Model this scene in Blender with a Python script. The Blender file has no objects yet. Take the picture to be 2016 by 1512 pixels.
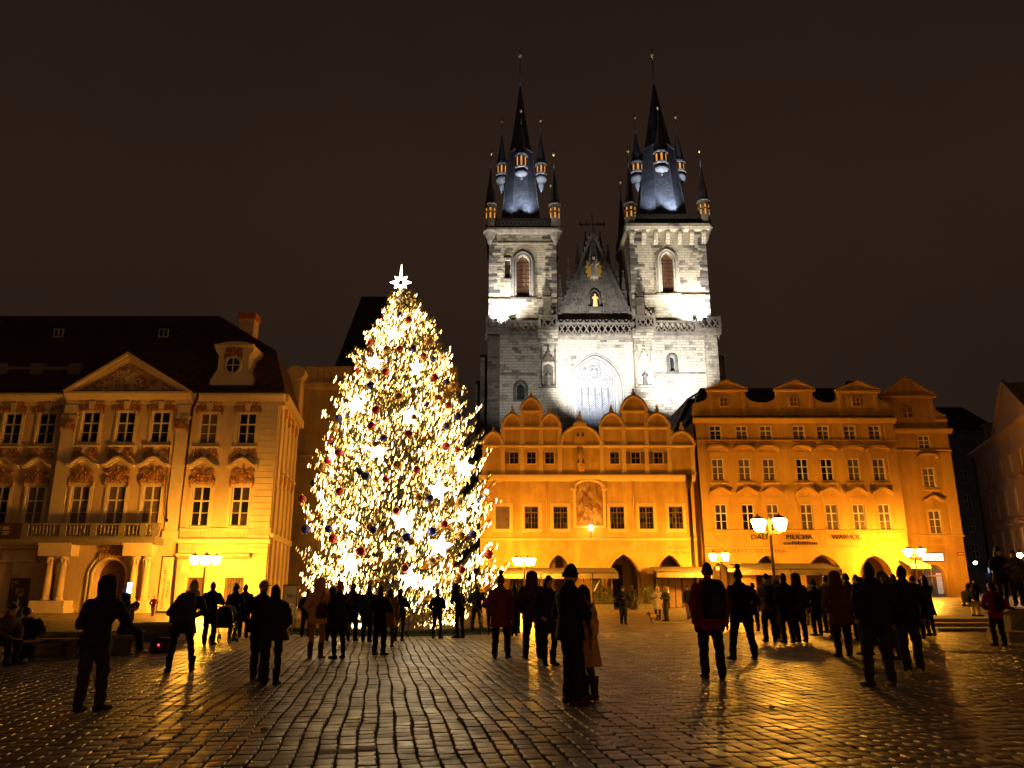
import bpy, math, random
import numpy as np
from mathutils import Vector, Matrix
from math import radians as rad, sin, cos, tan, atan, pi, sqrt

SC = bpy.context.scene
COL = SC.collection
R = random.Random(11)

# ------------------------------------------------------------------ camera, sky, exposure
F, PITCH, CH = 1514.0, atan(401/1514.0), 1.55
CP, SP = cos(PITCH), sin(PITCH)
cam_d = bpy.data.cameras.new('camera')
cam_d.sensor_fit = 'HORIZONTAL'; cam_d.sensor_width = 36.0; cam_d.lens = 36.0*F/2016.0
cam_d.clip_start = 0.1; cam_d.clip_end = 3000
cam = bpy.data.objects.new('camera', cam_d); COL.objects.link(cam)
cam.location = (0, 0, CH); cam.rotation_euler = (pi/2 + PITCH, 0, 0)
SC.camera = cam

W = bpy.data.worlds.new('World'); SC.world = W; W.use_nodes = True
wt = W.node_tree; wt.nodes.clear()
def _wn(t): return wt.nodes.new(t)
w_out = _wn('ShaderNodeOutputWorld'); w_bg = _wn('ShaderNodeBackground')
w_geo = _wn('ShaderNodeTexCoord'); w_sep = _wn('ShaderNodeSeparateXYZ'); w_ramp = _wn('ShaderNodeValToRGB')
w_noise = _wn('ShaderNodeTexNoise'); w_noise.inputs['Scale'].default_value = 1.6; w_noise.inputs['Detail'].default_value = 4
w_mix = _wn('ShaderNodeMix'); w_mix.data_type = 'RGBA'; w_mix.blend_type = 'MULTIPLY'; w_mix.inputs[0].default_value = 1.0
w_nr = _wn('ShaderNodeValToRGB')
w_nr.color_ramp.elements[0].position = .3; w_nr.color_ramp.elements[0].color = (.8, .8, .8, 1)
w_nr.color_ramp.elements[1].position = .7; w_nr.color_ramp.elements[1].color = (1.15, 1.12, 1.1, 1)
e = w_ramp.color_ramp.elements                      # city-lit overcast night: a brown glow that thins out overhead
e[0].position = 0.0; e[0].color = (.0170, .0098, .0066, 1)
e[1].position = 1.0; e[1].color = (.0110, .0064, .0044, 1)
m_ = e.new(.45); m_.color = (.0225, .0126, .0084, 1)
m2_ = e.new(.70); m2_.color = (.0160, .0090, .0062, 1)
L = wt.links
L.new(w_geo.outputs['Generated'], w_sep.inputs[0]); L.new(w_sep.outputs['Z'], w_ramp.inputs[0])
L.new(w_geo.outputs['Generated'], w_noise.inputs['Vector']); L.new(w_noise.outputs['Fac'], w_nr.inputs[0])
L.new(w_ramp.outputs[0], w_mix.inputs[6]); L.new(w_nr.outputs[0], w_mix.inputs[7])
L.new(w_mix.outputs[2], w_bg.inputs['Color']); L.new(w_bg.outputs[0], w_out.inputs[0])
w_bg.inputs['Strength'].default_value = 1.0

SC.view_settings.view_transform = 'Standard'
try: SC.view_settings.look = 'None'
except Exception: pass
SC.view_settings.exposure = 0.0; SC.view_settings.gamma = 1.0; SC.view_settings.use_curve_mapping = False
cy = SC.cycles
cy.max_bounces = 5; cy.diffuse_bounces = 3; cy.glossy_bounces = 3; cy.transmission_bounces = 4
cy.sample_clamp_indirect = 3.0; cy.sample_clamp_direct = 0.0
cy.caustics_reflective = False; cy.caustics_refractive = False
cy.use_denoising = True
try: cy.use_light_tree = True
except Exception: pass

# ------------------------------------------------------------------ strengths of the lamps
STREET = 800.0       # street lantern glass
SODIUM = (1.0, .405, .030)
BULB = 17.0            # fairy lights
STAR = 7.0

# ------------------------------------------------------------------ measuring: a pixel of the photograph and a distance give a point
def ray(px, py):
    v = (756-py)/F
    return ((px-1008)/F, CP-v*SP, SP+v*CP)
def at(px, py, Y):
    r = ray(px, py); t = Y/r[1]
    return Vector((r[0]*t, Y, CH+r[2]*t))
def ZZ(py, Y): return at(1008, py, Y).z
def XX(px, py, Y): return at(px, py, Y).x
def gnd(px, py):
    r = ray(px, py); t = -CH/r[2]
    return Vector((r[0]*t, r[1]*t, 0))
def pix(p):
    x, y, z = p[0], p[1], p[2]-CH
    a = y*CP+z*SP; u = -y*SP+z*CP
    return 1008+F*x/a, 756-F*u/a
def sst(a, b, x):
    t = min(1, max(0, (x-a)/(b-a))); return t*t*(3-2*t)
def gz(x, y):                                       # the square rises gently to its far right corner
    return .85*sst(9, 30, x)*sst(30, 64, y)

# ------------------------------------------------------------------ meshes
class MB:
    def __init__(s): s.v = []; s.f = []; s.m = []; s.sm = []; s.mi = 0; s.smooth = False
    def add(s, vs, fs, smooth=None):
        o = len(s.v); s.v.extend([tuple(p) for p in vs])
        for f in fs:
            s.f.append(tuple(i+o for i in f)); s.m.append(s.mi); s.sm.append(s.smooth if smooth is None else smooth)
        return s
    def quad(s, a, b, c, d): return s.add([a, b, c, d], [(0, 1, 2, 3)])
    def box(s, x0, x1, y0, y1, z0, z1):
        return s.add([(x0,y0,z0),(x1,y0,z0),(x1,y1,z0),(x0,y1,z0),(x0,y0,z1),(x1,y0,z1),(x1,y1,z1),(x0,y1,z1)],
                     [(0,3,2,1),(4,5,6,7),(0,1,5,4),(1,2,6,5),(2,3,7,6),(3,0,4,7)])
    def cbox(s, x0, x1, y0, y1, z0, z1, b=.03):     # a box whose front edges are bevelled
        return s.add([(x0,y0+b,z0),(x1,y0+b,z0),(x1,y0+b,z1),(x0,y0+b,z1),(x0+b,y0,z0+b),(x1-b,y0,z0+b),(x1-b,y0,z1-b),(x0+b,y0,z1-b),
                      (x0,y1,z0),(x1,y1,z0),(x1,y1,z1),(x0,y1,z1)],
                     [(4,5,6,7),(0,1,5,4),(1,2,6,5),(2,3,7,6),(3,0,4,7),(0,8,9,1),(1,9,10,2),(2,10,11,3),(3,11,8,0),(8,11,10,9)])
    def prism(s, pts, y0, y1):                      # an (x, z) outline run from y0 to y1
        n = len(pts)
        vs = [(x, y0, z) for x, z in pts]+[(x, y1, z) for x, z in pts]
        fs = [tuple(range(n)), tuple(range(2*n-1, n-1, -1))]
        fs += [(i, (i+n), (i+1) % n+n, (i+1) % n) for i in range(n)]
        return s.add(vs, fs)
    def run_x(s, prof, x0, x1):                     # a (y, z) moulding profile run along x
        n = len(prof)
        vs = [(x0, y, z) for y, z in prof]+[(x1, y, z) for y, z in prof]
        fs = [tuple(range(n)), tuple(range(2*n-1, n-1, -1))]+[(i, i+n, (i+1) % n+n, (i+1) % n) for i in range(n)]
        return s.add(vs, fs)
    def lathe(s, cx, cy, prof, n=10, ph=0.0, smooth=True, sy=1.0):
        vs = []; fs = []
        for r, z in prof:
            for k in range(n):
                a = ph+2*pi*k/n; vs.append((cx+r*cos(a), cy+sy*r*sin(a), z))
        for i in range(len(prof)-1):
            for k in range(n):
                fs.append((i*n+k, i*n+(k+1) % n, (i+1)*n+(k+1) % n, (i+1)*n+k))
        fs.append(tuple(range(n-1, -1, -1))); fs.append(tuple((len(prof)-1)*n+k for k in range(n)))
        return s.add(vs, fs, smooth)
    def tube(s, pts, rs, n=6, smooth=True, cap=True, flat=1.0):
        pts = [Vector(p) for p in pts]
        if not hasattr(rs, '__len__'): rs = [rs]*len(pts)
        vs = []; fs = []; up = None
        for i, p in enumerate(pts):
            d = (pts[min(i+1, len(pts)-1)]-pts[max(i-1, 0)])
            d = d.normalized() if d.length > 1e-9 else Vector((0, 0, 1))
            if up is None: up = d.orthogonal().normalized()
            else:
                up = up-d*up.dot(d); up = up.normalized() if up.length > 1e-6 else d.orthogonal().normalized()
            w = d.cross(up)
            for k in range(n):
                a = 2*pi*k/n; vs.append(p+up*(rs[i]*cos(a))+w*(rs[i]*flat*sin(a)))
        for i in range(len(pts)-1):
            for k in range(n):
                fs.append((i*n+k, i*n+(k+1) % n, (i+1)*n+(k+1) % n, (i+1)*n+k))
        if cap:
            fs.append(tuple(range(n-1, -1, -1))); fs.append(tuple((len(pts)-1)*n+k for k in range(n)))
        return s.add(vs, fs, smooth)
    def ball(s, c, r, nu=10, nv=6, rot=None):
        rx, ry, rz = (r, r, r) if not hasattr(r, '__len__') else r
        vs = []; fs = []; c = Vector(c)
        for j in range(nv+1):
            t = pi*j/nv
            for k in range(nu):
                a = 2*pi*k/nu
                p = Vector((rx*sin(t)*cos(a), ry*sin(t)*sin(a), -rz*cos(t)))
                if rot is not None: p = rot @ p
                vs.append(c+p)
        for j in range(nv):
            for k in range(nu):
                fs.append((j*nu+k, j*nu+(k+1) % nu, (j+1)*nu+(k+1) % nu, (j+1)*nu+k))
        return s.add(vs, fs, True)
    def loft(s, rings, smooth=True, cap=True):
        n = len(rings[0]); vs = [p for r in rings for p in r]; fs = []
        for i in range(len(rings)-1):
            for k in range(n):
                fs.append((i*n+k, i*n+(k+1) % n, (i+1)*n+(k+1) % n, (i+1)*n+k))
        if cap: fs.append(tuple(range(n-1, -1, -1))); fs.append(tuple((len(rings)-1)*n+k for k in range(n)))
        return s.add(vs, fs, smooth)
    def mesh(s, name, mats, off=None):
        me = bpy.data.meshes.new(name)
        vs = s.v if off is None else [(p[0]-off[0], p[1]-off[1], p[2]-off[2]) for p in s.v]
        me.from_pydata(vs, [], s.f)
        if not isinstance(mats, (list, tuple)): mats = [mats]
        for m in mats: me.materials.append(m)
        if len(mats) > 1: me.polygons.foreach_set('material_index', s.m)
        me.polygons.foreach_set('use_smooth', s.sm)
        me.update(); return me

ORG = {}
def _org(p): return ORG.get(p.name, Vector((0, 0, 0))) if p is not None else Vector((0, 0, 0))
def obj(name, mb, mat, parent=None, loc=None, rotz=0.0):
    """link mb (built in world coordinates, or round loc when loc is given) as one object under parent"""
    po = _org(parent)
    if loc is None: me = mb.mesh(name, mat, po) if isinstance(mb, MB) else mb
    else: me = mb.mesh(name, mat) if isinstance(mb, MB) else mb
    o = bpy.data.objects.new(name, me); COL.objects.link(o)
    if loc is not None: o.location = Vector(loc)-po
    o.rotation_euler.z = rotz
    if parent is not None: o.parent = parent
    ORG[o.name] = po if loc is None else Vector(loc)
    return o
def inst(name, me, parent, loc, rot=(0, 0, 0), scale=1.0):
    o = bpy.data.objects.new(name, me); COL.objects.link(o)
    o.location = Vector(loc)-_org(parent); o.rotation_euler = rot
    o.scale = (scale,)*3 if not hasattr(scale, '__len__') else scale
    o.parent = parent; ORG[o.name] = Vector(loc)
    return o
def thing(name, label, cat, loc=(0, 0, 0), group=None, rotz=0.0, local=False):
    o = bpy.data.objects.new(name, None); COL.objects.link(o)
    o.empty_display_size = .2
    o.location = loc; o.rotation_euler.z = rotz
    ORG[o.name] = Vector((0, 0, 0)) if local else Vector(loc)
    tag(o, label, cat, group); return o
def tag(o, label=None, cat=None, group=None, kind=None):
    if label: o['label'] = label
    if cat: o['category'] = cat
    if group: o['group'] = group
    if kind: o['kind'] = kind
    return o

# ------------------------------------------------------------------ materials
MATS = {}
def mat(name, col, rough=.7, metal=0.0, var=.15, scale=3.0, bump=0.0, bscale=30.0, spec=.5, coat=0.0, emit=None, estr=0.0, stain=0.0):
    if name in MATS: return MATS[name]
    m = bpy.data.materials.new(name); m.use_nodes = True
    nt = m.node_tree; b = nt.nodes['Principled BSDF']
    b.inputs['Roughness'].default_value = rough; b.inputs['Metallic'].default_value = metal
    b.inputs['Specular IOR Level'].default_value = spec; b.inputs['Coat Weight'].default_value = coat
    c4 = (*col, 1)
    if var > 0:
        g = nt.nodes.new('ShaderNodeNewGeometry')
        n = nt.nodes.new('ShaderNodeTexNoise'); n.inputs['Scale'].default_value = scale; n.inputs['Detail'].default_value = 6; n.inputs['Roughness'].default_value = .65
        r = nt.nodes.new('ShaderNodeValToRGB')
        r.color_ramp.elements[0].position = .32; r.color_ramp.elements[1].position = .68
        r.color_ramp.elements[0].color = tuple(x*(1-var) for x in col)+(1,)
        r.color_ramp.elements[1].color = tuple(min(1, x*(1+var)) for x in col)+(1,)
        nt.links.new(g.outputs['Position'], n.inputs['Vector']); nt.links.new(n.outputs['Fac'], r.inputs[0])
        out = r.outputs[0]
        if stain > 0:                               # rain streaks and grime
            mp = nt.nodes.new('ShaderNodeMapping'); mp.inputs['Scale'].default_value = (1.3, 1.3, .16)
            n3 = nt.nodes.new('ShaderNodeTexNoise'); n3.inputs['Scale'].default_value = 1.0; n3.inputs['Detail'].default_value = 8; n3.inputs['Roughness'].default_value = .7
            r3 = nt.nodes.new('ShaderNodeValToRGB'); r3.color_ramp.elements[0].position = .38; r3.color_ramp.elements[1].position = .62
            r3.color_ramp.elements[0].color = (1-stain,)*3+(1,); r3.color_ramp.elements[1].color = (1, 1, 1, 1)
            mx = nt.nodes.new('ShaderNodeMix'); mx.data_type = 'RGBA'; mx.blend_type = 'MULTIPLY'; mx.inputs[0].default_value = 1
            nt.links.new(g.outputs['Position'], mp.inputs['Vector']); nt.links.new(mp.outputs[0], n3.inputs['Vector']); nt.links.new(n3.outputs['Fac'], r3.inputs[0])
            nt.links.new(out, mx.inputs[6]); nt.links.new(r3.outputs[0], mx.inputs[7]); out = mx.outputs[2]
        nt.links.new(out, b.inputs['Base Color'])
        if bump > 0:
            n2 = nt.nodes.new('ShaderNodeTexNoise'); n2.inputs['Scale'].default_value = bscale; n2.inputs['Detail'].default_value = 4
            bp = nt.nodes.new('ShaderNodeBump'); bp.inputs['Strength'].default_value = bump; bp.inputs['Distance'].default_value = .02
            nt.links.new(g.outputs['Position'], n2.inputs['Vector']); nt.links.new(n2.outputs['Fac'], bp.inputs['Height']); nt.links.new(bp.outputs[0], b.inputs['Normal'])
    else: b.inputs['Base Color'].default_value = c4
    if emit is not None:
        b.inputs['Emission Color'].default_value = (*emit, 1); b.inputs['Emission Strength'].default_value = estr
    MATS[name] = m; return m

def masonry(name, dark, light, course=.45, length=.95, bias=.5, mort=(.16, .145, .12)):
    """squared stone blocks, each with its own tone, laid on walls that face x or y"""
    m = bpy.data.materials.new(name); m.use_nodes = True; nt = m.node_tree; b = nt.nodes['Principled BSDF']
    N = lambda t: nt.nodes.new(t); K = nt.links.new
    g = N('ShaderNodeNewGeometry'); sp = N('ShaderNodeSeparateXYZ'); K(g.outputs['Position'], sp.inputs[0])
    sn = N('ShaderNodeSeparateXYZ'); K(g.outputs['True Normal'], sn.inputs[0])
    ab = N('ShaderNodeMath'); ab.operation = 'ABSOLUTE'; K(sn.outputs['X'], ab.inputs[0])
    gt = N('ShaderNodeMath'); gt.operation = 'GREATER_THAN'; gt.inputs[1].default_value = .75; K(ab.outputs[0], gt.inputs[0])
    mu = N('ShaderNodeMix'); K(gt.outputs[0], mu.inputs[0]); K(sp.outputs['X'], mu.inputs[2]); K(sp.outputs['Y'], mu.inputs[3])
    cb = N('ShaderNodeCombineXYZ'); K(mu.outputs[0], cb.inputs[0]); K(sp.outputs['Z'], cb.inputs[1])
    br = N('ShaderNodeTexBrick'); K(cb.outputs[0], br.inputs['Vector'])
    br.inputs['Scale'].default_value = 1; br.inputs['Brick Width'].default_value = length; br.inputs['Row Height'].default_value = course
    br.inputs['Mortar Size'].default_value = .022; br.inputs['Mortar Smooth'].default_value = .3; br.inputs['Bias'].default_value = 0
    br.inputs['Color1'].default_value = (0, 0, 0, 1); br.inputs['Color2'].default_value = (1, 1, 1, 1); br.inputs['Mortar'].default_value = (.5, .5, .5, 1)
    br.offset = .5; br.squash = 1.35; br.squash_frequency = 3
    big = N('ShaderNodeTexNoise'); big.inputs['Scale'].default_value = .33; big.inputs['Detail'].default_value = 3; K(g.outputs['Position'], big.inputs['Vector'])
    fine = N('ShaderNodeTexNoise'); fine.inputs['Scale'].default_value = 2.6; fine.inputs['Detail'].default_value = 8; fine.inputs['Roughness'].default_value = .7; K(g.outputs['Position'], fine.inputs['Vector'])
    s1 = N('ShaderNodeMath'); s1.operation = 'MULTIPLY_ADD'; K(br.outputs['Color'], s1.inputs[0]); s1.inputs[1].default_value = .62
    s2 = N('ShaderNodeMath'); s2.operation = 'MULTIPLY_ADD'; K(big.outputs['Fac'], s2.inputs[0]); s2.inputs[1].default_value = 1.7; s2.inputs[2].default_value = -.95+bias
    K(s2.outputs[0], s1.inputs[2])
    s3 = N('ShaderNodeMath'); s3.operation = 'MULTIPLY_ADD'; K(fine.outputs['Fac'], s3.inputs[0]); s3.inputs[1].default_value = .7; K(s1.outputs[0], s3.inputs[2])
    rp = N('ShaderNodeValToRGB'); K(s3.outputs[0], rp.inputs[0])
    el = rp.color_ramp.elements
    el[0].position = .38; el[0].color = (*dark, 1); el[1].position = .95; el[1].color = (*light, 1)
    k = el.new(.62); k.color = tuple(.62*a+.38*c for a, c in zip(dark, light))+(1,)
    k = el.new(.74); k.color = tuple(.2*a+.75*c for a, c in zip(dark, light))+(1,)
    mm = N('ShaderNodeMix'); mm.data_type = 'RGBA'; K(br.outputs['Fac'], mm.inputs[0]); K(rp.outputs[0], mm.inputs[6]); mm.inputs[7].default_value = (*mort, 1)
    K(mm.outputs[2], b.inputs['Base Color'])
    b.inputs['Roughness'].default_value = .9
    iv = N('ShaderNodeMath'); iv.operation = 'MULTIPLY_ADD'; K(br.outputs['Fac'], iv.inputs[0]); iv.inputs[1].default_value = -1.0; K(fine.outputs['Fac'], iv.inputs[2])
    bp = N('ShaderNodeBump'); bp.inputs['Strength'].default_value = .7; bp.inputs['Distance'].default_value = .05
    K(iv.outputs[0], bp.inputs['Height']); K(bp.outputs[0], b.inputs['Normal'])
    MATS[name] = m; return m

def tiled(name, col, sx, sz, rough, bump=.6, var=.35):
    """courses of slates or roof tiles"""
    m = mat(name, col, rough, var=0); nt = m.node_tree; b = nt.nodes['Principled BSDF']; N = lambda t: nt.nodes.new(t); K = nt.links.new
    g = N('ShaderNodeNewGeometry'); sp = N('ShaderNodeSeparateXYZ'); K(g.outputs['Position'], sp.inputs[0])
    ad = N('ShaderNodeMath'); ad.operation = 'MULTIPLY_ADD'; K(sp.outputs['Y'], ad.inputs[0]); ad.inputs[1].default_value = .83; K(sp.outputs['X'], ad.inputs[2])
    cb = N('ShaderNodeCombineXYZ'); K(ad.outputs[0], cb.inputs[0]); K(sp.outputs['Z'], cb.inputs[1])
    br = N('ShaderNodeTexBrick'); K(cb.outputs[0], br.inputs['Vector']); br.inputs['Scale'].default_value = 1
    br.inputs['Brick Width'].default_value = sx; br.inputs['Row Height'].default_value = sz; br.inputs['Mortar Size'].default_value = .02; br.inputs['Mortar Smooth'].default_value = .6
    br.inputs['Color1'].default_value = tuple(c*(1-var) for c in col)+(1,); br.inputs['Color2'].default_value = tuple(c*(1+var) for c in col)+(1,)
    br.inputs['Mortar'].default_value = tuple(c*.5 for c in col)+(1,)
    K(br.outputs['Color'], b.inputs['Base Color'])
    bp = N('ShaderNodeBump'); bp.inputs['Strength'].default_value = bump; bp.inputs['Distance'].default_value = .03; bp.invert = True
    K(br.outputs['Fac'], bp.inputs['Height']); K(bp.outputs[0], b.inputs['Normal'])
    return m

# arches ------------------------------------------------------------
def arch_pts(x0, x1, zs, h, n=12):
    """points of an arch from (x0, zs) over the crown to (x1, zs); pointed when h > half the span"""
    w = x1-x0; c = (x0+x1)/2; out = []
    if h <= w/2*1.02:
        for i in range(n+1):
            a = pi-pi*i/n; out.append((c+w/2*cos(a), zs+h*sin(a)))
        return out
    r = (h*h+w*w/4)/w; a1 = math.acos(max(-1, min(1, (r-w/2)/r)))
    k = n//2
    for i in range(k+1):
        a = a1*i/k; out.append((x0+r-r*cos(a), zs+r*sin(a)))
    for i in range(k-1, -1, -1):
        a = a1*i/k; out.append((x1-r+r*cos(a), zs+r*sin(a)))
    return out

def wall_front(mb, x0, x1, z0, z1, y, holes, deep=.3):
    """a wall face at y with openings (hx0, hx1, hz0, hz1, arch_rise) cut in it, with their reveals"""
    xs = sorted({x0, x1, *[h[0] for h in holes], *[h[1] for h in holes]})
    zs = sorted({z0, z1, *[h[2] for h in holes], *[h[3] for h in holes]})
    xs = [x for x in xs if x0 <= x <= x1]; zs = [z for z in zs if z0 <= z <= z1]
    for i in range(len(xs)-1):
        for j in range(len(zs)-1):
            cx, cz = (xs[i]+xs[i+1])/2, (zs[j]+zs[j+1])/2
            if any(h[0] < cx < h[1] and h[2] < cz < h[3] for h in holes): continue
            mb.quad((xs[i], y, zs[j]), (xs[i+1], y, zs[j]), (xs[i+1], y, zs[j+1]), (xs[i], y, zs[j+1]))
    for h in holes:
        a, b, c, d = h[:4]; rise = h[4] if len(h) > 4 else 0
        dd = h[5] if len(h) > 5 else deep
        if rise:
            pts = arch_pts(a, b, d-rise, rise, 14)
            for (xa, za), (xb, zb) in zip(pts[:-1], pts[1:]):
                mb.quad((xa, y, za), (xb, y, zb), (xb, y, d), (xa, y, d))
                mb.quad((xa, y, za), (xa, y+dd, za), (xb, y+dd, zb), (xb, y, zb))
            top = d-rise
        else:
            mb.quad((a, y, d), (a, y+dd, d), (b, y+dd, d), (b, y, d)); top = d
        mb.quad((a, y, c), (a, y+dd, c), (a, y+dd, top), (a, y, top))
        mb.quad((b, y, c), (b, y, top), (b, y+dd, top), (b, y+dd, c))
        mb.quad((a, y, c), (b, y, c), (b, y+dd, c), (a, y+dd, c))

# windows -----------------------------------------------------------
_wm = {}
def window(parent, x0, x1, z0, z1, y, cols=2, rows=(.36, .32, .32), frame=.07, bar=.035, fm=None, gm=None, curtain=None, heavy=True, surround=None):
    """a casement window as a part: its frame mesh, with every pane a child; y is the glass plane"""
    w, h = round(x1-x0, 2), round(z1-z0, 2)
    key = (w, h, cols, tuple(rows), frame, bar, fm.name, heavy)
    if key not in _wm:
        mb = MB(); t = .09
        mb.box(0, frame, -t, 0, 0, h); mb.box(w-frame, w, -t, 0, 0, h)
        mb.box(frame, w-frame, -t, 0, 0, frame); mb.box(frame, w-frame, -t, 0, h-frame, h)
        pw = (w-2*frame)/cols; zc = frame; zz = [frame]; tot = sum(rows)
        for r in reversed(rows):
            zc += (h-2*frame)*r/tot; zz.append(zc)
        for c in range(1, cols):
            b2 = frame*.62 if heavy and c == cols//2 else bar/2
            mb.box(frame+pw*c-b2, frame+pw*c+b2, -t*.9, 0, frame, h-frame)
        for k in range(1, len(rows)):
            b2 = frame*.6 if heavy and k == len(rows)-1 else bar/2
            mb.box(frame, w-frame, -t*.8, 0, zz[k]-b2, zz[k]+b2)
        panes = []
        for c in range(cols):
            for k in range(len(rows)):
                panes.append((frame+pw*c, frame+pw*(c+1), zz[k], zz[k+1]))
        _wm[key] = (mb.mesh('window', fm), panes, {})
    me, panes, pm = _wm[key]
    o = inst('window', me, parent, (x0, y, z0))
    for (a, b, c, d) in panes:
        g = curtain if (curtain is not None and curtain is not False) else (gm if R.random() > .22 or 'glass_haze' not in M else M['glass_haze'])
        pk = (round(b-a, 3), round(d-c, 3), g.name)
        if pk not in pm:
            q = MB(); q.box(0, b-a, 0, .012, 0, d-c); pm[pk] = q.mesh('pane', g)
        inst('pane', pm[pk], o, (x0+a, y-.03, z0+c), rot=(R.uniform(-.012, .012), 0, R.uniform(-.02, .02)))
    return o
def cached(key, fn, name, m):
    if key not in _wm: _wm[key] = fn().mesh(name, m)
    return _wm[key]
def text(parent, s, x, y, z, size, m, name='lettering', width=None, align='LEFT', rot=(pi/2, 0, 0), ext=.01, space=1.0):
    c = bpy.data.curves.new(name, 'FONT'); c.body = s; c.size = size; c.extrude = ext; c.align_x = align; c.space_character = space
    c.resolution_u = 3
    tmp = bpy.data.objects.new(name, c); COL.objects.link(tmp)
    bpy.context.view_layer.update()
    me = bpy.data.meshes.new_from_object(tmp.evaluated_get(bpy.context.evaluated_depsgraph_get()))
    bpy.data.objects.remove(tmp); bpy.data.curves.remove(c)
    me.materials.clear(); me.materials.append(m)
    o = bpy.data.objects.new(name, me); COL.objects.link(o)
    o.location = Vector((x, y, z))-_org(parent); o.rotation_euler = rot
    xs_ = [v.co.x for v in me.vertices]
    if width and xs_: o.scale.x = width/(max(xs_)-min(xs_))
    o.parent = parent; ORG[o.name] = Vector((x, y, z)); return o
# ------------------------------------------------------------------ materials of the place
M = {}
M['plaster_ochre'] = mat('ochre_plaster', (.64, .38, .10), .9, var=.15, scale=.9, bump=.35, bscale=14, stain=.30)
M['trim_ochre'] = mat('pale_ochre_trim', (.74, .50, .22), .85, var=.06, scale=2, bump=.15, stain=.08)
M['plaster_house'] = mat('apricot_plaster', (.66, .39, .10), .9, var=.11, scale=.8, bump=.3, bscale=14, stain=.22)
M['trim_house'] = mat('apricot_trim', (.64, .38, .11), .85, var=.06, scale=2, bump=.15, stain=.06)
M['plaster_wing'] = mat('wing_plaster', (.58, .33, .09), .9, var=.12, scale=.8, bump=.3, bscale=14, stain=.26)
M['plaster_palace'] = mat('cream_plaster', (.76, .55, .37), .88, var=.11, scale=.9, bump=.3, bscale=14, stain=.24)
M['trim_palace'] = mat('cream_stucco_trim', (.80, .63, .44), .82, var=.06, scale=2, bump=.15, stain=.10)
M['stucco'] = mat('rust_stucco', (.42, .20, .09), .85, var=.35, scale=5, bump=.3, bscale=18)
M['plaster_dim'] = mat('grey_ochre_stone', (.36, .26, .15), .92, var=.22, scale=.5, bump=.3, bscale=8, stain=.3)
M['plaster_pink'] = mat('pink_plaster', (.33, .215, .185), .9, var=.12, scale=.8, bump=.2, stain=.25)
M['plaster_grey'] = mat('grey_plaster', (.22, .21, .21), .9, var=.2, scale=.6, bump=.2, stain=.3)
M['wood_white'] = mat('white_window_wood', (.74, .66, .56), .55, var=.08, scale=4)
M['wood_brown'] = mat('brown_wood', (.13, .07, .035), .6, var=.3, scale=5)
M['glass'] = mat('dark_window_glass', (.012, .013, .016), .10, var=0, spec=.6)
M['glass_dusk'] = mat('curtained_window_glass', (.15, .105, .075), .22, var=.3, scale=3, spec=.6)
M['glass_haze'] = mat('hazy_window_glass', (.050, .042, .038), .18, var=.4, scale=4, spec=.6)
M['roof'] = tiled('red_roof_tiles', (.085, .035, .022), .28, .22, .85)
M['slate'] = tiled('dark_slates', (.050, .052, .060), .40, .30, .36, bump=.35)
M['roof_black'] = mat('blackened_roof', (.02, .017, .015), .9, var=.3)
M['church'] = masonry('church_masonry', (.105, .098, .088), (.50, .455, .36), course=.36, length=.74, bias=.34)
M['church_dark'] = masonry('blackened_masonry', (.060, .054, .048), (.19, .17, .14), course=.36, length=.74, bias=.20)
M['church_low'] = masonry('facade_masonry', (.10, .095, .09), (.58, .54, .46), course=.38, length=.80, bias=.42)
M['quoin0'] = mat('quoin_stone_dark', (.075, .070, .066), .9, var=.4, scale=2.5, bump=.5, bscale=8)
M['quoin1'] = mat('quoin_stone_grey', (.14, .13, .12), .9, var=.35, scale=2.5, bump=.5, bscale=8)
M['quoin2'] = mat('quoin_stone_pale', (.30, .275, .23), .9, var=.3, scale=2.5, bump=.5, bscale=8)
M['trimstone'] = mat('weathered_trim_stone', (.235, .21, .18), .88, var=.4, scale=1.6, bump=.4, bscale=6)
M['sootstone'] = mat('sooty_carved_stone', (.105, .095, .080), .9, var=.45, scale=2.2, bump=.5, bscale=6)
M['palestone'] = mat('pale_carved_stone', (.36, .35, .34), .85, var=.15, scale=2)
M['turretstone'] = mat('grey_turret_stone', (.17, .17, .175), .9, var=.2, scale=2)
M['gold'] = mat('gilded_metal', (.95, .68, .24), .42, metal=.35, var=0)
M['giltpaint'] = mat('gilded_paint', (.80, .48, .07), .45, metal=.1, var=.2, scale=6)
M['iron'] = mat('black_iron', (.018, .016, .015), .45, metal=.6, var=.2)
M['bronze'] = mat('dark_bronze', (.05, .03, .015), .5, metal=.7, var=.2)
M['litwin'] = mat('lit_turret_window', (.3, .15, .04), .6, var=0, emit=(1, .36, .05), estr=.75)
M['awning'] = mat('beige_awning_cloth', (.20, .155, .10), .9, var=.08, scale=3)
M['awning_dark'] = mat('brown_canopy_cloth', (.24, .19, .12), .9, var=.1, scale=3)
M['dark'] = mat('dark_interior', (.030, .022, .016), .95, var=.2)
M['interior'] = mat('arcade_plaster', (.42, .31, .17), .95, var=.12, scale=1, stain=.15)
M['letters'] = mat('dark_lettering', (.045, .028, .018), .6, var=0)
M['letters_brown'] = mat('brown_lettering', (.23, .115, .035), .7, var=0)
M['white'] = mat('white_paint', (.78, .76, .72), .6, var=.05)
M['banner'] = mat('pale_banner_cloth', (.62, .50, .36), .85, var=.05)
M['leaf'] = mat('dark_evergreen_leaf', (.030, .045, .015), .7, var=.35, scale=9)
M['granite'] = mat('worn_granite', (.24, .20, .155), .75, var=.25, scale=6, bump=.4, bscale=25)
M['concrete'] = mat('planter_concrete', (.16, .14, .11), .85, var=.25, scale=5, bump=.4)

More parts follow.
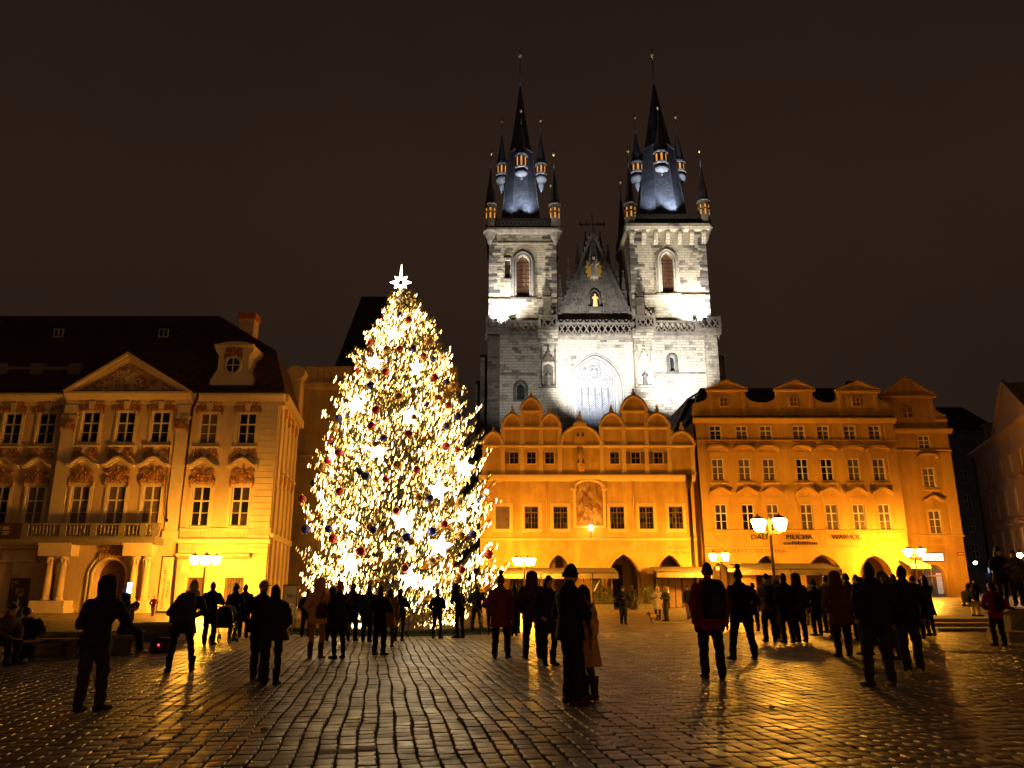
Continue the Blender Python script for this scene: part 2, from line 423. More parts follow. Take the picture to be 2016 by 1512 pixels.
def wet_stone(name, col, lo, hi, brick=False):
    m = bpy.data.materials.new(name); m.use_nodes = True; nt = m.node_tree; b = nt.nodes['Principled BSDF']
    N = lambda t: nt.nodes.new(t); K = nt.links.new
    g = N('ShaderNodeNewGeometry')
    n1 = N('ShaderNodeTexNoise'); n1.inputs['Scale'].default_value = 1.7; n1.inputs['Detail'].default_value = 7; n1.inputs['Roughness'].default_value = .7; K(g.outputs['Position'], n1.inputs['Vector'])
    n2 = N('ShaderNodeTexNoise'); n2.inputs['Scale'].default_value = 42; n2.inputs['Detail'].default_value = 5; K(g.outputs['Position'], n2.inputs['Vector'])
    rr = N('ShaderNodeMapRange'); K(n1.outputs['Fac'], rr.inputs[0]); rr.inputs[1].default_value = .35; rr.inputs[2].default_value = .65; rr.inputs[3].default_value = lo; rr.inputs[4].default_value = hi
    K(rr.outputs[0], b.inputs['Roughness'])
    hs = N('ShaderNodeHueSaturation'); hs.inputs['Color'].default_value = (*col, 1)
    vr = N('ShaderNodeMapRange'); vr.inputs[3].default_value = .72; vr.inputs[4].default_value = 1.28
    if not brick:
        at_ = N('ShaderNodeAttribute'); at_.attribute_name = 'tone'; K(at_.outputs['Fac'], vr.inputs[0])
    else:
        mp = N('ShaderNodeMapping'); mp.inputs['Rotation'].default_value = (0, 0, rad(80)); K(g.outputs['Position'], mp.inputs['Vector'])
        br = N('ShaderNodeTexBrick'); br.inputs['Scale'].default_value = 1; br.inputs['Brick Width'].default_value = .24; br.inputs['Row Height'].default_value = .20
        br.inputs['Mortar Size'].default_value = .012; br.inputs['Mortar Smooth'].default_value = .5
        br.inputs['Color1'].default_value = (0, 0, 0, 1); br.inputs['Color2'].default_value = (1, 1, 1, 1); br.inputs['Mortar'].default_value = (0, 0, 0, 1)
        K(mp.outputs[0], br.inputs['Vector']); K(br.outputs['Color'], vr.inputs[0])
    K(vr.outputs[0], hs.inputs['Value'])
    mx = N('ShaderNodeMix'); mx.data_type = 'RGBA'; mx.blend_type = 'MULTIPLY'; mx.inputs[0].default_value = .55
    K(hs.outputs[0], mx.inputs[6]); K(n2.outputs['Fac'], mx.inputs[7]); K(mx.outputs[2], b.inputs['Base Color'])
    b.inputs['Specular IOR Level'].default_value = .42
    bp = N('ShaderNodeBump'); bp.inputs['Strength'].default_value = .18; bp.inputs['Distance'].default_value = .012
    if brick:
        ad = N('ShaderNodeMath'); ad.operation = 'MULTIPLY_ADD'; K(br.outputs['Fac'], ad.inputs[0]); ad.inputs[1].default_value = -1.2; K(n2.outputs['Fac'], ad.inputs[2]); K(ad.outputs[0], bp.inputs['Height'])
    else: K(n2.outputs['Fac'], bp.inputs['Height'])
    K(bp.outputs[0], b.inputs['Normal']); MATS[name] = m; return m
M['cobble'] = wet_stone('wet_cobblestone', (.165, .120, .075), .31, .58)
M['far_paving'] = wet_stone('wet_far_paving', (.16, .12, .075), .28, .58, brick=True)
M['joint'] = mat('cobble_joint_soil', (.014, .011, .008), .95, var=.3, scale=20)

# ------------------------------------------------------------------ the square
YC = 29.0                                            # real cobbles up to here, the material carries them on beyond
mb = MB()
xs = [-400, -160, -90]+[-60+4*i for i in range(31)]+[90, 160, 400]
ys = [-60, -20, 0, 4, 8, 12, 16, 20, 24, YC, YC+.02]+[YC+3+3*i for i in range(14)]+[90, 120, 200, 700]
vs = []; fs = []
for y in ys:
    for x in xs: vs.append((x, y, (-.034 if y <= YC else -.002)+gz(x, y)))
nx = len(xs)
for j in range(len(ys)-1):
    for i in range(nx-1): fs.append((j*nx+i, j*nx+i+1, (j+1)*nx+i+1, (j+1)*nx+i))
mb.add(vs, fs)
ground = obj('ground', mb, [M['joint'], M['far_paving']])
tag(ground, kind='structure')
yy = np.array([sum(v[1] for v in [vs[k] for k in f])/4 for f in fs])
xx = np.array([max(abs(vs[k][0]) for k in f) for f in fs]); y0_ = np.array([min(vs[k][1] for k in f) for f in fs])
ground.data.polygons.foreach_set('material_index', ((yy > YC) | (y0_ < 4) | (xx > .68*y0_+4.4)).astype(np.int32))

def build_cobbles():
    rr = random.Random(5)
    u = Vector((-.171, 1, 0)).normalized(); v = Vector((u.y, -u.x, 0))
    stones = []
    sp = .196
    for i in range(-185, 205):
        ph = rr.uniform(0, 6.28); ph2 = rr.uniform(0, 6.28); l = rr.uniform(0, .2)
        while l < 31:
            ln = rr.choice((.19, .21, .23, .25, .27))*rr.uniform(.93, 1.07)
            wob = lambda t: .020*sin(.55*t+i*.13)+.013*sin(1.9*t+i*.4)+.006*sin(4.1*t+ph)
            c = u*(l+ln/2)+v*(i*sp)
            if 5.0 < c.y < YC-.12 and abs(c.x) < .68*c.y+4.5:
                px, py = pix((c.x, c.y, 0))
                if py < 1800:
                    stones.append((c, ln, wob(l), wob(l+ln), i))
            l += ln
    def seen(s):
        px, py = pix(s[0]); return s[0].length+(0 if -10 < px < 2026 and py < 1516 else 100)
    stones.sort(key=seen)
    def stone(mb, c, ln, w0, w1):
        hw = sp/2-.0125; hl = ln/2-.0035
        zt = rr.gauss(0, .0025); tx, ty = rr.gauss(0, .012), rr.gauss(0, .008)
        def P(a, b, z, tl=True):
            w = w0+(w1-w0)*(b/ln+.5)
            p = c+u*b+v*(a+w); return (p.x, p.y, z+(zt+tx*a+ty*b if tl else 0))
        j = lambda: rr.uniform(-.007, .004)
        q = [(-hw+j(), -hl+j()), (hw-j(), -hl+j()), (hw-j(), hl-j()), (-hw+j(), hl-j())]
        vs = [P(a, b, -.04, False) for a, b in q]+[P(a, b, -.012) for a, b in q]
        vs += [P(a*.93, b*.965, .0) for a, b in q]+[P(a*.78, b*.86, .0020) for a, b in q]
        fs = []
        for k in range(3):
            for n in range(4): fs.append((k*4+n, k*4+(n+1) % 4, k*4+4+(n+1) % 4, k*4+4+n))
        fs.append((12, 13, 14, 15))
        mb.add(vs, fs, True)
    pale = [gnd(668, 1478), gnd(733, 1473), gnd(712, 1471)]
    for k, (c, ln, w0, w1, i) in enumerate(stones[:300]):
        m_ = MB(); cc = Vector((0, 0, 0)); stone(m_, cc, ln, w0, w1)
        me = m_.mesh('cobblestone', M['cobble'])
        a = me.attributes.new('tone', 'FLOAT', 'POINT'); a.data.foreach_set('value', [rr.random()]*len(m_.v))
        if any((c-q_).length < .11 for q_ in pale): me.materials[0] = M['granite']
        inst('cobblestone', me, ground, (c.x, c.y, 0))
    mb = MB(); tones = []
    for (c, ln, w0, w1, i) in stones[300:]:
        stone(mb, c, ln, w0, w1); tones += [rr.random()]*16
    me = mb.mesh('cobblestone', M['cobble'])
    a = me.attributes.new('tone', 'FLOAT', 'POINT'); a.data.foreach_set('value', tones)
    o = bpy.data.objects.new('cobblestones', me); COL.objects.link(o); o.parent = ground
    o['kind'] = 'stuff'
build_cobbles()
# ------------------------------------------------------------------ the twin-towered church
def build_church():
    Y = 96.0
    z = lambda py, y=Y: ZZ(py, y)
    x = lambda px, py, y=Y: XX(px, py, y)
    ch = thing('church', 'floodlit gothic stone church with two dark spired towers behind the gabled houses', 'church', (x(1172, 640), Y, 0))
    zg = z(656)                                                    # gallery floor
    # --- lower facade -------------------------------------------------
    mb = MB()
    xl, xr = x(960, 745), x(1392, 745)
    gw = (x(1133, 760), x(1211, 760), z(900), z(712))
    holes = [(gw[0], gw[1], gw[2], gw[3], (gw[1]-gw[0])*.72, 1.2),
             (x(1017, 770), x(1033, 770), z(787), z(754), .7, .7),
             (x(1319, 714), x(1328, 714), z(731), z(701), .4, .6)]
    wall_front(mb, xl, xr, 0, zg-.9, Y, holes)
    mb.quad((xl, Y, 0), (xl, Y, zg), (xl, Y+30, zg), (xl, Y+30, 0)); mb.quad((xr, Y, 0), (xr, Y+30, 0), (xr, Y+30, zg), (xr, Y, zg))
    mb.quad((xl, Y, zg-.6), (xr, Y, zg-.6), (xr, Y+30, zg-.6), (xl, Y+30, zg-.6))
    obj('wall', mb, M['church_low'], ch)
    # cornice band under the gallery, arch mouldings, string courses
    mb = MB()
    prof = [(Y+.1, zg-.95), (Y-.05, zg-.95), (Y-.18, zg-.7), (Y-.5, zg-.5), (Y-.5, zg-.28), (Y+.1, zg-.28)]
    mb.run_x(prof, x(955, 650), x(1414, 650))
    obj('cornice', mb, M['trimstone'], ch)
    mb = MB()
    for k, (g, d) in enumerate(((.34, .12), (.72, .22), (1.1, .10))):
        rise = (gw[1]-gw[0])*.72
        pts = arch_pts(gw[0]-g, gw[1]+g, gw[3]-rise, rise+g, 20)
        pts = [(gw[0]-g, gw[2])]+pts+[(gw[1]+g, gw[2])]
        mb.tube([(a, Y-.02, b) for a, b in pts], d, 6)
    obj('window_moulding', mb, M['palestone'], ch)
    mb = MB()
    for a, b, py in ((962, 1058, 737), (1285, 1388, 735)):
        mb = MB(); mb.box(x(a, py), x(b, py), Y-.12, Y+.02, z(py)-.12, z(py)+.12); obj('string_course', mb, M['trimstone'], ch)
    # great west window: glass, tracery
    yg = Y+.75; cx = (gw[0]+gw[1])/2; w = gw[1]-gw[0]; zs = gw[3]-w*.72
    mbg = MB(); pts = arch_pts(gw[0], gw[1], zs, w*.72, 20)
    mbg.prism([(gw[0], gw[2])]+[(gw[1], gw[2])]+pts[::-1], yg+.1, yg+.2)
    glass = mat('leaded_church_glass', (.34, .38, .46), .3, var=.35, scale=2.5, bump=.3, bscale=9)
    win = obj('great_window', mbg, glass, ch)
    tr = MB()
    n = 6; lw = w/n; zt = zs-.2
    for i in range(1, n): tr.tube([(gw[0]+lw*i, yg, gw[2]), (gw[0]+lw*i, yg, zt+.5)], .10, 5)
    for i in range(n):
        tr.tube([(a, yg, b) for a, b in arch_pts(gw[0]+lw*i, gw[0]+lw*(i+1), zt, lw*.75, 8)], .07, 5)
    def ring(a, b, r, t=.07, nn=14): tr.tube([(a+r*cos(2*pi*k/nn), yg, b+r*sin(2*pi*k/nn)) for k in range(nn+1)], t, 5)
    for sx in (-1, 1):
        ring(cx+sx*w*.25, zt+w*.24, w*.20); ring(cx+sx*w*.25, zt+w*.24, w*.08)
        for k in range(4): ring(cx+sx*w*.25+w*.12*cos(pi/4+k*pi/2), zt+w*.24+w*.12*sin(pi/4+k*pi/2), w*.05, .045, 8)
    ring(cx, zt+w*.52, w*.17); ring(cx, zt+w*.52, w*.07)
    for k in range(6): ring(cx+w*.115*cos(k*pi/3), zt+w*.52+w*.115*sin(k*pi/3), w*.045, .045, 8)
    for sx in (-1, 1): tr.tube([(cx, yg, zt+.6), (cx+sx*w*.1, yg, zt+w*.3), (cx+sx*w*.05, yg, zt+w*.62)], .06, 5); tr.tube([(cx+sx*w*.3, yg, zt+w*.42), (cx+sx*w*.2, yg, zt+w*.62)], .06, 5)
    obj('tracery', tr, M['palestone'], win)
    gr = MB()
    for i in range(n):
        a0 = gw[0]+lw*i+.12; a1 = a0+lw-.24; k = 0; zz = gw[2]
        while zz < zt-.1:                                           # leaded diamonds
            gr.tube([(a0, yg+.07, zz), (a1, yg+.07, zz+.55)], .026, 3, cap=False); gr.tube([(a1, yg+.07, zz), (a0, yg+.07, zz+.55)], .026, 3, cap=False); zz += .28
    obj('lead_lattice', gr, M['quoin1'], win)
    for (a, b, c, d, rise) in ((1017, 1033, 787, 754, .7), (1319, 1328, 731, 701, .4)):
        m2 = MB(); X0, X1, Z0, Z1 = x(a, (c+d)/2), x(b, (c+d)/2), z(c), z(d)
        m2.prism([(X0, Z0), (X1, Z0)]+arch_pts(X0, X1, Z1-rise, rise, 10)[::-1], Y+.55, Y+.62)
        wn = obj('small_window', m2, mat('blue_grey_glass', (.04, .055, .07), .15, var=.2), ch)
        m3 = MB(); pp = [(X0-.25, Z0)]+arch_pts(X0-.25, X1+.25, Z1-rise, rise+.25, 10)+[(X1+.25, Z0)]
        m3.tube([(p, Y-.03, q) for p, q in pp], .2, 5); m3.box(X0-.5, X1+.5, Y-.2, Y+.1, Z0-.25, Z0)
        obj('surround', m3, M['quoin1'], wn)
        m4 = MB(); m4.box((X0+X1)/2-.03, (X0+X1)/2+.03, Y+.5, Y+.55, Z0, Z1-.1)
        for k in (1, 2, 3): m4.box(X0, X1, Y+.5, Y+.55, Z0+(Z1-Z0)*k/4-.03, Z0+(Z1-Z0)*k/4+.03)
        obj('lead_bars', m4, M['iron'], wn)
    # buttresses with canopied niches
    for (a, b) in ((1062, 1096), (1249, 1284)):
        mb = MB(); X0, X1 = x(a, 760), x(b, 760)
        mb.box(X0, X1, Y-1.3, Y-.003, 0, z(672)); mb.run_x([(Y-1.3, z(672)), (Y-1.55, z(663)), (Y-1.55, z(655)), (Y-.003, z(655)), (Y-.003, z(672))], X0-.18, X1+.18)
        mb.run_x([(Y-1.5, z(775)), (Y-1.5, z(770)), (Y-1.3, z(767)), (Y-1.3, z(775))], X0-.1, X1+.1)
        bt = obj('buttress', mb, M['church'], ch)
        q = MB(); cxx = (X0+X1)/2; hw = (X1-X0)/2*.8; yb = Y-1.3
        for s in (-1, 1):
            q.tube([(cxx+s*hw, yb-.15, z(765)), (cxx+s*hw, yb-.15, z(700))], .13, 4, smooth=False)
            q.lathe(cxx+s*hw, yb-.15, [(.19, z(700)), (.19, z(697)), (.10, z(695)), (.0, z(683))], 4, pi/4, False)
        q.tube([(p, yb-.12, v) for p, v in arch_pts(cxx-hw, cxx+hw, z(725), hw*1.9, 10)], .1, 4, smooth=False)
        q.prism([(cxx-hw*.8, z(718)), (cxx+hw*.8, z(718)), (cxx, z(694))], yb-.3, yb-.003)
        q.lathe(cxx, yb-.2, [(.16, z(697)), (.09, z(692)), (.2, z(690)), (.07, z(688)), (0, z(682))], 6, 0, False)
        q.box(cxx-hw, cxx+hw, yb-.4, yb, z(768), z(765)); q.prism([(cxx-hw*.7, z(765)), (cxx+hw*.7, z(765)), (cxx+hw*.7, z(728)), (cxx, z(722)), (cxx-hw*.7, z(728))], yb-.08, yb-.003)
        for k in range(5): q.ball((cxx+(-1)**k*hw*(.8-.16*k), yb-.3, z(718)+(z(694)-z(718))*k/5), .11, 6, 4)
        obj('canopy_niche', q, M['sootstone'] if a < 1100 else M['palestone'], bt)
        obj('niche_figure', robed_figure(cxx, yb-.28, z(764), (z(738)-z(764))), M['quoin1'], bt)
    # outer stepped buttresses
    mb = MB()
    for (a, b, t, d) in ((944, 962, 697, 1.5), (934, 950, 745, 3.0)):
        X0, X1 = x(a, t+60), x(b, t+60)
        mb.box(X0, X1, Y+d, Y+d+4, 0, z(t)); mb.run_x([(Y+d-.2, z(t)), (Y+d+4, z(t)), (Y+d+4, z(t)+1.6)], X0-.1, X1+.1)
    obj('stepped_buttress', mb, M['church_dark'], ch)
    mb = MB()
    for (a, b, t, d) in ((1388, 1412, 655, -.6), (1406, 1434, 697, 1.2)):
        X0, X1 = x(a, t+50), x(b, t+50)
        mb.box(X0, X1, Y+d, Y+d+4, 0, z(t)); mb.run_x([(Y+d-.2, z(t)), (Y+d+4, z(t)), (Y+d+4, z(t)+1.5)], X0-.1, X1+.1)
    obj('stepped_buttress', mb, M['church'], ch)
    mb = MB(); mb.box(x(960, 700), x(984, 700), Y-.5, Y-.003, 0, z(655)); obj('corner_pier', mb, M['church_dark'], ch)
    # gallery balustrade with pierced panels
    bal = MB(); rt = z(628); rb = zg-.25
    segs = [(x(957, 640), x(1000, 640), Y-.75, rt), (x(1000, 640), x(1060, 640), Y-.45, z(634)), (x(1060, 640), x(1096, 640), Y-1.5, z(629)),
            (x(1096, 640), x(1248, 640), Y-.45, z(638)), (x(1248, 640), x(1286, 640), Y-1.5, z(629)), (x(1286, 640), x(1370, 640), Y-.45, z(634)), (x(1370, 640), x(1416, 640), Y-.75, rt)]
    for a, b, yy, tp in segs:
        bt_ = tp-1.55
        bal.box(a+.002, b-.002, yy-.12, yy+.12, bt_-.14, bt_+.06); bal.box(a+.003, b-.003, yy-.16, yy+.16, tp-.16, tp)
        for e in (a+.12, b-.12): bal.box(e-.14, e+.14, yy-.155, yy+.155, bt_-.137, tp+.12)
        bal.box(a, b, yy, Y+.3, zg-.3, max(zg-.02, bt_-.142))
    bo = obj('balustrade', bal, M['trimstone'], ch)
    for a, b, yy, tp in segs:
        n = max(2, round((b-a-.5)/.78)); pw = (b-a-.5)/n
        key = ('trac', round(pw, 2))
        def mk():
            q = MB(); h = 1.34
            q.tube([(0, 0, .02), (pw, 0, h-.02)], .085, 4, False, False); q.tube([(pw, 0, .02), (0, 0, h-.02)], .085, 4, False, False)
            for c in ((pw/2, .28), (pw/2, h-.28)): q.tube([(c[0]+.18*cos(k*pi/4), 0, c[1]+.2*sin(k*pi/4)) for k in range(9)], .05, 4, False, False)
            return q
        me = cached(key, mk, 'tracery_panel', M['trimstone'])
        for k in range(n): inst('tracery_panel', me, bo, (a+.25+pw*k, yy, tp-1.5))
    # --- gable between the towers -------------------------------------
    yg2 = Y+1.0
    gz0, gapex = z(631, yg2), z(464, yg2)
    gxl, gxr, gcx = x(1097, 630, yg2), x(1246, 630, yg2), x(1169, 540, yg2)
    mb = MB(); mb.prism([(gxl, gz0), (gxr, gz0), (gcx, gapex)], yg2, yg2+.9); mb.box(gxl+.02, gxr-.02, yg2-.1, yg2+.85, zg-.6, gz0-.002)
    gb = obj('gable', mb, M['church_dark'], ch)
    mb = MB()
    for xe in (gxl, gxr):
        p0, p1 = Vector((xe, yg2-.05, gz0)), Vector((gcx, yg2-.05, gapex+.3))
        mb.tube([p0, p1], .26, 4, False)
        for k in range(1, 16):
            p = p0.lerp(p1, k/16); mb.ball(p+Vector((.16*(1 if xe == gxr else -1), 0, .25)), (.2, .16, .26), 6, 4)
    mb.box(gxl, gxr, yg2-.35, yg2, gz0-.5, gz0+.25)
    for k in range(8):                                              # blind arcades
        for (row, z0_, h) in ((0, gz0+.4, 3.1), (1, gz0+3.9, 2.0), (2, gz0+6.4, 1.4)):
            t0 = (z0_+h-gz0)/(gapex-gz0); L0, R0 = gxl+(gcx-gxl)*t0+.35, gxr+(gcx-gxr)*t0-.35
            n = 6 if row == 0 else (5 if row == 1 else 4)
            if k >= n or R0-L0 < 1: continue
            a = L0+(R0-L0)*k/n; b = L0+(R0-L0)*(k+1)/n
            if abs((a+b)/2-gcx) < .75 and row < 2: continue
            pp = [(a+.08, z0_)]+arch_pts(a+.08, b-.08, z0_+h*.6, h*.4, 8)+[(b-.08, z0_)]
            mb.tube([(p, yg2-.03, q) for p, q in pp], .075, 4, False)
            mb.tube([((a+b)/2, yg2-.03, z0_), ((a+b)/2, yg2-.03, z0_+h*.62)], .045, 4, False)
            mb.tube([((a+b)/2+.2*cos(j*pi/4), yg2-.03, z0_+h*.7+.2*sin(j*pi/4)) for j in range(9)], .05, 4, False)
    obj('blind_tracery', mb, M['quoin1'], gb)
    def pinnacle(par, px, pyb, pyt, y, w, m):
        q = MB(); X_ = x(px, (pyb+pyt)/2, y); z0_, z1_ = z(pyb, y), z(pyt, y); hh = z1_-z0_
        q.lathe(X_, y, [(w, z0_), (w, z0_+hh*.45), (w*1.25, z0_+hh*.47), (w*.8, z0_+hh*.52), (w*.12, z0_+hh*.93), (w*.5, z0_+hh*.95), (w*.1, z0_+hh*.97), (.02, z1_)], 4, pi/4, False)
        for k in range(5):
            t = .56+.07*k; rr_ = w*.8*(1-(t-.52)/.42)
            for s in (-1, 1): q.ball((X_+s*rr_*.8, y, z0_+hh*t), (w*.25, w*.25, w*.3), 5, 3)
        return obj('pinnacle', q, m, par)
    for px, b, t in ((1103, 632, 538), (1120, 600, 506), (1137, 560, 478), (1153, 525, 455), (1182, 525, 455), (1198, 560, 480), (1213, 590, 505), (1228, 615, 530)):
        pinnacle(gb, px, b, t, yg2+.3, .46, M['sootstone'])
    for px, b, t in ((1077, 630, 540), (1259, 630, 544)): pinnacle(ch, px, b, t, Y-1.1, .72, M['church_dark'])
    # crowning pinnacle with its carved cross arms
    mb = MB(); zt0 = z(505, yg2)
    mb.lathe(gcx, yg2+.3, [(1.0, zt0-1.5), (.75, zt0), (.5, z(470, yg2)), (.30, z(447, yg2)), (.16, z(440, yg2)), (.12, z(424, yg2)), (.0, z(416, yg2))], 6, 0, False)
    zc = z(440, yg2); hw = x(1190, 440, yg2)-x(1144, 440, yg2)
    mb.tube([(gcx-hw/2, yg2+.3, zc), (gcx+hw/2, yg2+.3, zc)], .13, 5, False)
    for s in (-1, -.5, .5, 1):
        mb.ball((gcx+s*hw/2, yg2+.3, zc), (.22, .2, .28), 6, 4); mb.tube([(gcx+s*hw/2, yg2+.3, zc), (gcx+s*hw/2, yg2+.3, zc+.75)], [.1, .02], 4, False)
    for s in (-1, 1): mb.tube([(gcx+s*.9, yg2+.3, z(500, yg2)), (gcx+s*.2, yg2+.3, z(455, yg2))], .14, 4, False)
    obj('finial', mb, M['sootstone'], gb)
    # gilded mandorla and figure, lit niche below
    mb = MB(); zc = z(530, yg2); nn = 28
    ring_ = []
    for k in range(nn):
        a = 2*pi*k/nn; r = 1.0 if k % 2 else .76
        ring_.append((gcx+1.2*r*cos(a), zc+1.8*r*sin(a)))
    mb.prism(ring_[::-1], yg2-.14, yg2-.02); md = obj('mandorla', mb, M['giltpaint'], gb)
    obj('madonna_statue', robed_figure(gcx, yg2-.42, z(549, yg2), z(509, yg2)-z(549, yg2), child=True), M['white'], md)
    mb = MB(); X0, X1 = gcx-.62, gcx+.62; Z0, Z1 = z(606, yg2), z(573, yg2)
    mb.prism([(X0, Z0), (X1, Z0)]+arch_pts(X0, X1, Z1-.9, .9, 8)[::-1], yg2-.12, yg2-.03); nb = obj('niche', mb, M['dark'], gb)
    mb = MB(); pp = [(X0-.1, Z0)]+arch_pts(X0-.1, X1+.1, Z1-.9, 1.0, 8)+[(X1+.1, Z0)]
    mb.tube([(p, yg2-.2, q) for p, q in pp], .13, 5); mb.box(X0-.3, X1+.3, yg2-.6, yg2-.03, Z0-.3, Z0); obj('niche_frame', mb, M['sootstone'], nb)
    obj('niche_statue', robed_figure(gcx+.05, yg2-.38, Z0, z(580, yg2)-Z0), mat('gilt_niche_figure', (.9, .62, .25), .4, var=.1, emit=(1, .62, .22), estr=.7), nb)  # the niche's lighting is put into the figure's own emission
    # --- nave roof behind
    mb = MB(); yr = Y+6; mb.prism([(x(1094, 560, yr), zg), (x(1250, 560, yr), zg), (x(1171, 510, yr), z(520, yr))], yr, yr+35); obj('nave_roof', mb, M['slate'], ch)
    # --- towers ---------------------------------------------------------
    for side in (0, 1):
        T = dict(xl=963, xr=1095.5, yb=640, cor=441, spx=1024.6, apex=170, ball=110, spb=(988, 1062, 416), collar=(1002.5, 1046.5, 305)) if side == 0 else \
            dict(xl=1241, xr=1392, yb=640, cor=433, spx=1291, apex=166, ball=109, spb=(1255, 1346, 410), collar=(1268, 1324, 300))
        ym = 520
        X0, X1 = x(T['xl'], ym), x(T['xr'], ym); Wd = X1-X0; yc = Y+Wd/2
        ztop = z(T['cor']+14); cxx = (X0+X1)/2
        mb = MB()
        bw = (x(1017.5, 545), x(1042, 545), z(587), z(502)) if side == 0 else (x(1303, 540), x(1325.5, 540), z(579), z(497))
        hl = [(*bw, 1.05, .9)]
        if side == 0: hl.append((x(994, 530), x(1004, 530), z(549), z(511), 0, .5))
        wall_front(mb, X0, X1, zg-.7, ztop, Y, hl)
        mb.quad((X0, Y, zg-.7), (X0, Y, ztop), (X0, Y+Wd, ztop), (X0, Y+Wd, zg-.7)); mb.quad((X1, Y, zg-.7), (X1, Y+Wd, zg-.7), (X1, Y+Wd, ztop), (X1, Y, ztop)); mb.quad((X0, Y+Wd, zg-.7), (X1, Y+Wd, zg-.7), (X1, Y+Wd, ztop), (X0, Y+Wd, ztop))
        mb.box(X0-.003, X1+.003, Y-.25, Y+.02, z(T['cor']+153)-.15, z(T['cor']+150)+.1)     # string course
        mb.quad((bw[0], Y+.9, bw[2]), (bw[1], Y+.9, bw[2]), (bw[1], Y+.9, bw[3]), (bw[0], Y+.9, bw[3]))
        tw = obj('tower', mb, M['church'], ch)
        # louvred bell window
        q = MB(); q.prism([(bw[0], bw[2]), (bw[1], bw[2])]+arch_pts(bw[0], bw[1], bw[3]-1.05, 1.05, 12)[::-1], Y+.62, Y+.7)
        lw_ = obj('bell_window', q, mat('brown_louvres', (.16, .075, .040), .75, var=.25, scale=5), ch)
        q = MB(); wx = bw[1]-bw[0]
        nl = 9
        for k in range(1, nl): q.box(bw[0], bw[1], Y+.55, Y+.62, bw[2]+(bw[3]-bw[2]-.9)*k/nl-.02, bw[2]+(bw[3]-bw[2]-.9)*k/nl+.05)
        for k in (1, 2): q.box(bw[0]+wx*k/3-.05, bw[0]+wx*k/3+.05, Y+.5, Y+.61, bw[2], bw[3]-.9)
        q.box(bw[0], bw[1], Y+.48, Y+.6, bw[3]-1.1, bw[3]-.95)
        obj('louvres', q, mat('dark_brown_louvre_bars', (.085, .045, .028), .7, var=.2), lw_)
        q = MB()
        for g, d, yy in ((.14, .15, .0), (.45, .2, -.05), (.72, .11, -.02)):
            pp = [(bw[0]-g, bw[2])]+arch_pts(bw[0]-g, bw[1]+g, bw[3]-1.05, 1.05+g, 14)+[(bw[1]+g, bw[2])]
            q.tube([(p, Y+yy, v) for p, v in pp], d, 6)
        q.box(bw[0]-.9, bw[1]+.9, Y-.35, Y+.2, bw[2]-.3, bw[2]-.02)
        obj('surround', q, M['quoin1'] if side == 0 else M['quoin2'], lw_)
        if side == 0:
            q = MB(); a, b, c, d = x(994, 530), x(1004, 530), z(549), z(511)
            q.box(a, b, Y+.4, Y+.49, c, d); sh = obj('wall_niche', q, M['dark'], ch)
            q = MB(); q.box(a-.15, b+.15, Y-.3, Y+.1, d, d+.2); q.box(a-.15, b+.15, Y-.25, Y+.1, c-.2, c); obj('niche_frame', q, M['quoin1'], sh)
        # quoins: every corner block by itself
        rq = random.Random(3+side); zq = zg+.1; k = 0
        while zq < ztop-.5:
            hgt = rq.choice((.42, .48, .55))
            for s, e in ((1, X0), (-1, X1)):
                ln = rq.choice((.7, 1.0, 1.5, 1.9)) if k % 2 else rq.choice((.5, .7, 1.1))
                if z(T['cor']+150)-.4 < zq < z(T['cor']+150)+.4: continue
                q = MB(); a, b = sorted((e-s*.035, e+s*ln)); q.cbox(a, b, Y-.045-rq.uniform(0, .03), Y+.25, zq+.015, zq+hgt-.015, .03)
                obj('quoin', q, M[rq.choice(('quoin0', 'quoin0', 'quoin1', 'quoin1', 'quoin2'))], tw)
            zq += hgt; k += 1
        # heavy cornice and parapet
        q = MB(); o_ = .55
        if side == 1:                                               # machicolation with corbels
            n = 6
            for k in range(n+1):
                xx_ = X0+.3+(Wd-.6)*k/n; q.run_x([(Y, ztop-2.6), (Y, ztop-.7), (Y-.75, ztop-.7), (Y-.75, ztop-1.2)], xx_-.28, xx_+.28)
            q.run_x([(Y-.75, ztop-.7), (Y-.95, ztop-.3), (Y-.95, ztop+.1), (Y+.2, ztop+.1), (Y+.2, ztop-.7)], X0-.5, X1+.5)
        else:
            q.run_x([(Y+.1, ztop-1.9), (Y-.14, ztop-1.9), (Y-.14, ztop-1.7), (Y+.1, ztop-1.7)], X0-.1, X1+.1)
            q.run_x([(Y, ztop-.5), (Y-.35, ztop-.4), (Y-.6, ztop), (Y-.6, ztop+.25), (Y+.2, ztop+.25), (Y+.2, ztop-.5)], X0-.5, X1+.5)
        for s, e in ((-1, X0), (1, X1)): q.box(min(e, e+s*.5), max(e, e+s*.5), Y+.2, Y+Wd+.3, ztop-.3, ztop+.2)
        q.box(X0-.45, X1+.45, Y-.3, Y+Wd+.3, ztop+.2, ztop+.35)
        obj('tower_cornice', q, M['trimstone'] if side == 0 else M['church'], tw)
        q = MB(); pz0, pz1 = ztop+.35, ztop+1.75
        for (a, b, c, d) in ((X0+.1, X1-.1, Y-.35, Y-.15), (X0+.1, X1-.1, Y+Wd, Y+Wd+.2)): q.box(a, b, c, d, pz0, pz1-.15); q.box(a-.02, b+.02, c-.06, d+.06, pz1-.15, pz1)
        for (a, b) in ((X0-.35, X0-.15), (X1+.15, X1+.35)): q.box(a, b, Y+.1, Y+Wd-.1, pz0, pz1-.1); q.box(a-.05, b+.05, Y+.12, Y+Wd-.12, pz1-.1, pz1)
        obj('parapet', q, M['roof_black'], tw)
        q = MB(); n = 13
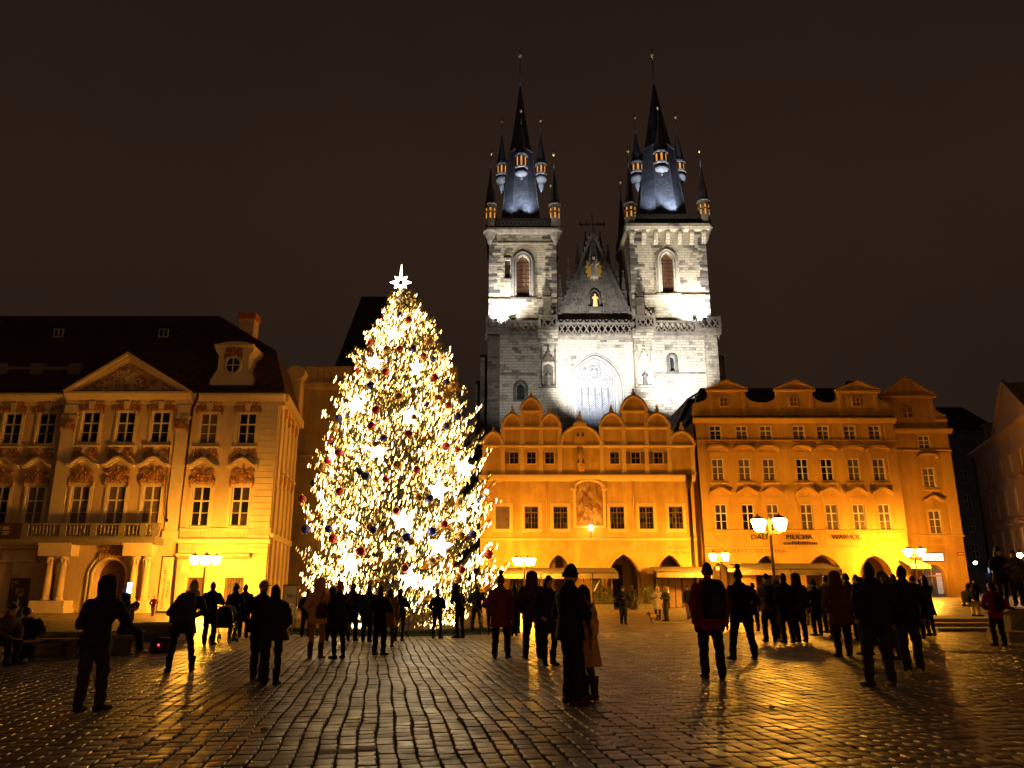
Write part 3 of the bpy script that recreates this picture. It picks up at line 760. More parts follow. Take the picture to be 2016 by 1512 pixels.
        for k in range(n):                                          # pierced relief on the parapet
            a = X0+1.0+(Wd-2.0)*(k+.5)/n; q.tube([(a+.26*cos(j*pi/4), Y-.37, (pz0+pz1)/2-.05+.36*sin(j*pi/4)) for j in range(9)], .05, 4, False)
        obj('parapet_relief', q, M['quoin0'], tw)
        # low saddle roofs that tie spire to corner turrets
        q = MB(); q.lathe(cxx, yc, [(Wd*.72, pz0+.05), (Wd*.42, pz0+2.0)], 4, pi/4, False); obj('tower_roof', q, M['slate'], ch)
        # main spire
        zb = z(T['spb'][2], yc); zcol = z(T['collar'][2], yc); zap = z(T['apex'], yc)
        rb_ = (x(T['spb'][1], T['spb'][2], yc)-x(T['spb'][0], T['spb'][2], yc))/2*1.13; rc_ = (x(T['collar'][1], T['collar'][2], yc)-x(T['collar'][0], T['collar'][2], yc))/2*1.13
        sx = (x(T['spb'][0], T['spb'][2], yc)+x(T['spb'][1], T['spb'][2], yc))/2
        q = MB(); zb0 = pz0+.3; pr = []
        for k in range(13):
            t = k/12; zz = zb0+(zcol-zb0)*t; base = rb_*1.07+(rc_-rb_*1.07)*(t**.85)
            pr.append((base, zz))
        q.lathe(sx, yc, pr, 8, pi/8, False)
        q.lathe(sx, yc, [(rc_*1.06, zcol-.15), (rc_*1.08, zcol+.05), (rc_*.97, zcol+.25)], 8, pi/8, False)
        q.lathe(sx, yc, [(rc_*.97, zcol+.1), (rc_*.80, zcol+(zap-zcol)*.12), (rc_*.42, zcol+(zap-zcol)*.55), (.12, zap)], 8, pi/8, False)
        sp_ = obj('spire', q, M['slate'], ch)
        q = MB()
        for k in range(8):
            a = pi/8+k*pi/4
            q.tube([(sx+r*1.005*cos(a), yc+r*1.005*sin(a), zz) for r, zz in pr], .085, 4, False, False)
        obj('hip_flashing', q, mat('lead_flashing', (.09, .095, .11), .35, metal=.5, var=.2), sp_)
        def finial(par, X_, y_, z0_, z1_, r, rod):
            q = MB(); q.tube([(X_, y_, z0_), (X_, y_, z1_-r)], [rod, rod*.6], 6); obj('finial_rod', q, mat('grey_finial_rod', (.22, .22, .22), .4, metal=.7, var=0), par)
            q = MB(); q.ball((X_, y_, z1_), r, 10, 7); q.lathe(X_, y_, [(r*.5, z1_-r*1.3), (r*.75, z1_-r*1.1), (r*.3, z1_-r*.7)], 8); obj('gilded_ball', q, M['gold'], par)
            q = MB(); q.tube([(X_, y_, z1_+r*.9), (X_, y_, z1_+r*4.2)], .035, 5); q.box(X_-r*.8, X_+r*.8, y_-.03, y_+.03, z1_+r*2.8, z1_+r*2.95); obj('finial_cross', q, M['bronze'], par)
        finial(sp_, sx, yc, zap-.3, z(T['ball'], yc), .32, .12)
        # dormer-like turrets round the spire
        def turret(X_, y_, zb_, zw0, zw1, zcone, zap_, zball, r, corner=False):
            q = MB(); hgt = zw1-zw0
            if corner:
                q.lathe(X_, y_, [(.12, zb_-2.4), (r*.55, zb_-1.6), (r*.62, zb_-1.3), (r*1.02, zb_-.5), (r*1.3, zb_-.25), (r*1.3, zb_), (r*.98, zb_+.02), (r*.98, zw1+.45), (r*1.15, zw1+.5), (r*1.15, zw1+.62), (.3, zw1+.63)], 8, pi/8, False)
                m_ = M['trimstone']
            else:
                q.lathe(X_, y_, [(.06, zb_-2.0), (r*.3, zb_-1.5), (r*.52, zb_-1.0), (r*.50, zb_-.75), (r*.45, zb_-.6), (r*.9, zb_-.4), (r*1.1, zb_), (r*1.05, zb_+.35), (r*.78, zb_+.45)], 12, 0, True)
                m_ = M['turretstone']
            tb = obj('turret', q, m_, ch)
            q = MB()
            if not corner:
                q.lathe(X_, y_, [(r*.92, zb_+.42), (r*.92, zw0-.28), (r*.95, zw0-.25), (r*.95, zw1+.22)], 8, pi/8, False); obj('turret_body', q, M['roof_black'], tb)
                q = MB(); q.lathe(X_, y_, [(r*.9, zw0-.38), (r*1.16, zw0-.32), (r*1.16, zw0-.06), (r*.9, zw0)], 8, pi/8, False); obj('turret_ring', q, M['turretstone'], tb); q = MB(); q.lathe(X_, y_, [(r*.9, zw1+.06), (r*1.12, zw1+.1), (r*1.12, zw1+.34), (r*.9, zw1+.36)], 8, pi/8, False)
                obj('turret_ring', q, M['turretstone'], tb)
            ph_ = pi/8
            ap = r*(.985 if corner else .955)*cos(pi/8)
            for k in range(8):
                a = k*pi/4
                if sin(a) > .5: continue
                zs_ = [(zw0, zw1)] if not corner else [(zw0, zw0+hgt*.55), (zw0+hgt*.68, zw1)]
                for (c, d) in zs_:
                    q = MB(); w2 = r*.20
                    t_ = Vector((-sin(a), cos(a), 0)); n_ = Vector((cos(a), sin(a), 0)); o2 = Vector((X_, y_, 0))+n_*(ap+.02)
                    pl = arch_pts(-w2, w2, d-w2*1.3, w2*1.3, 6)
                    vs = [o2+t_*p+Vector((0, 0, v)) for p, v in [(-w2, c)]+pl+[(w2, c)]]
                    q.add(vs+[v-n_*.06 for v in vs], [tuple(range(len(vs)))[::-1]]+[(i, (i+1) % len(vs), (i+1) % len(vs)+len(vs), i+len(vs)) for i in range(len(vs))])
                    obj('lit_window', q, M['litwin'], tb)
                    q = MB(); q.tube([vs[i]+n_*.02 for i in range(len(vs))], .06, 4, False); obj('window_frame', q, M['roof_black'] if not corner else M['sootstone'], tb)
            q = MB(); q.lathe(X_, y_, [(r*1.08, zcone), (r*.86, zcone+.5), (r*.5, zcone+(zap_-zcone)*.5), (.07, zap_)], 8, pi/8, False); obj('turret_roof', q, M['slate'], tb)
            finial(tb, X_, y_, zap_-.2, zball, .2, .07)
        if side == 0:
            spec = [(0, -1, 344, 330, 311, 305, 245, 218, .88), (-1, 0, 356, 343.5, 329, 322, 267, 240, .80), (1, 0, 354, 343, 329, 321, 265, 238, .80)]
            cr = [(966, 405, 435, 412, 403, 333, 303, -1, 0), (1092, 405, 435, 412, 403, 333, 304, 1, 0), (1085, 425, 437, 422, 412, 385, 366, 1, 1)]
        else:
            spec = [(0, -1, 336, 322, 306, 302, 236, 212, 1.02), (-1, 0, 353, 339, 326, 320, 262, 232, .92), (1, 0, 351, 338, 325, 319, 262, 231, .92)]
            cr = [(1241, 400, 432, 410, 400, 331, 298, -1, 0), (1386, 400, 428, 405, 398, 329, 298, 1, 0), (1223, 425, 440, 424, 415, 385, 359, -1, 1)]
        for (dx, dy, pb, p0, p1, pcn, pap, pbl, r) in spec:
            rr_ = rc_*1.10
            tpx = {(0, 0): 1026.5, (0, -1): 988, (0, 1): 1065, (1, 0): 1301, (1, -1): 1254, (1, 1): 1336}[(side, dx)]
            y_ = yc+dy*rr_*.85
            X_ = x(tpx, 330, y_)
            turret(X_, y_, z(pb, y_), z(p0, y_), z(p1, y_), z(pcn, y_), z(pap, y_), z(pbl, y_), r)
        for (px, _, pb, p1, pc, pa, pbl, sx_, back) in cr:
            y_ = Y+.15 if not back else Y+Wd-.15
            X_ = x(px, 420, y_); zb_ = ztop+.1
            turret(X_, y_, zb_, z(pb-2, y_) if not back else zb_+.3, z(p1, y_) if not back else zb_+1.7, z(pc, y_) if not back else zb_+2.4, z(pa, y_), z(pbl, y_), .82, True)
    return ch

def robed_figure(cx, cy, z0, h, child=False):
    """a carved standing figure in a long robe"""
    q = MB(); s = h
    pr = [(.17, 0), (.185, .03), (.15, .2), (.14, .4), (.125, .56), (.15, .68), (.155, .76), (.10, .82), (.045, .845), (.045, .86)]
    n = 14; rings = []
    for r, t in pr:
        f = .10 if t < .5 else .02
        rings.append([(cx+s*r*(1+f*cos(5*a+t*3))*cos(a), cy+s*r*.72*(1+f*cos(5*a+t*3))*sin(a), z0+s*t) for a in [2*pi*k/n for k in range(n)]])
    q.loft(rings)
    q.ball((cx, cy, z0+s*.91), (s*.055, s*.06, s*.07), 10, 8); q.ball((cx, cy+s*.02, z0+s*.925), (s*.07, s*.06, s*.07), 10, 8)
    q.ball((cx, cy-s*.06, z0+s*.905), (s*.012, s*.015, s*.018), 5, 4)
    for sd in (-1, 1): q.tube([(cx+sd*s*.14, cy, z0+s*.76), (cx+sd*s*.17, cy-s*.05, z0+s*.62), (cx+sd*s*.05, cy-s*.12, z0+s*.62)], [s*.05, s*.05, s*.025], 7)
    if child:
        q.ball((cx+s*.08, cy-s*.12, z0+s*.70), (s*.045, s*.05, s*.09), 8, 6); q.ball((cx+s*.08, cy-s*.13, z0+s*.82), s*.035, 8, 6)
        q.lathe(cx, cy, [(s*.05, z0+s*.965), (s*.075, z0+s*1.02), (s*.05, z0+s*.985)], 8)
    return q
church = build_church()

# ------------------------------------------------------------------ floodlights that stand on the church and on the roofs before it
def floodlight(loc, aim, power, spot, col, label, size=.5, blend=.6, r=.15):
    loc = Vector(loc); d = (Vector(aim)-loc).normalized()
    t = thing('floodlight', label, 'floodlight', loc, 'floodlights on the church')
    rot = d.to_track_quat('-Z', 'Y')
    q = MB(); s = size/2
    q.loft([[tuple(loc+rot @ Vector((a*s*k, b*s*.7*k, c))) for a, b in ((-1, -1), (1, -1), (1, 1), (-1, 1))] for k, c in ((.6, s*.9), (1, s*.3), (1.05, -.02))], smooth=False)
    obj('housing', q, M['iron'], t)
    q = MB(); q.loft([[tuple(loc+rot @ Vector((a*s*.95, b*s*.65, c))) for a, b in ((-1, -1), (1, -1), (1, 1), (-1, 1))] for c in (-.022, -.03)], smooth=False)
    obj('lens', q, mat('floodlight_lens', (.8, .8, .8), .2, var=0, emit=(1, .97, .9), estr=6), t)
    q = MB(); q.tube([loc+rot @ Vector((-s*1.15, 0, s*.3)), loc+Vector((0, 0, -s*1.6))+rot @ Vector((-s*1.1, 0, 0))*.8], .04, 5); q.tube([loc+rot @ Vector((s*1.15, 0, s*.3)), loc+Vector((0, 0, -s*1.6))+rot @ Vector((s*1.1, 0, 0))*.8], .04, 5)
    q.box(loc.x-s, loc.x+s, loc.y-s*.5, loc.y+s*.5, loc.z-s*1.7, loc.z-s*1.55)
    obj('bracket', q, M['iron'], t)
    ld = bpy.data.lights.new('floodlight_beam', 'SPOT'); ld.energy = power; ld.color = col; ld.spot_size = rad(spot); ld.spot_blend = blend; ld.shadow_soft_size = r
    lo = bpy.data.objects.new('floodlight_beam', ld); COL.objects.link(lo); lo.location = d*.12
    lo.rotation_euler = rot.to_euler(); lo.parent = t
    return t
COOL = (1.0, .95, .88); ICE = (.70, .80, 1.0)
def church_floods():
    Y = 96.0; z = ZZ
    P = lambda px, py, y: at(px, py, y)
    # gallery floods, close under the outer corners of the towers
    floodlight(P(976, 629, Y-2.2), P(992, 588, Y), 9000, 112, COOL, 'floodlight on the gallery by the left tower corner', .5, .8)
    floodlight(P(1386, 627, Y-2.2), P(1362, 588, Y), 10500, 112, COOL, 'floodlight on the gallery by the right tower corner', .5, .8)
    # floods on the roofs of the gabled house, thrown at the facade
    floodlight(P(1140, 858, 80), P(1165, 716, Y), 60000, 42, COOL, 'floodlight behind the middle house gable aimed at the great window', .7, .75)
    floodlight(P(1180, 856, 80), P(1178, 765, Y), 11000, 32, (.82, .90, 1.0), 'cooler floodlight behind the house gable aimed at the window tracery', .7, .6)
    floodlight(P(1312, 832, 82), P(1325, 720, Y), 44000, 44, COOL, 'floodlight behind the right house gable aimed at the right bay', .7, .75)
    floodlight(P(1010, 850, 80), P(1018, 700, Y), 4500, 60, COOL, 'floodlight behind the left house gable aimed at the left bay', .7, .8)
    floodlight(P(1060, 860, 76), P(1036, 520, Y), 42000, 24, (1, .86, .63), 'floodlight behind the house gables aimed up at the left tower', .7, .9)
    floodlight(P(1260, 856, 76), P(1322, 515, Y), 66000, 26, (1, .87, .65), 'floodlight behind the house gables aimed up at the right tower', .7, .9)
    # small floods at the foot of each spire
    for k, (px, py) in enumerate(((1024.6, 'left'), (1300, 'right'))):
        for dx, wd in ((-1, 'left'), (1, 'right')):
            sc_ = 1 if k == 0 else 1.2
            Yb = Y+.25
            floodlight(P(px+dx*26*sc_, 425 if k == 0 else 419, Yb), P(px+dx*7*sc_, 300, Y+3.4), 5600*(1.35 if dx > 0 else .8)*(1 if k == 0 else 1.25), 84, ICE,
                       'small bluish floodlight at the %s foot of the %s spire' % (wd, py), .35, .7, .12)
church_floods()
# ------------------------------------------------------------------ shared ornament
def stucco_mesh(w, h, seed, m, shell=True):
    """a rocaille ornament: a cartouche between mirrored scrolls and leaves"""
    rr = random.Random(seed); q = MB()
    if shell:
        q.ball((0, -.08, h*.42), (w*.13, .09, h*.24), 10, 7)
        q.tube([(w*.17*cos(k*pi/8), -.10, h*.42+h*.30*sin(k*pi/8)) for k in range(17)], .05, 5)
        q.ball((0, -.1, h*.86), (w*.06, .09, h*.13), 8, 5)
    for s in (-1, 1):
        for (cx, cz, r0, tr, ph) in ((.27, .62, .17, 1.5, 0), (.36, .25, .15, 1.4, 2.2), (.17, .15, .10, 1.3, 1.0)):
            pts = []; n = 12
            for k in range(n+1):
                t = k/n; a = ph+tr*2*pi*t; r = r0*w*(1-.75*t)
                pts.append((s*(cx*w+r*cos(a)), -.07-.05*t, cz*h+r*sin(a)*.9))
            q.tube(pts, [.055*(1-.4*k/n) for k in range(n+1)], 5)
        for k in range(9):
            a = rr.uniform(0, pi); d = rr.uniform(.18, .46)
            q.ball((s*w*d*abs(cos(a))+s*.08*w, -.06, h*(.08+.85*rr.random()*(1-d*.5))), (w*rr.uniform(.03, .06), .06, h*rr.uniform(.04, .09)), 6, 4, Matrix.Rotation(rr.uniform(-.9, .9), 3, 'Y'))
        q.tube([(s*w*.40, -.05, h*.42), (s*w*.47, -.08, h*.2), (s*w*.46, -.06, -h*.05), (s*w*.42, -.05, -h*.22)], [.07, .08, .06, .02], 5)
    return q.mesh('stucco_ornament', m)
def scroll_hood(w, h, d=.45, t=.16, kind='curved'):
    """a hood moulding: an undulating cornice strip over a window"""
    q = MB(); n = 16; top = []
    for k in range(n+1):
        u = -1+2*k/n
        if kind == 'curved': zz = h*(.5+.5*cos(pi*u))**.9+(.08*h if abs(u) > .85 else 0)
        elif kind == 'arc': zz = h*sqrt(max(0, 1-u*u*.96))
        else: zz = h*max(0, 1-abs(u)*1.25) if abs(u) < .8 else 0
        top.append((u*w/2, zz))
    for (a, za), (b, zb) in zip(top[:-1], top[1:]):
        for (y0, y1, z0, z1) in ((-d, 0, 0, t), (-d*.55, 0, -t*.75, 0)):
            q.add([(a, y0, za+z0), (b, y0, zb+z0), (b, y1, zb+z0), (a, y1, za+z0), (a, y0, za+z1), (b, y0, zb+z1), (b, y1, zb+z1), (a, y1, za+z1)], [(0, 3, 2, 1), (4, 5, 6, 7), (0, 1, 5, 4), (2, 3, 7, 6), (3, 0, 4, 7), (1, 2, 6, 5)])
    return q
def surround_mb(w, h, b=.16, d=.07, ears=.0, sill=.1):
    """a moulded frame round an opening of w x h; its origin is the opening's lower left corner"""
    q = MB()
    for (t0, t1, dd) in ((0, b*.55, d), (b*.55, b, d*.55)):
        q.box(-t1, -t0, -dd, 0, -t0, h+t0); q.box(w+t0, w+t1, -dd, 0, -t0, h+t0); q.box(-t1, w+t1, -dd, 0, h+t0, h+t1); q.box(-t1, w+t1, -dd, 0, -t1, -t0)
    if sill: q.run_x([(0, -b-.14), (-d*2.2, -b-.10), (-d*2.6, -b), (0, -b)], -b-sill, w+b+sill)
    return q

# ------------------------------------------------------------------ the palace
def build_palace():
    Y = 52.0; z = lambda py, y=Y: ZZ(py, y); x = lambda px, py, y=Y: XX(px, py, y)
    zc = z(790)                                                    # foot of the main cornice
    xr = x(536, 1000); xl = x(-330, 1000)
    pal = thing('palace', 'cream rococo palace with rust stucco ornament and a triangular pediment beside the lit tree', 'palace', (x(262, 1100), Y, 0))
    px0, px1 = x(132, 900), x(366, 900)                            # projecting centre
    up = [23, 90, 184, 252, 320, 410, 486, -60, -150]; lo = [-2, 68, 163, 235, 304, 395, 473, -88, -180]
    ww = 1.22
    cols = [.5*(x(a, 843)+x(b, 995)) for a, b in zip(up, lo)]
    yb = lambda cx: Y-.45 if px0 < cx < px1 else Y
    z2a, z2b = z(874), z(813); z1a, z1b = z(1036), z(957)
    zbal = z(1061)
    wallmat = M['plaster_palace']
    mb = MB()
    for a, b, yy in ((xl, px0, Y), (px0, px1, Y-.45), (px1, xr, Y)):
        hs = [(c-ww/2, c+ww/2, z2a, z2b) for c in cols if a < c < b]+[(c-ww/2, c+ww/2, z1a, z1b) for c in cols if a < c < b]
        if a == px0:
            d0, d1 = x(190, 1150), x(252, 1150); hs.append((d0, d1, 0, z(1102), (d1-d0)/2, .9))
        if a == px1:
            for pa, pb in ((366, 397), (441, 478)): hs.append((x(pa, 1165), x(pb, 1165), z(1205), z(1137)))
        if a == xl:
            pass
        wall_front(mb, a, b, 0, zc, yy, hs, .32)
    for e in (px0, px1): mb.quad((e, Y-.45, 0), (e, Y, 0), (e, Y, zc), (e, Y-.45, zc))
    Yb = 61.4; xb = xr-.146*(Yb-Y)                                 # side wall, which runs back at a slant
    mb.quad((xr, Y, 0), (xb, Yb, 0), (xb, Yb, zc), (xr, Y, zc)); mb.quad((xl, Y, 0), (xl, Y, zc), (xl, Yb, zc), (xl, Yb, 0))
    obj('wall', mb, wallmat, pal)
    # side-wall pilasters, hoods
    q = MB(); dv = Vector((-.146, 1, 0)).normalized(); nv = Vector((dv.y, -dv.x, 0)); Ls = (Yb-Y)/dv.y
    def sp(s, o, zz): p = Vector((xr, Y, 0))+dv*s+nv*o; return (p.x, p.y, zz)
    def sbox(s0, s1, o, z0, z1): q.loft([[sp(s0, 0, zz), sp(s1, 0, zz), sp(s1, o, zz), sp(s0, o, zz)][::-1] for zz in (z0, z1)], False)
    for s in (.3, 2.2, 4.2, 6.2, 8.2): sbox(s, s+.9, .16, .3, zc-.4)
    for s in (1.3, 3.3, 5.3, 7.3): sbox(s, s+.8, .06, z1a, z1b); sbox(s-.15, s+.95, .34, z(925), z(918)); sbox(s, s+.8, .06, z2a, z2b)
    sbox(0, Ls, .22, z(1062), z(1050)); sbox(0, Ls, .5, zc, zc+.55); sbox(0, Ls, .15, zc-.5, zc)
    obj('side_pilasters', q, M['trim_palace'], pal)
    q = MB()
    for k, s in enumerate((1.7, 3.7, 5.7, 7.7)):
        for kk in range(14):
            rr = R; q.ball(sp(s+rr.uniform(-.5, .5), .12, zc-.7+rr.uniform(-.35, .5)), (.14, .14, .18), 6, 4)
            q.ball(sp(s+rr.uniform(-.45, .45), .12, z(935)+rr.uniform(-.3, .3)), (.13, .13, .17), 6, 4)
    obj('side_stucco', q, M['stucco'], pal)
    # cornice
    prof = lambda y: [(y, zc-.35), (y-.12, zc-.3), (y-.12, zc-.05), (y-.25, zc), (y-.55, zc+.28), (y-.62, zc+.30), (y-.62, zc+.45), (y, zc+.45)]
    q = MB(); q.run_x(prof(Y), xl, px0-.002); q.run_x(prof(Y-.45), px0-.3, px1+.3); q.run_x(prof(Y), px1+.302, xr+.35)
    obj('cornice', q, M['trim_palace'], pal)
    # giant pilasters with capitals
    q = MB()
    caps = []
    for pa, pb in ((121, 152), (346, 373)):
        a, b = x(pa+2, 900), x(pb-2, 900); yy = Y-.45
        q = MB(); q.box(a, b, yy-.16, yy-.002, zbal+.5, zc-.38); q.box(a-.1, b+.1, yy-.24, yy-.003, zbal, zbal+.5); q.box(a-.08, b+.08, yy-.24, yy-.003, z(828), z(822)); obj('pilaster', q, M['trim_palace'], pal); caps.append(((a+b)/2, yy-.2))
    a, b = xr-1.35, xr-.05; q = MB()
    k = 0; zz = 0.35
    while zz < zc-.6:                                              # banded corner pier
        if not z(1064) < zz < z(1040): q.box(a+.02*(k % 2), b-.02*(k % 2), Y-.11, Y-.002, zz+.012, zz+.40)
        zz += .42; k += 1
    obj('corner_pier', q, M['trim_palace'], pal)
    cm = stucco_mesh(1.0, .9, 5, M['stucco'])
    for cx, yy in caps: inst('capital', cm, pal, (cx, yy, z(850)))
    # windows
    om = [stucco_mesh(1.7, 1.15, s, M['stucco']) for s in (1, 2, 3)]
    om2 = [stucco_mesh(1.75, .75, s, M['stucco'], shell=False) for s in (7, 8)]
    om3 = [stucco_mesh(1.9, .95, s, M['stucco']) for s in (17, 18)]
    sm2 = surround_mb(ww, z2b-z2a, .2, .09).mesh('surround', M['trim_palace']); sm1 = surround_mb(ww, z1b-z1a, .22, .09, sill=.02).mesh('surround', M['trim_palace'])
    hood = scroll_hood(2.05, .55, .5, .13).mesh('window_hood', M['trim_palace'])
    key = MB(); key.loft([[(-.14, -.14, 0), (.14, -.14, 0), (.14, 0, 0), (-.14, 0, 0)], [(-.24, -.22, .55), (.24, -.22, .55), (.24, 0, .55), (-.24, 0, .55)]], False); keym = key.mesh('keystone', M['trim_palace'])
    apron = MB(); apron.box(-.95, .95, -.06, 0, -.62, -.12); apronm = apron.mesh('apron', M['trim_palace'])
    for k, c in enumerate(cols):
        yy = yb(c)
        wd = window(pal, c-ww/2, c+ww/2, z2a, z2b, yy+.16, 2, (.36, .32, .32), .085, .03, M['wood_white'], M['glass'], M['glass_dusk'] if k in (5,) else None)
        inst('surround', sm2, wd, (c-ww/2, yy, z2a)); inst('keystone', keym, wd, (c, yy-.02, z2b+.12)); inst('apron', apronm, wd, (c, yy-.005, z2a-.15))
        inst('stucco_ornament', om3[k % 2], wd, (c, yy-.02, z2b+.02)); inst('stucco_ornament', om2[k % 2], wd, (c, yy-.06, z2a-.95))
        wd = window(pal, c-ww/2, c+ww/2, z1a, z1b, yy+.16, 2, (.36, .32, .32), .085, .03, M['wood_white'], M['glass'], M['glass_dusk'] if k in (1, 2, 3, 4) else None)
        inst('surround', sm1, wd, (c-ww/2, yy, z1a)); inst('window_hood', hood, wd, (c, yy, z(922))); inst('stucco_ornament', om[k % 3], wd, (c, yy-.1, z1b+.10))
    # string course, balcony with balusters
    q = MB(); q.run_x([(Y, zbal-.35), (Y-.2, zbal-.3), (Y-.3, zbal-.1), (Y-.3, zbal), (Y, zbal)], px1+.002, xr+.1)
    obj('string_course', q, M['trim_palace'], pal); q = MB(); q.run_x([(Y, z1a-.28), (Y-.16, z1a-.24), (Y-.16, z1a-.14), (Y, z1a-.14)], px1+.002, xr+.06)
    obj('string_course', q, M['trim_palace'], pal)
    q = MB()
    for c in cols[5:7]:
        for k in range(-3, 4): q.tube([(c+k*.24+.11*cos(j*pi/5), Y-.04, (zbal+z1a-.2)/2+.17*sin(j*pi/5)) for j in range(11)], .035, 4)
    obj('frieze_ornament', q, M['trim_palace'], pal)
    bx1 = x(330, 1050); yb0 = Y-1.55
    q = MB(); q.run_x([(yb0+.1, zbal-.45), (yb0-.05, zbal-.3), (yb0-.15, zbal-.12), (yb0-.15, zbal+.06), (Y-.46, zbal+.06), (Y-.46, zbal-.45)], xl+2, bx1)
    q.box(xl+2, bx1, yb0-.05, yb0+.17, z1a-.05, z1a+.07); q.box(xl+2, bx1, yb0-.03, yb0+.15, zbal+.062, zbal+.14)
    piers = [x(p, 1050) for p in (-120, -40, 78, 150, 208, 262, 303, 327)]
    for p in piers: q.box(p-.2, p+.2, yb0-.08, yb0+.2, zbal+.061, z1a+.09)
    bal = obj('balcony', q, M['granite'], pal)
    bl = MB(); hh = z1a-zbal-.21
    bl.lathe(0, 0, [(.05, 0), (.085, .04), (.05, .09), (.10, hh*.38), (.05, hh*.72), (.075, hh*.84), (.05, hh*.9), (.07, hh)], 8)
    blm = bl.mesh('baluster', M['granite'])
    for a, b in zip(piers[:-1], piers[1:]):
        n = int((b-a-.5)/.24)
        for k in range(n): inst('baluster', blm, bal, (a+.3+(b-a-.6)*(k+.5)/max(1, n), yb0+.06, zbal+.14))
    # portal: entablature, paired columns, arch mouldings, dark doors
    q = MB()
    for pa, pb in ((100, 163), (262, 318)):
        a, b = x(pa, 1090), x(pb, 1090); q = MB(); q.run_x([(Y-.452, z(1096)), (yb0+.15, z(1096)), (yb0+.1, z(1088)), (yb0+.1, z(1075)), (yb0-.05, z(1071)), (yb0-.05, zbal-.46), (Y-.452, zbal-.46)], a, b); obj('portal_entablature', q, M['trim_palace'], pal); q = MB()
        q.box(a-.05, b+.05, yb0+.05, Y-.452, .3, .75); q.box(a-.15, b+.15, yb0-.05, Y-.453, .0, .3); obj('column_base', q, M['trim_palace'], pal)
    cl = MB(); ch_ = z(1097)-.75
    cl.lathe(0, 0, [(.30, 0), (.30, .1), (.23, .18), (.235, .25), (.225, ch_*.5), (.19, ch_-.55), (.21, ch_-.5), (.23, ch_-.3), (.30, ch_-.08), (.30, ch_)], 14)
    for k in range(8): cl.ball((.25*cos(k*pi/4), .25*sin(k*pi/4), ch_-.26), (.08, .08, .14), 6, 4)
    clm = cl.mesh('column', M['plaster_palace'])
    for pc in (112, 138, 277, 301): inst('column', clm, pal, (x(pc, 1150), yb0+.45, .75))
    d0, d1 = x(190, 1150), x(252, 1150); zt = z(1102)
    q = MB(); q.box(d0, d1, Y-.45+.8, Y-.45+.88, 0, zt); dr = obj('door', q, M['wood_brown'], pal)
    q = MB()
    for s in (0, 1):
        a = d0+.08+s*(d1-d0)/2; b = a+(d1-d0)/2-.16
        for c, d in ((.2, 1.1), (1.25, 2.5)): q.cbox(a, b, Y-.45+.74, Y-.45+.8, c, d, .03)
    obj('door_panel', q, M['wood_brown'], dr)
    q = MB()
    for g, r_ in ((.1, .12), (.38, .08)):
        pp = [(d0-g, 0)]+arch_pts(d0-g, d1+g, zt-(d1-d0)/2, (d1-d0)/2+g, 14)+[(d1+g, 0)]
        q.tube([(p, Y-.5, v) for p, v in pp], r_, 5)
    obj('door_surround', q, M['trim_palace'], pal); inst('stucco_ornament', om[0], pal, ((d0+d1)/2, Y-.5, zt+.05))
    # blank carved overdoor reliefs at the left, hood mouldings on the right bay
    q = MB()
    for pa, pb, t in ((0, 82, 1078), (-110, -30, 1078)):
        a, b = x(pa, 1085), x(pb, 1085); q = MB(); q.run_x([(Y, z(t+4)), (Y-.4, z(t+2)), (Y-.45, z(t-4)), (Y, z(t-4))], a, b); q.box(a+.3, b-.3, Y-.14, Y-.002, z(t+26), z(t+6)); q.run_x([(Y, z(t+30)), (Y-.35, z(t+28)), (Y-.3, z(t+25)), (Y, z(t+25))], a, b)
        q.loft([[(a+1.1, Y-.2, z(1100)), (b-1.1, Y-.2, z(1100)), (b-1.1, Y, z(1100)), (a+1.1, Y, z(1100))], [((a+b)/2-.25, Y-.12, z(1130)), ((a+b)/2+.25, Y-.12, z(1130)), ((a+b)/2+.25, Y, z(1130)), ((a+b)/2-.25, Y, z(1130))]][::-1], False); obj('wall_relief', q, M['trim_palace'], pal)
    for pa, pb in ((353, 386), (436, 496)):
        a, b = x(pa, 1095), x(pb, 1095); q = MB(); q.run_x([(Y, z(1101)), (Y-.3, z(1098)), (Y-.62, z(1094)), (Y-.62, z(1091)), (Y, z(1089))], a, b); q.box(a+.25, b-.25, Y-.1, Y-.003, z(1128), z(1101)); obj('door_hood', q, M['trim_palace'], pal)
    q = MB(); q.box(px1+.002, xr-1.4, Y-.1, Y-.004, 0, .55); obj('plinth_course', q, M['trim_palace'], pal)
    # posters in the ground-floor openings
    def poster(par, a, b, c, d, y, base, marks, nm='poster'):
        q = MB(); q.box(a, b, y-.03, y, c, d); p_ = obj(nm, q, base, par)
        for (kind, u, v, w_, h_, m_) in marks:
            q = MB(); X_ = a+(b-a)*u; Z_ = c+(d-c)*v
            if kind == 'blob': q.ball((X_, y-.03, Z_), (w_*(b-a), .012, h_*(d-c)), 10, 6)
            else: q.box(X_, X_+w_*(b-a), y-.036, y-.0305, Z_, Z_+h_*(d-c))
            obj('print', q, m_, p_)
        return p_
    pd = mat('dark_brown_poster', (.10, .055, .035), .5, var=.25, scale=4); pm = mat('poster_mid_tone', (.30, .19, .13), .5, var=.3, scale=6); pl = mat('poster_pale_tone', (.55, .42, .32), .5, var=.2, scale=6); pw = mat('poster_white_print', (.6, .5, .42), .5, var=0)
    a, b, c, d = x(19, 1165), x(58, 1165), z(1197), z(1138)
    p = poster(pal, a, b, c, d, Y-.06, pd, [('blob', .55, .52, .26, .17, pm), ('blob', .62, .47, .13, .09, pl), ('blob', .42, .56, .1, .08, pl), ('bar', .08, .08, .45, .035, pw)])
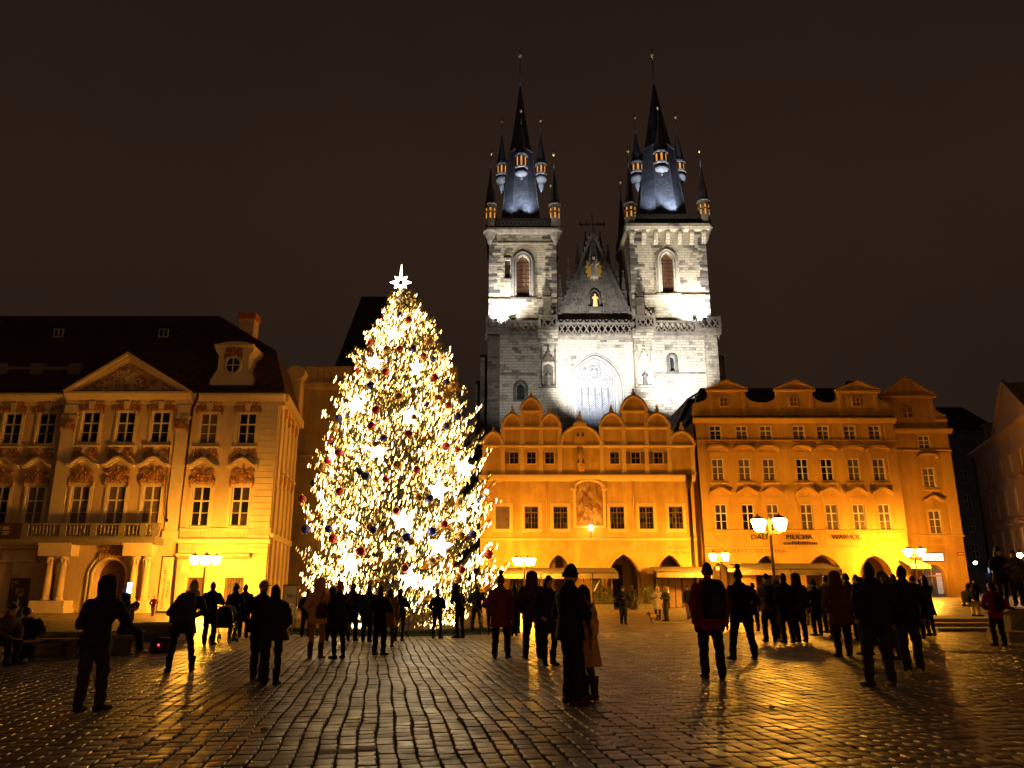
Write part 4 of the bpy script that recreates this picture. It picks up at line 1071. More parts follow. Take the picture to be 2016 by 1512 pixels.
    text(p, 'N', a+.12, Y-.1, d-.36, .32, pw); text(p, 'G', a+.36, Y-.1, d-.36, .32, pw); text(p, 'P', a+.12, Y-.1, d-.64, .32, pw)
    for k, (pa, pb) in enumerate(((366, 397), (441, 478))):
        a, b, c, d = x(pa, 1165), x(pb, 1165), z(1205), z(1137)
        if k == 0: p = poster(pal, a, b, c, d, Y+.25, pd, [('blob', .55, .42, .22, .16, pm), ('blob', .5, .60, .12, .08, pl), ('blob', .7, .3, .12, .12, pl)])
        else:
            q = MB(); q.box(a, b, Y+.25, Y+.29, c, d); gw_ = obj('grilled_window', q, M['glass_dusk'], pal)
            q = MB()
            for i in range(1, 7): q.tube([(a+(b-a)*i/7, Y+.12, c), (a+(b-a)*i/7, Y+.12, d)], .018, 4)
            for i in range(1, 9): q.tube([(a+(b-a)*((i*37) % 80+10)/100+.12*cos(j*pi/4), Y+.11, c+(d-c)*i/9+.12*sin(j*pi/4)) for j in range(9)], .014, 4)
            obj('window_grille', q, M['iron'], gw_)
    # hanging banners with lettering
    def vbanner(pxa, pya, pxb, pyb, wpx, lines, label, mt):
        a = at(pxa, pya, Y-.5); b = at(pxb, pyb, Y-.5); wd = wpx/1514*a.length
        t = thing('banner', label, 'banner', (b.x, Y-.62, b.z), 'exhibition banners on the palace')
        q = MB(); q.box(b.x-wd/2, b.x+wd/2, Y-.64, Y-.61, b.z, a.z); obj('cloth', q, M['banner'] if mt else mat('dim_banner_cloth', (.42, .33, .24), .85, var=.06), t)
        q = MB(); q.tube([(b.x-wd/2-.05, Y-.62, a.z+.03), (b.x+wd/2+.05, Y-.62, a.z+.03)], .035, 6); q.tube([(b.x-wd/2-.05, Y-.62, b.z-.03), (b.x+wd/2+.05, Y-.62, b.z-.03)], .035, 6); obj('banner_rod', q, M['iron'], t)
        for s, off, sz, w_ in lines: text(t, s, b.x+off*wd, Y-.655, b.z+.25*(a.z-b.z) if w_ < .5 else b.z+.12, sz, M['letters'], width=w_*(a.z-b.z), rot=(pi/2, -pi/2, 0), ext=.004)
    vbanner(322, 1097, 322, 1203, 19, (('NATIONAL GALLERY', -.02, .24, .78), ('PRAGUE', .36, .24, .3)), 'pale vertical NATIONAL GALLERY banner by the lit palace corner', True)
    vbanner(99, 1102, 99, 1212, 11, (('NÁRODNÍ GALERIE', .18, .22, .7),), 'narrow dim vertical banner left of the portal columns', False)
    # dark date banner on the balcony
    a, b = x(-60, 1050), x(76, 1050)
    t = thing('date_banner', 'long dark exhibition date banner hung on the palace balcony', 'banner', ((a+b)/2, yb0-.3, zbal))
    q = MB(); q.box(a, b, yb0-.30, yb0-.27, zbal-.12, z1a+.08); obj('cloth', q, mat('dark_maroon_cloth', (.075, .04, .032), .8, var=.1), t)
    text(t, '25/9 2020 –', x(24, 1045), yb0-.315, z(1047), .34, pl, width=1.15); text(t, '31/1 2021', x(24, 1045), yb0-.315, z(1056), .34, pl, width=1.0)
    # pediment
    yy = Y-.45; zb_ = z(777); zt = z(702); pcx = x(262, 740); pl_, pr_ = px0-.35, px1+.35
    q = MB(); q.prism([(pl_+.2, zb_), (pr_-.2, zb_), (pcx, zt-.1)], yy-.1, yy+3.2); pe = obj('pediment', q, M['plaster_palace'], pal)
    q = MB()
    for e in (pl_, pr_):
        for (o0, o1, d) in ((0, .22, .62), (.22, .40, .38), (.40, .56, .18)):
            sg = 1 if e == pl_ else -1; k_ = (zt-zb_)/abs(pcx-e)
            q.prism([(e+sg*o0/k_*.9, zb_-.0), (e+sg*o1/k_*.9, zb_), (pcx, zt-o1), (pcx, zt-o0)] if sg > 0 else [(pcx, zt-o0), (pcx, zt-o1), (e+sg*o1/k_*.9, zb_), (e+sg*o0/k_*.9, zb_)], yy-.1-d, yy-.101+.0)
    obj('raking_cornice', q, M['trim_palace'], pe)
    q = MB(); rr = random.Random(4)
    for k in range(150):
        u = rr.uniform(-1, 1)*.86; v = rr.random()*(1-abs(u))*.82; q.ball((pcx+u*(pr_-pl_)/2*.9, yy-.16, zb_+.25+v*(zt-zb_)*.85), (rr.uniform(.07, .2), .12, rr.uniform(.07, .2)), 6, 4)
    pr_o = obj('pediment_relief', q, M['stucco'], pe); pr_o['kind'] = 'stuff'; inst('stucco_ornament', stucco_mesh(2.0, 1.3, 21, M['trim_palace']), pe, (pcx, yy-.15, zb_+.45))
    # roof: mansard with hips, tall chimney, dormers, attic balustrade
    ze = zc+.45; yr1, yr2 = Y+2.2, Y+7.5; zm = z(690, yr1); zr = z(622, yr2)
    xe, xm_, xr_ = xr+.4, x(548, 690, yr1)-.2, x(432, 622, yr2)
    A = [(xl, Y-.45, ze), (xe, Y-.45, ze), (xe-.5, Y+.5, ze+1.2), (xl, Y+.5, ze+1.2), (xm_, yr1, zm), (xl, yr1, zm), (xr_, yr2, zr), (xl, yr2, zr)]
    q = MB(); q.add(A, [(0, 1, 2, 3), (3, 2, 4, 5), (5, 4, 6, 7)])
    B = [(xe-.146*10, Yb+.2, ze), (xe-.5-.146*9, Yb+.2, ze+1.2), (xm_-1.0, Yb+.2, zm)]
    q.add([A[1], B[0], B[1], A[2], B[2], A[4], A[6]], [(0, 1, 2, 3), (3, 2, 4, 5), (5, 4, 6)])
    q.add([A[7], A[6], B[2], (xl, Yb+4, zm)], [(0, 1, 2, 3)])
    rf = obj('roof', q, M['roof'], pal)
    q = MB(); a, b, yc_ = x(470, 640, 57.5), x(500, 640, 57.5), 57.5
    q.box(a, b, yc_, yc_+1.1, z(668, yc_)-1.2, z(628, yc_)); obj('chimney', q, mat('chimney_plaster', (.66, .48, .40), .9, var=.2), rf)
    q = MB(); q.box(a-.1, b+.1, yc_-.1, yc_+1.2, z(628, yc_), z(616, yc_)); obj('chimney_cap', q, mat('chimney_cap_brick', (.55, .17, .07), .9, var=.2), rf)
    for px_ in (123, 328):
        q = MB(); Xc = x(px_, 655, Y+4.6); z0_ = z(668, Y+4.6)
        q.prism([(Xc-.65, z0_-.4), (Xc+.65, z0_-.4), (Xc+.65, z0_+.75), (Xc, z0_+1.05), (Xc-.65, z0_+.75)], Y+4.2, Y+7.0); dm = obj('roof_dormer', q, M['roof_black'], pal)
        window(pal, Xc-.38, Xc+.38, z0_, z0_+.7, Y+4.17, 2, (1,), .06, .03, M['wood_white'], M['glass'])
    # ox-eye dormer
    yd = Y-.1; xc_ = x(459, 720, yd); zb2 = z(757, yd)
    w1, w2, w3 = (x(500, 750, yd)-x(418, 750, yd))/2, (x(490, 710, yd)-x(430, 710, yd))/2, (x(503, 690, yd)-x(425, 690, yd))/2
    out = [(-w1, zb2), (w1, zb2), (w1*.97, zb2+.45)]
    for k in range(7): t = k/6; out.append((w1*.97+(w2-w1*.97)*sst(0, 1, t), zb2+.45+.75*t))
    out += [(w2, z(700, yd)), (w3*.95, z(691, yd)), (w3, z(682, yd))]
    tp = [(w3*cos(pi*k/10), z(682, yd)+(z(672, yd)-z(682, yd))*sin(pi*k/10)) for k in range(1, 10)]
    full = out[1:]+tp+[(-a, b) for a, b in out[:1:-1]]+[(-w1, zb2)]
    q = MB(); q.prism([(xc_+a, b) for a, b in full], yd, yd+2.6); dd = obj('oxeye_dormer', q, M['trim_palace'], pal)
    q = MB(); zc2 = z(719, yd); rx, rz = w2*.46, (z(703, yd)-z(735, yd))/2*.95
    q.prism([(xc_+rx*cos(2*pi*k/20), zc2+rz*sin(2*pi*k/20)) for k in range(20)][::-1][::-1], yd-.03, yd-.004); ow = obj('oxeye_window', q, M['glass'], dd)
    q = MB(); q.tube([(xc_+rx*1.1*cos(2*pi*k/20), yd-.05, zc2+rz*1.1*sin(2*pi*k/20)) for k in range(21)], .09, 5); q.box(xc_-.04, xc_+.04, yd-.07, yd-.031, zc2-rz, zc2+rz); q.box(xc_-rx, xc_+rx, yd-.068, yd-.033, zc2-.04, zc2+.04); obj('oxeye_frame', q, M['wood_white'], ow)
    q = MB(); q.run_x([(yd, z(682, yd)-.1), (yd-.22, z(682, yd)), (yd-.22, z(680, yd)+.05), (yd, z(680, yd)+.05)], xc_-w3, xc_+w3); q.box(xc_-w1, xc_+w1, yd-.15, yd-.005, zb2-.05, zb2+.4); obj('dormer_moulding', q, M['trim_palace'], dd)
    inst('stucco_ornament', stucco_mesh(1.3, .8, 31, M['stucco']), dd, (xc_, yd-.02, z(704, yd)))
    q = MB(); ya = Y+.9; za, zb3 = z(757, ya), z(722, ya); xa1 = x(150, 740, ya)
    q.box(xl, xa1, ya, ya+.3, za-.6, za); q.box(xl, xa1, ya-.04, ya+.34, zb3-.2, zb3)
    for p in (-80, 0, 70, 145): q.box(x(p, 740, ya)-.45, x(p, 740, ya)+.45, ya-.05, ya+.33, za-.3, zb3+.25)
    ab = obj('attic_balustrade', q, M['granite'], pal)
    for k in range(10): inst('baluster', blm, ab, (x(12+k*5.5, 740, ya), ya+.15, za)); 
    for k in range(9): inst('baluster', blm, ab, (x(84+k*5.5, 740, ya), ya+.15, za))
    # rain pipe
    q = MB(); yy = Y-.14
    q.tube([(x(397, 776), Y-.6, z(776)), (x(394, 790), Y-.55, z(790)), (x(381, 802), yy, z(802)), (x(379, 815), yy, z(815)), (x(356, 1000), yy, z(1000)), (x(349, 1100), yy, z(1100)), (x(341, 1185), yy, .1)], .085, 7)
    obj('rain_pipe', q, M['bronze'], pal)
    q = MB(); q.tube([(x(341, 872), Y-.62, z(872)), (x(338, 950), Y-.66, z(950)), (x(337, 1024), Y-.66, z(1024))], .022, 5); q.tube([(x(343, 872), Y-.62, z(872)), (x(334, 960), Y-.64, z(960)), (x(330, 1018), Y-.6, z(1018))], .018, 5); q.ball((x(337, 1024), Y-.66, z(1026)), (.09, .09, .12), 8, 6); obj('hanging_cable', q, M['bronze'], pal)
    q = MB(); q.run_x([(Y-.62, zc+.42), (Y-.85, zc+.42), (Y-.88, zc+.56), (Y-.62, zc+.52)], xl, xr+.4); obj('gutter', q, M['bronze'], pal)
    return pal
build_palace()

# ------------------------------------------------------------------ stone house behind the tree, with its steep roof
def build_stone_house():
    Y = 63.0; z = lambda py, y=Y: ZZ(py, y); x = lambda px, py, y=Y: XX(px, py, y)
    xl, xr = x(560, 900), x(893, 900)
    h = thing('stone_house', 'dim ochre stone house with a steep dark hipped roof behind the lit tree', 'house', ((xl+xr)/2, Y, 0))
    zt = z(757)
    q = MB(); hs = [(x(644, 880), x(656, 880), z(892), z(858)), (x(860, 880), x(876, 880), z(892), z(858)), (x(760, 880), x(776, 880), z(892), z(858))]
    wall_front(q, xl, xr, 0, zt, Y, hs); q.quad((xr, Y, 0), (xr, Y+14, 0), (xr, Y+14, zt), (xr, Y, zt)); q.quad((xl, Y, zt), (xr, Y, zt), (xr, Y+14, zt), (xl, Y+14, zt))
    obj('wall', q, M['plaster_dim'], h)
    q = MB(); q.run_x([(Y, zt-.5), (Y-.3, zt-.3), (Y-.45, zt), (Y-.45, zt+.15), (Y, zt+.15)], xl, xr+.3); obj('cornice', q, M['plaster_dim'], h); q = MB(); q.run_x([(Y, z(892)-.3), (Y-.15, z(892)-.25), (Y-.15, z(892)-.1), (Y, z(892)-.1)], xl, xr); obj('string_course', q, M['plaster_dim'], h)
    q = MB(); n = 24; zp0, zp1 = zt+.15, z(722)
    q.box(xl, xr+.2, Y-.2, Y+.15, zp0, zp1); pp = obj('parapet', q, M['plaster_dim'], h)
    pw = (xr-xl)/n; pm_ = MB(); pm_.cbox(.03, pw-.03, -.28, -.203, .05, zp1-zp0-.05, .02); pme = pm_.mesh('parapet_panel', mat('parapet_stone', (.42, .32, .20), .9, var=.2))
    for k in range(n): inst('parapet_panel', pme, pp, (xl+pw*k, Y, zp0))
    for (a, b, c, d) in [hh[:4] for hh in hs]: window(h, a, b, c, d, Y+.2, 2, (.5, .5), .07, .03, M['wood_brown'], M['glass'])
    q = MB(); y0, y1 = Y+1.5, Y+12
    b0 = [(x(646, 722, y0), y0, zp0), (x(835, 722, y0), y0, zp0), (x(835, 722, y0), y1, zp0), (x(646, 722, y0), y1, zp0)]
    ztp = z(584, y0+5); t0 = [(x(712, 584, y0+5), y0+5, ztp), (x(786, 584, y0+5), y0+5, ztp), (x(786, 584, y0+5), y0+6, ztp), (x(712, 584, y0+5), y0+6, ztp)]
    q.loft([b0, t0], False); obj('roof', q, M['roof_black'], h)
    # round gable end between palace and stone house
    q = MB(); yq = Y-1.2; a, b = x(564, 760, yq), x(597, 760, yq)
    q.box(a+.3, b-.25, yq, yq+1.2, z(790, yq)-2, z(745, yq)); q.lathe(0, 0, [], 3) if False else None
    c = Vector(((a+b)/2, yq, z(734, yq))); q.prism([(c.x+.78*cos(2*pi*k/20), c.z+.62*sin(2*pi*k/20)) for k in range(20)][::-1], yq-.1, yq+1.2)
    obj('volute_gable', q, M['plaster_palace'], h)
build_stone_house()

def build_passage_house():
    Y = 82.0; a, b = XX(868, 1000, Y), XX(975, 1000, Y); zt = ZZ(905, Y)
    h = thing('alley_house', 'unlit house deep in the gap between the lit tree and the gabled house', 'house', ((a+b)/2, Y, 0))
    q = MB(); q.box(a, b, Y, Y+8, 0, zt); obj('wall', q, M['plaster_grey'], h)
    q = MB(); q.prism([(a-.3, zt), (b+.3, zt), ((a+b)/2, zt+2)], Y-.3, Y+8); obj('roof', q, M['roof_black'], h)
    window(h, a+2, a+3.1, 6, 7.8, Y-.003, 2, (.4, .6), .07, .03, M['wood_brown'], M['glass'])
build_passage_house()

# ------------------------------------------------------------------ awnings and terraces share these
def awning(label, X0, X1, y_wall, zt, zf, proj, val=.32, m=None, posts=True, scallop=False, cat='awning', group=None):
    m = m or M['awning']
    g_ = gz((X0+X1)/2, y_wall)
    t = thing('awning', label, cat, ((X0+X1)/2, y_wall-proj, g_), group)
    q = MB(); n = max(2, int((X1-X0)/1.6)); y0 = y_wall-proj
    vs = []
    q.add([(X0, y_wall-.02, zt), (X1, y_wall-.02, zt), (X1, y0, zf), (X0, y0, zf), (X0, y_wall-.02, zt+.035), (X1, y_wall-.02, zt+.035), (X1, y0, zf+.035), (X0, y0, zf+.035)], [(0, 1, 2, 3), (7, 6, 5, 4), (0, 3, 7, 4), (1, 5, 6, 2), (3, 2, 6, 7), (0, 4, 5, 1)])
    obj('canopy', q, m, t)
    q = MB(); nn = max(6, int((X1-X0)/.22))
    for k in range(nn):
        a, b = X0+(X1-X0)*k/nn, X0+(X1-X0)*(k+1)/nn; w = .02*sin(k*.9); dz = .04*(k % 2) if scallop else 0
        q.add([(a, y0-.01+w, zf), (b, y0-.01-w, zf), (b, y0-.03-w, zf-val-dz), (a, y0-.03+w, zf-val-dz)], [(0, 1, 2, 3)])
        q.add([(a, y0+.005+w, zf), (b, y0+.005-w, zf), (b, y0-.02-w, zf-val-dz), (a, y0-.02+w, zf-val-dz)], [(3, 2, 1, 0)])
    obj('valance', q, m, t)
    q = MB()
    for k in range(n+1):
        a = X0+(X1-X0)*k/n; q.tube([(a, y_wall, zt-.05), (a, y0, zf-.05)], .025, 5)
    q.tube([(X0, y0, zf-.02), (X1, y0, zf-.02)], .04, 6)
    if posts:
        for k in range(0, n+1, 2):
            a = X0+(X1-X0)*k/n; q.tube([(a, y0, g_), (a, y0, zf)], .045, 6)
    obj('awning_frame', q, M['iron'], t)
    return t

# ------------------------------------------------------------------ gabled arcade house (the old school)
def build_school():
    Y = 62.0; z = lambda py, y=Y: ZZ(py, y); x = lambda px, py, y=Y: XX(px, py, y)
    xl, xr = x(946, 1000), x(1368, 1000)
    s = thing('gabled_house', 'ochre renaissance arcade house with round scalloped gables in front of the church', 'house', ((xl+xr)/2, Y, 0))
    zc = z(940); zs = z(1062)
    wins = [(x(a, 1020), x(b, 1020), z(1041.5), z(997)) for a, b in ((975.5, 1003.5), (1032.5, 1060), (1089.5, 1118), (1201, 1230), (1258.5, 1287), (1316.5, 1345.5))]
    q = MB()
    ar = [(1003, 1067, 1106), (1080, 1122, 1092), (1196, 1262, 1091), (1295, 1344, 1092.5)]
    hs = [(*w, 0, .35) for w in wins]
    for a, b, t in ar:
        A, B = x(a, 1120), x(b, 1120); rise = min((B-A)*.78, 3.0); hs.append((A, B, 0, z(t), rise, 1.0))
    wall_front(q, xl, xr, 0, zc, Y, hs)
    q.quad((xl, Y, 0), (xl, Y, zc), (xl, Y+12, zc), (xl, Y+12, 0)); q.quad((xr, Y, 0), (xr, Y+12, 0), (xr, Y+12, zc), (xr, Y, zc))
    obj('wall', q, M['plaster_ochre'], s)
    # arcade passage behind the arches
    q = MB(); q.box(xl+.1, xr-.1, Y+4.2, Y+4.4, 0, 5.2); q.box(xl+.1, xr-.1, Y+1.0, Y+4.2, 5.2, 5.4)
    for k in range(len(ar)-1):
        xm = (x(ar[k][1], 1120)+x(ar[k+1][0], 1120))/2; q.box(xm-.8, xm+.8, Y+1.002, Y+4.2, 0, 5.2)
    obj('arcade_passage', q, M['interior'], s)
    q = MB()
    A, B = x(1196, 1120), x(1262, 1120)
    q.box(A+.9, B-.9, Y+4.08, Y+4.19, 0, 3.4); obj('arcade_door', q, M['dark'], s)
    q = MB()
    for a, b, t in ar:
        A, B = x(a, 1120), x(b, 1120); rise = min((B-A)*.78, 3.0); q = MB()
        pp = [(A-.12, 0)]+arch_pts(A-.12, B+.12, z(t)-rise, rise+.12, 14)+[(B+.12, 0)]; q.tube([(p, Y, v) for p, v in pp], .12, 4, False); obj('arch_moulding', q, M['plaster_ochre'], s)
    # cornices
    q = MB(); q.run_x([(Y, zc-.32), (Y-.14, zc-.26), (Y-.3, zc-.1), (Y-.36, zc+.08), (Y-.36, zc+.18), (Y+.2, zc+.24), (Y+.2, zc-.32)], xl-.15, xr+.15)
    q.run_x([(Y, zs-.1), (Y-.12, zs-.06), (Y-.16, zs+.08), (Y, zs+.16)], xl, xr); obj('cornice', q, M['trim_ochre'], s)
    # main windows: stone frames, leaded casements
    fm = surround_mb(wins[0][1]-wins[0][0], wins[0][3]-wins[0][2], .24, .1, sill=0).mesh('stone_frame', M['trim_ochre'])
    for k, w in enumerate(wins):
        wd = window(s, *w, Y+.16, 4, (1, 1, 1, 1), .07, .022, M['wood_brown'], M['glass'], M['glass_dusk'] if k == 0 else None)
        inst('stone_frame', fm, wd, (w[0], Y, w[2]))
    # fresco in its arched frame
    q = MB(); a, b = x(1134, 1000), x(1187, 1000); z0, zsn = z(1035), z(962)
    pts = [(a, z0), (b, z0)]+arch_pts(a, b, zsn, z(947)-zsn, 12)[::-1]
    fr = mat('faded_fresco', (.34, .18, .07), .9, var=.5, scale=1.7, bump=.1)
    q.prism(pts, Y-.03, Y-.005); f = obj('fresco', q, fr, s)
    q = MB(); rr = random.Random(9)
    fm1 = [mat('fresco_tone_a', (.42, .27, .13), .9, var=.4, scale=4), mat('fresco_tone_b', (.24, .12, .06), .9, var=.4, scale=4)]
    for k in range(26): q.mi = k % 2; q.ball((rr.uniform(a+.3, b-.3), Y-.03, rr.uniform(z0+.3, zsn+.2)), (rr.uniform(.1, .35), .012, rr.uniform(.15, .5)), 8, 5, Matrix.Rotation(rr.uniform(-.6, .6), 3, 'Y'))
    obj('fresco_figures', q, fm1, f)
    q = MB(); pp = [(a-.1, z(962))]+arch_pts(a-.12, b+.12, zsn, z(944)-zsn, 14)+[(b+.1, z(962))]
    q.tube([(p, Y-.1, v) for p, v in pp], .17, 5); q.box(a-.22, a, Y-.09, Y-.004, z0, z(962)); q.box(b, b+.22, Y-.09, Y-.004, z0, z(962)); q.box(a-.4, a+.05, Y-.3, Y-.005, z(966), z(961)); q.box(b-.05, b+.4, Y-.3, Y-.005, z(966), z(961)); q.box(a-.15, b+.15, Y-.14, Y-.006, z0-.15, z0)
    obj('fresco_frame', q, M['trim_ochre'], f)
    # --- gables: a wall of bays with round heads, pilasters and mouldings ---
    gth = .55
    P = lambda px, py=890: x(px, py)
    r1, r2, r3 = z(879), z(843), z(811)
    gw = [(1003.5, 1021), (1037, 1056), (1073, 1092), (1201, 1221), (1242.5, 1260.5), (1287, 1306)]
    wz0, wz1 = z(913), z(890)
    q = MB(); wall_front(q, P(953), P(1366), zc+.24, r1, Y, [(P(a, 900), P(b, 900), wz0, wz1, 0, .3) for a, b in gw])
    def bay(a, b, z0, z1): q.box(a, b, Y, Y+gth, z0, z1)
    q.box(P(953), P(1366), Y+.3, Y+gth, zc+.24, r1)
    bay(P(990, 860), P(1102, 860), r1, r2); bay(P(1182.5, 860), P(1317, 860), r1, r2)
    bay(P(1026, 825), P(1065, 825), r2, r3); bay(P(1224, 825), P(1272, 825), r2, r3)
    heads = [(952, 990, 878.5, 852, 852), (990, 1027.5, 843, 816, 845), (1064.5, 1102, 843, 816, 845), (1026, 1065, 811, 785, 810), (1182.5, 1227, 843, 815, 845), (1272, 1317, 843, 815, 845), (1224, 1272, 811, 781, 810), (1319, 1366, 878.5, 851, 860)]
    for a, b, pb, pt, _ in heads:
        A, B = P(a, pb), P(b, pb); zb = z(pb); q.prism([(A, zb), (B, zb)]+arch_pts(A, B, zb, z(pt)-zb, 14)[::-1][1:-1], Y, Y+gth)
    A, B = P(1104, 878), P(1183, 878); q.prism([(A, r1), (B, r1)]+arch_pts(A, B, r1, z(840)-r1, 16)[::-1][1:-1], Y, Y+gth)
    q.box(P(1131, 850), P(1152, 850), Y-.1, Y+gth+.1, r1-.002, z(836))
    obj('gable', q, M['plaster_ochre'], s); gab = s
    q = MB()
    def band(a, b, zz, d=.2, h=.2): q.run_x([(Y-.001, zz-h*.5), (Y-d*.6, zz-h*.45), (Y-d, zz-.02), (Y-d, zz+h*.5), (Y+gth+.1, zz+h*.5), (Y+gth+.1, zz-h*.5)], a, b)
    band(P(951), P(1368), r1); band(P(988, 860), P(1104, 860), r2); band(P(1180.5, 860), P(1319, 860), r2); band(P(1024, 825), P(1067, 825), r3); band(P(1222, 825), P(1274, 825), r3)
    for a, b, pb, pt, _ in heads:
        A, B = P(a, pb), P(b, pb); zb = z(pb); pp = arch_pts(A-.02, B+.02, zb+.05, z(pt)-zb, 16)
        q.tube([(p, Y-.06, v) for p, v in pp], .15, 5)
    pp = arch_pts(A := P(1104, 878), B := P(1183, 878), r1+.05, z(840)-r1, 18); q.tube([(p, Y-.06, v) for p, v in pp], .16, 5)
    q.box(P(1129, 845), P(1154, 845), Y-.2, Y+gth+.15, z(838), z(833)); q.box(P(1133, 832), P(1150, 832), Y-.12, Y+gth+.1, z(833), z(829))
    obj('gable_moulding', q, M['trim_ochre'], s)
    q = MB()
    for px_, rows in ((953.5, 1), (990, 2), (1027.5, 3), (1065, 3), (1102, 2), (1184, 2), (1228, 3), (1272.5, 3), (1317, 2), (1363, 1)):
        for k, (a, b) in enumerate(((zc+.26, r1-.1), (r1+.1, r2-.1), (r2+.1, r3-.1))[:rows]):
            if k and px_ in (953.5, 1363): continue
            X_ = P(px_, (893, 862, 827)[k]); q = MB(); q.box(X_-.16, X_+.16, Y-.11, Y-.002, a, b); q.box(X_-.21, X_+.21, Y-.15, Y-.003, a, a+.22); q.box(X_-.21, X_+.21, Y-.15, Y-.004, b-.16, b); obj('gable_pilaster', q, M['trim_ochre'], s)
    q = MB(); X0, X1 = P(1134, 900), P(1152, 900); q.tube([((X0+X1)/2, Y-.02, zc+.9), ((X0+X1)/2, Y-.02, r1-.1)], [(X1-X0)/2]*2, 12, True, True, .5); q.ball(((X0+X1)/2, Y-.02, zc+.9), ((X1-X0)/2, .22, .6), 12, 8)
    obj('oriel_pier', q, M['plaster_ochre'], s)
    sl = MB(); sl.prism([(-.05, 0), (.05, 0), (.09, .16), (0, .42), (-.09, .16)], -.03, 0); slm = sl.mesh('loophole', M['dark'])
    for px_, py_ in ((1138, 913), (1147.5, 913)): inst('loophole', slm, s, (P(px_, py_), Y-.30, z(py_)))
    for px_, py_ in ((1137.5, 860), (1147.5, 860)): inst('loophole', slm, s, (P(px_, py_), Y-.102, z(py_)))
    fi = MB(); fi.lathe(0, 0, [(.24, 0), (.26, .1), (.14, .2), (.22, .38), (.24, .5), (.12, .66), (.09, .78), (.14, .84), (.05, 1.0), (.0, 1.06)], 10); fim = fi.mesh('finial', M['trim_ochre'])
    for px_, py_, k in ((971.5, 853, .62), (1008.5, 817, .8), (1083, 817, .8), (1045.5, 786, .78), (1141.5, 830, .9), (1204, 815, .78), (1294.5, 815, .8), (1247.5, 782, .8), (1343, 852, .95)): inst('finial', fim, s, (P(px_, py_), Y+.2, z(py_)), scale=k)
    sm_ = surround_mb(P(1021, 900)-P(1003.5, 900), wz1-wz0, .07, .04, sill=0).mesh('surround', M['trim_ochre'])
    shut = MB(); shut.box(0, .62, -.05, 0, 0, wz1-wz0)
    for k in range(5): shut.box(.06, .56, -.065, -.05, .08+k*(wz1-wz0)/5, (k+.75)*(wz1-wz0)/5)
    shm = shut.mesh('shutter', M['wood_brown'])
    for k, (a, b) in enumerate(gw):
        wd = window(s, P(a, 900), P(b, 900), wz0, wz1, Y+.15, 2, (1, 1), .06, .025, M['wood_brown'], M['glass']); inst('surround', sm_, wd, (P(a, 900), Y, wz0))
        if k in (0, 4, 5): inst('shutter', shm, wd, (P(a, 900)-.66, Y-.01, wz0))
        if k in (4, 5): inst('shutter', shm, wd, (P(b, 900)+.04, Y-.01, wz0))
    # roof behind the gables and its slope on the right
    q = MB(); q.prism([(xl+.3, zc), (xr-.1, zc), (xr-4, zc+2.9), (xl+4, zc+2.9)], Y+gth+.2, Y+12); obj('roof', q, M['roof'], s)
    q = MB(); yq = Y+8; q.prism([(x(1322, 855, yq), z(855, yq)), (x(1330, 860, yq), z(862, yq)), (x(1400, 800, yq), z(800, yq)), (x(1400, 780, yq), z(780, yq)), (x(1352, 786, yq), z(786, yq))], yq, yq+8); obj('side_roof', q, M['roof_black'], s)
    q = MB(); q.tube([(x(1321, 856, yq-.1), yq-.1, z(856, yq-.1)), (x(1353, 787, yq-.1), yq-.1, z(787, yq-.1)), (x(1385, 768, yq-.1), yq-.1, z(768, yq-.1))], .14, 4); obj('roof_verge', q, M['white'], s)
    q = MB(); X_ = x(1354, 945); q.box(X_-.22, X_+.22, Y-.5, Y-.1, z(948), z(936)); q.loft([[(X_-.2, Y-.45, z(948)), (X_+.2, Y-.45, z(948)), (X_+.2, Y-.1, z(948)), (X_-.2, Y-.1, z(948))][::-1], [(X_-.09, Y-.3, z(965)), (X_+.12, Y-.3, z(965)), (X_+.12, Y-.1, z(965)), (X_-.09, Y-.1, z(965))][::-1]][::-1], False)
    q.tube([(X_, Y-.2, z(960)), (x(1368, 1110)-.1, Y-.2, z(1110)), (x(1371, 1150)-.1, Y-.2, .1)], .12, 8); obj('rain_pipe', q, M['bronze'], s)
    for px_, d in ((1076, .5), (1246, -.5)):
        q = MB(); q.tube([(x(px_, 930), Y-.08, z(942)), (x(px_, 1040), Y-.08, z(1042))], .035, 5); obj('flagpole_cable', q, M['trim_ochre'], s)
    text(s, 'RISTORANTE', x(1315, 1078), Y-.03, z(1081), .34, M['letters_brown'], width=x(1354, 1078)-x(1315, 1078)); text(s, 'CAFFÈ ITALIA', x(1314, 1088), Y-.03, z(1091), .34, M['letters_brown'], width=x(1359, 1088)-x(1314, 1088))
    # wall lantern under the fresco
    w = thing('wall_lantern', 'single glowing lantern on a short rod under the fresco of the gabled house', 'lamp', (x(1162, 1055), Y-.6, z(1055)))
    X_ = x(1162, 1045); q = MB(); q.tube([(X_, Y-.02, z(1058)), (X_, Y-.6, z(1056)), (X_, Y-.6, z(1045))], .04, 6); obj('bracket', q, M['iron'], w)
    q = MB(); q.lathe(X_, Y-.6, [(.11, z(1045)), (.19, z(1040)), (.15, z(1036)), (.03, z(1034))], 8); obj('lantern_glass', q, mat('wall_lantern_glow', (1, .8, .5), .5, var=0, emit=(1, .58, .13), estr=40), w)
    # terraces in front
    awning('long beige café awning at the foot of the gabled house, left of the open arch', x(966, 1130), x(1207, 1130), Y-.4, z(1119), z(1129), 2.6, .42)
    awning('shorter beige café awning with iron posts at the right end of the gabled house', x(1278, 1130), x(1383, 1130), Y-.4, z(1117), z(1127), 2.6, .42)
    t = thing('terrace_screen', 'glazed wooden café screen under the long awning', 'screen', (x(1080, 1180), Y-2.6, 0))
    q = MB(); a, b = x(1150, 1180, Y-2.6), x(1205, 1180, Y-2.6)
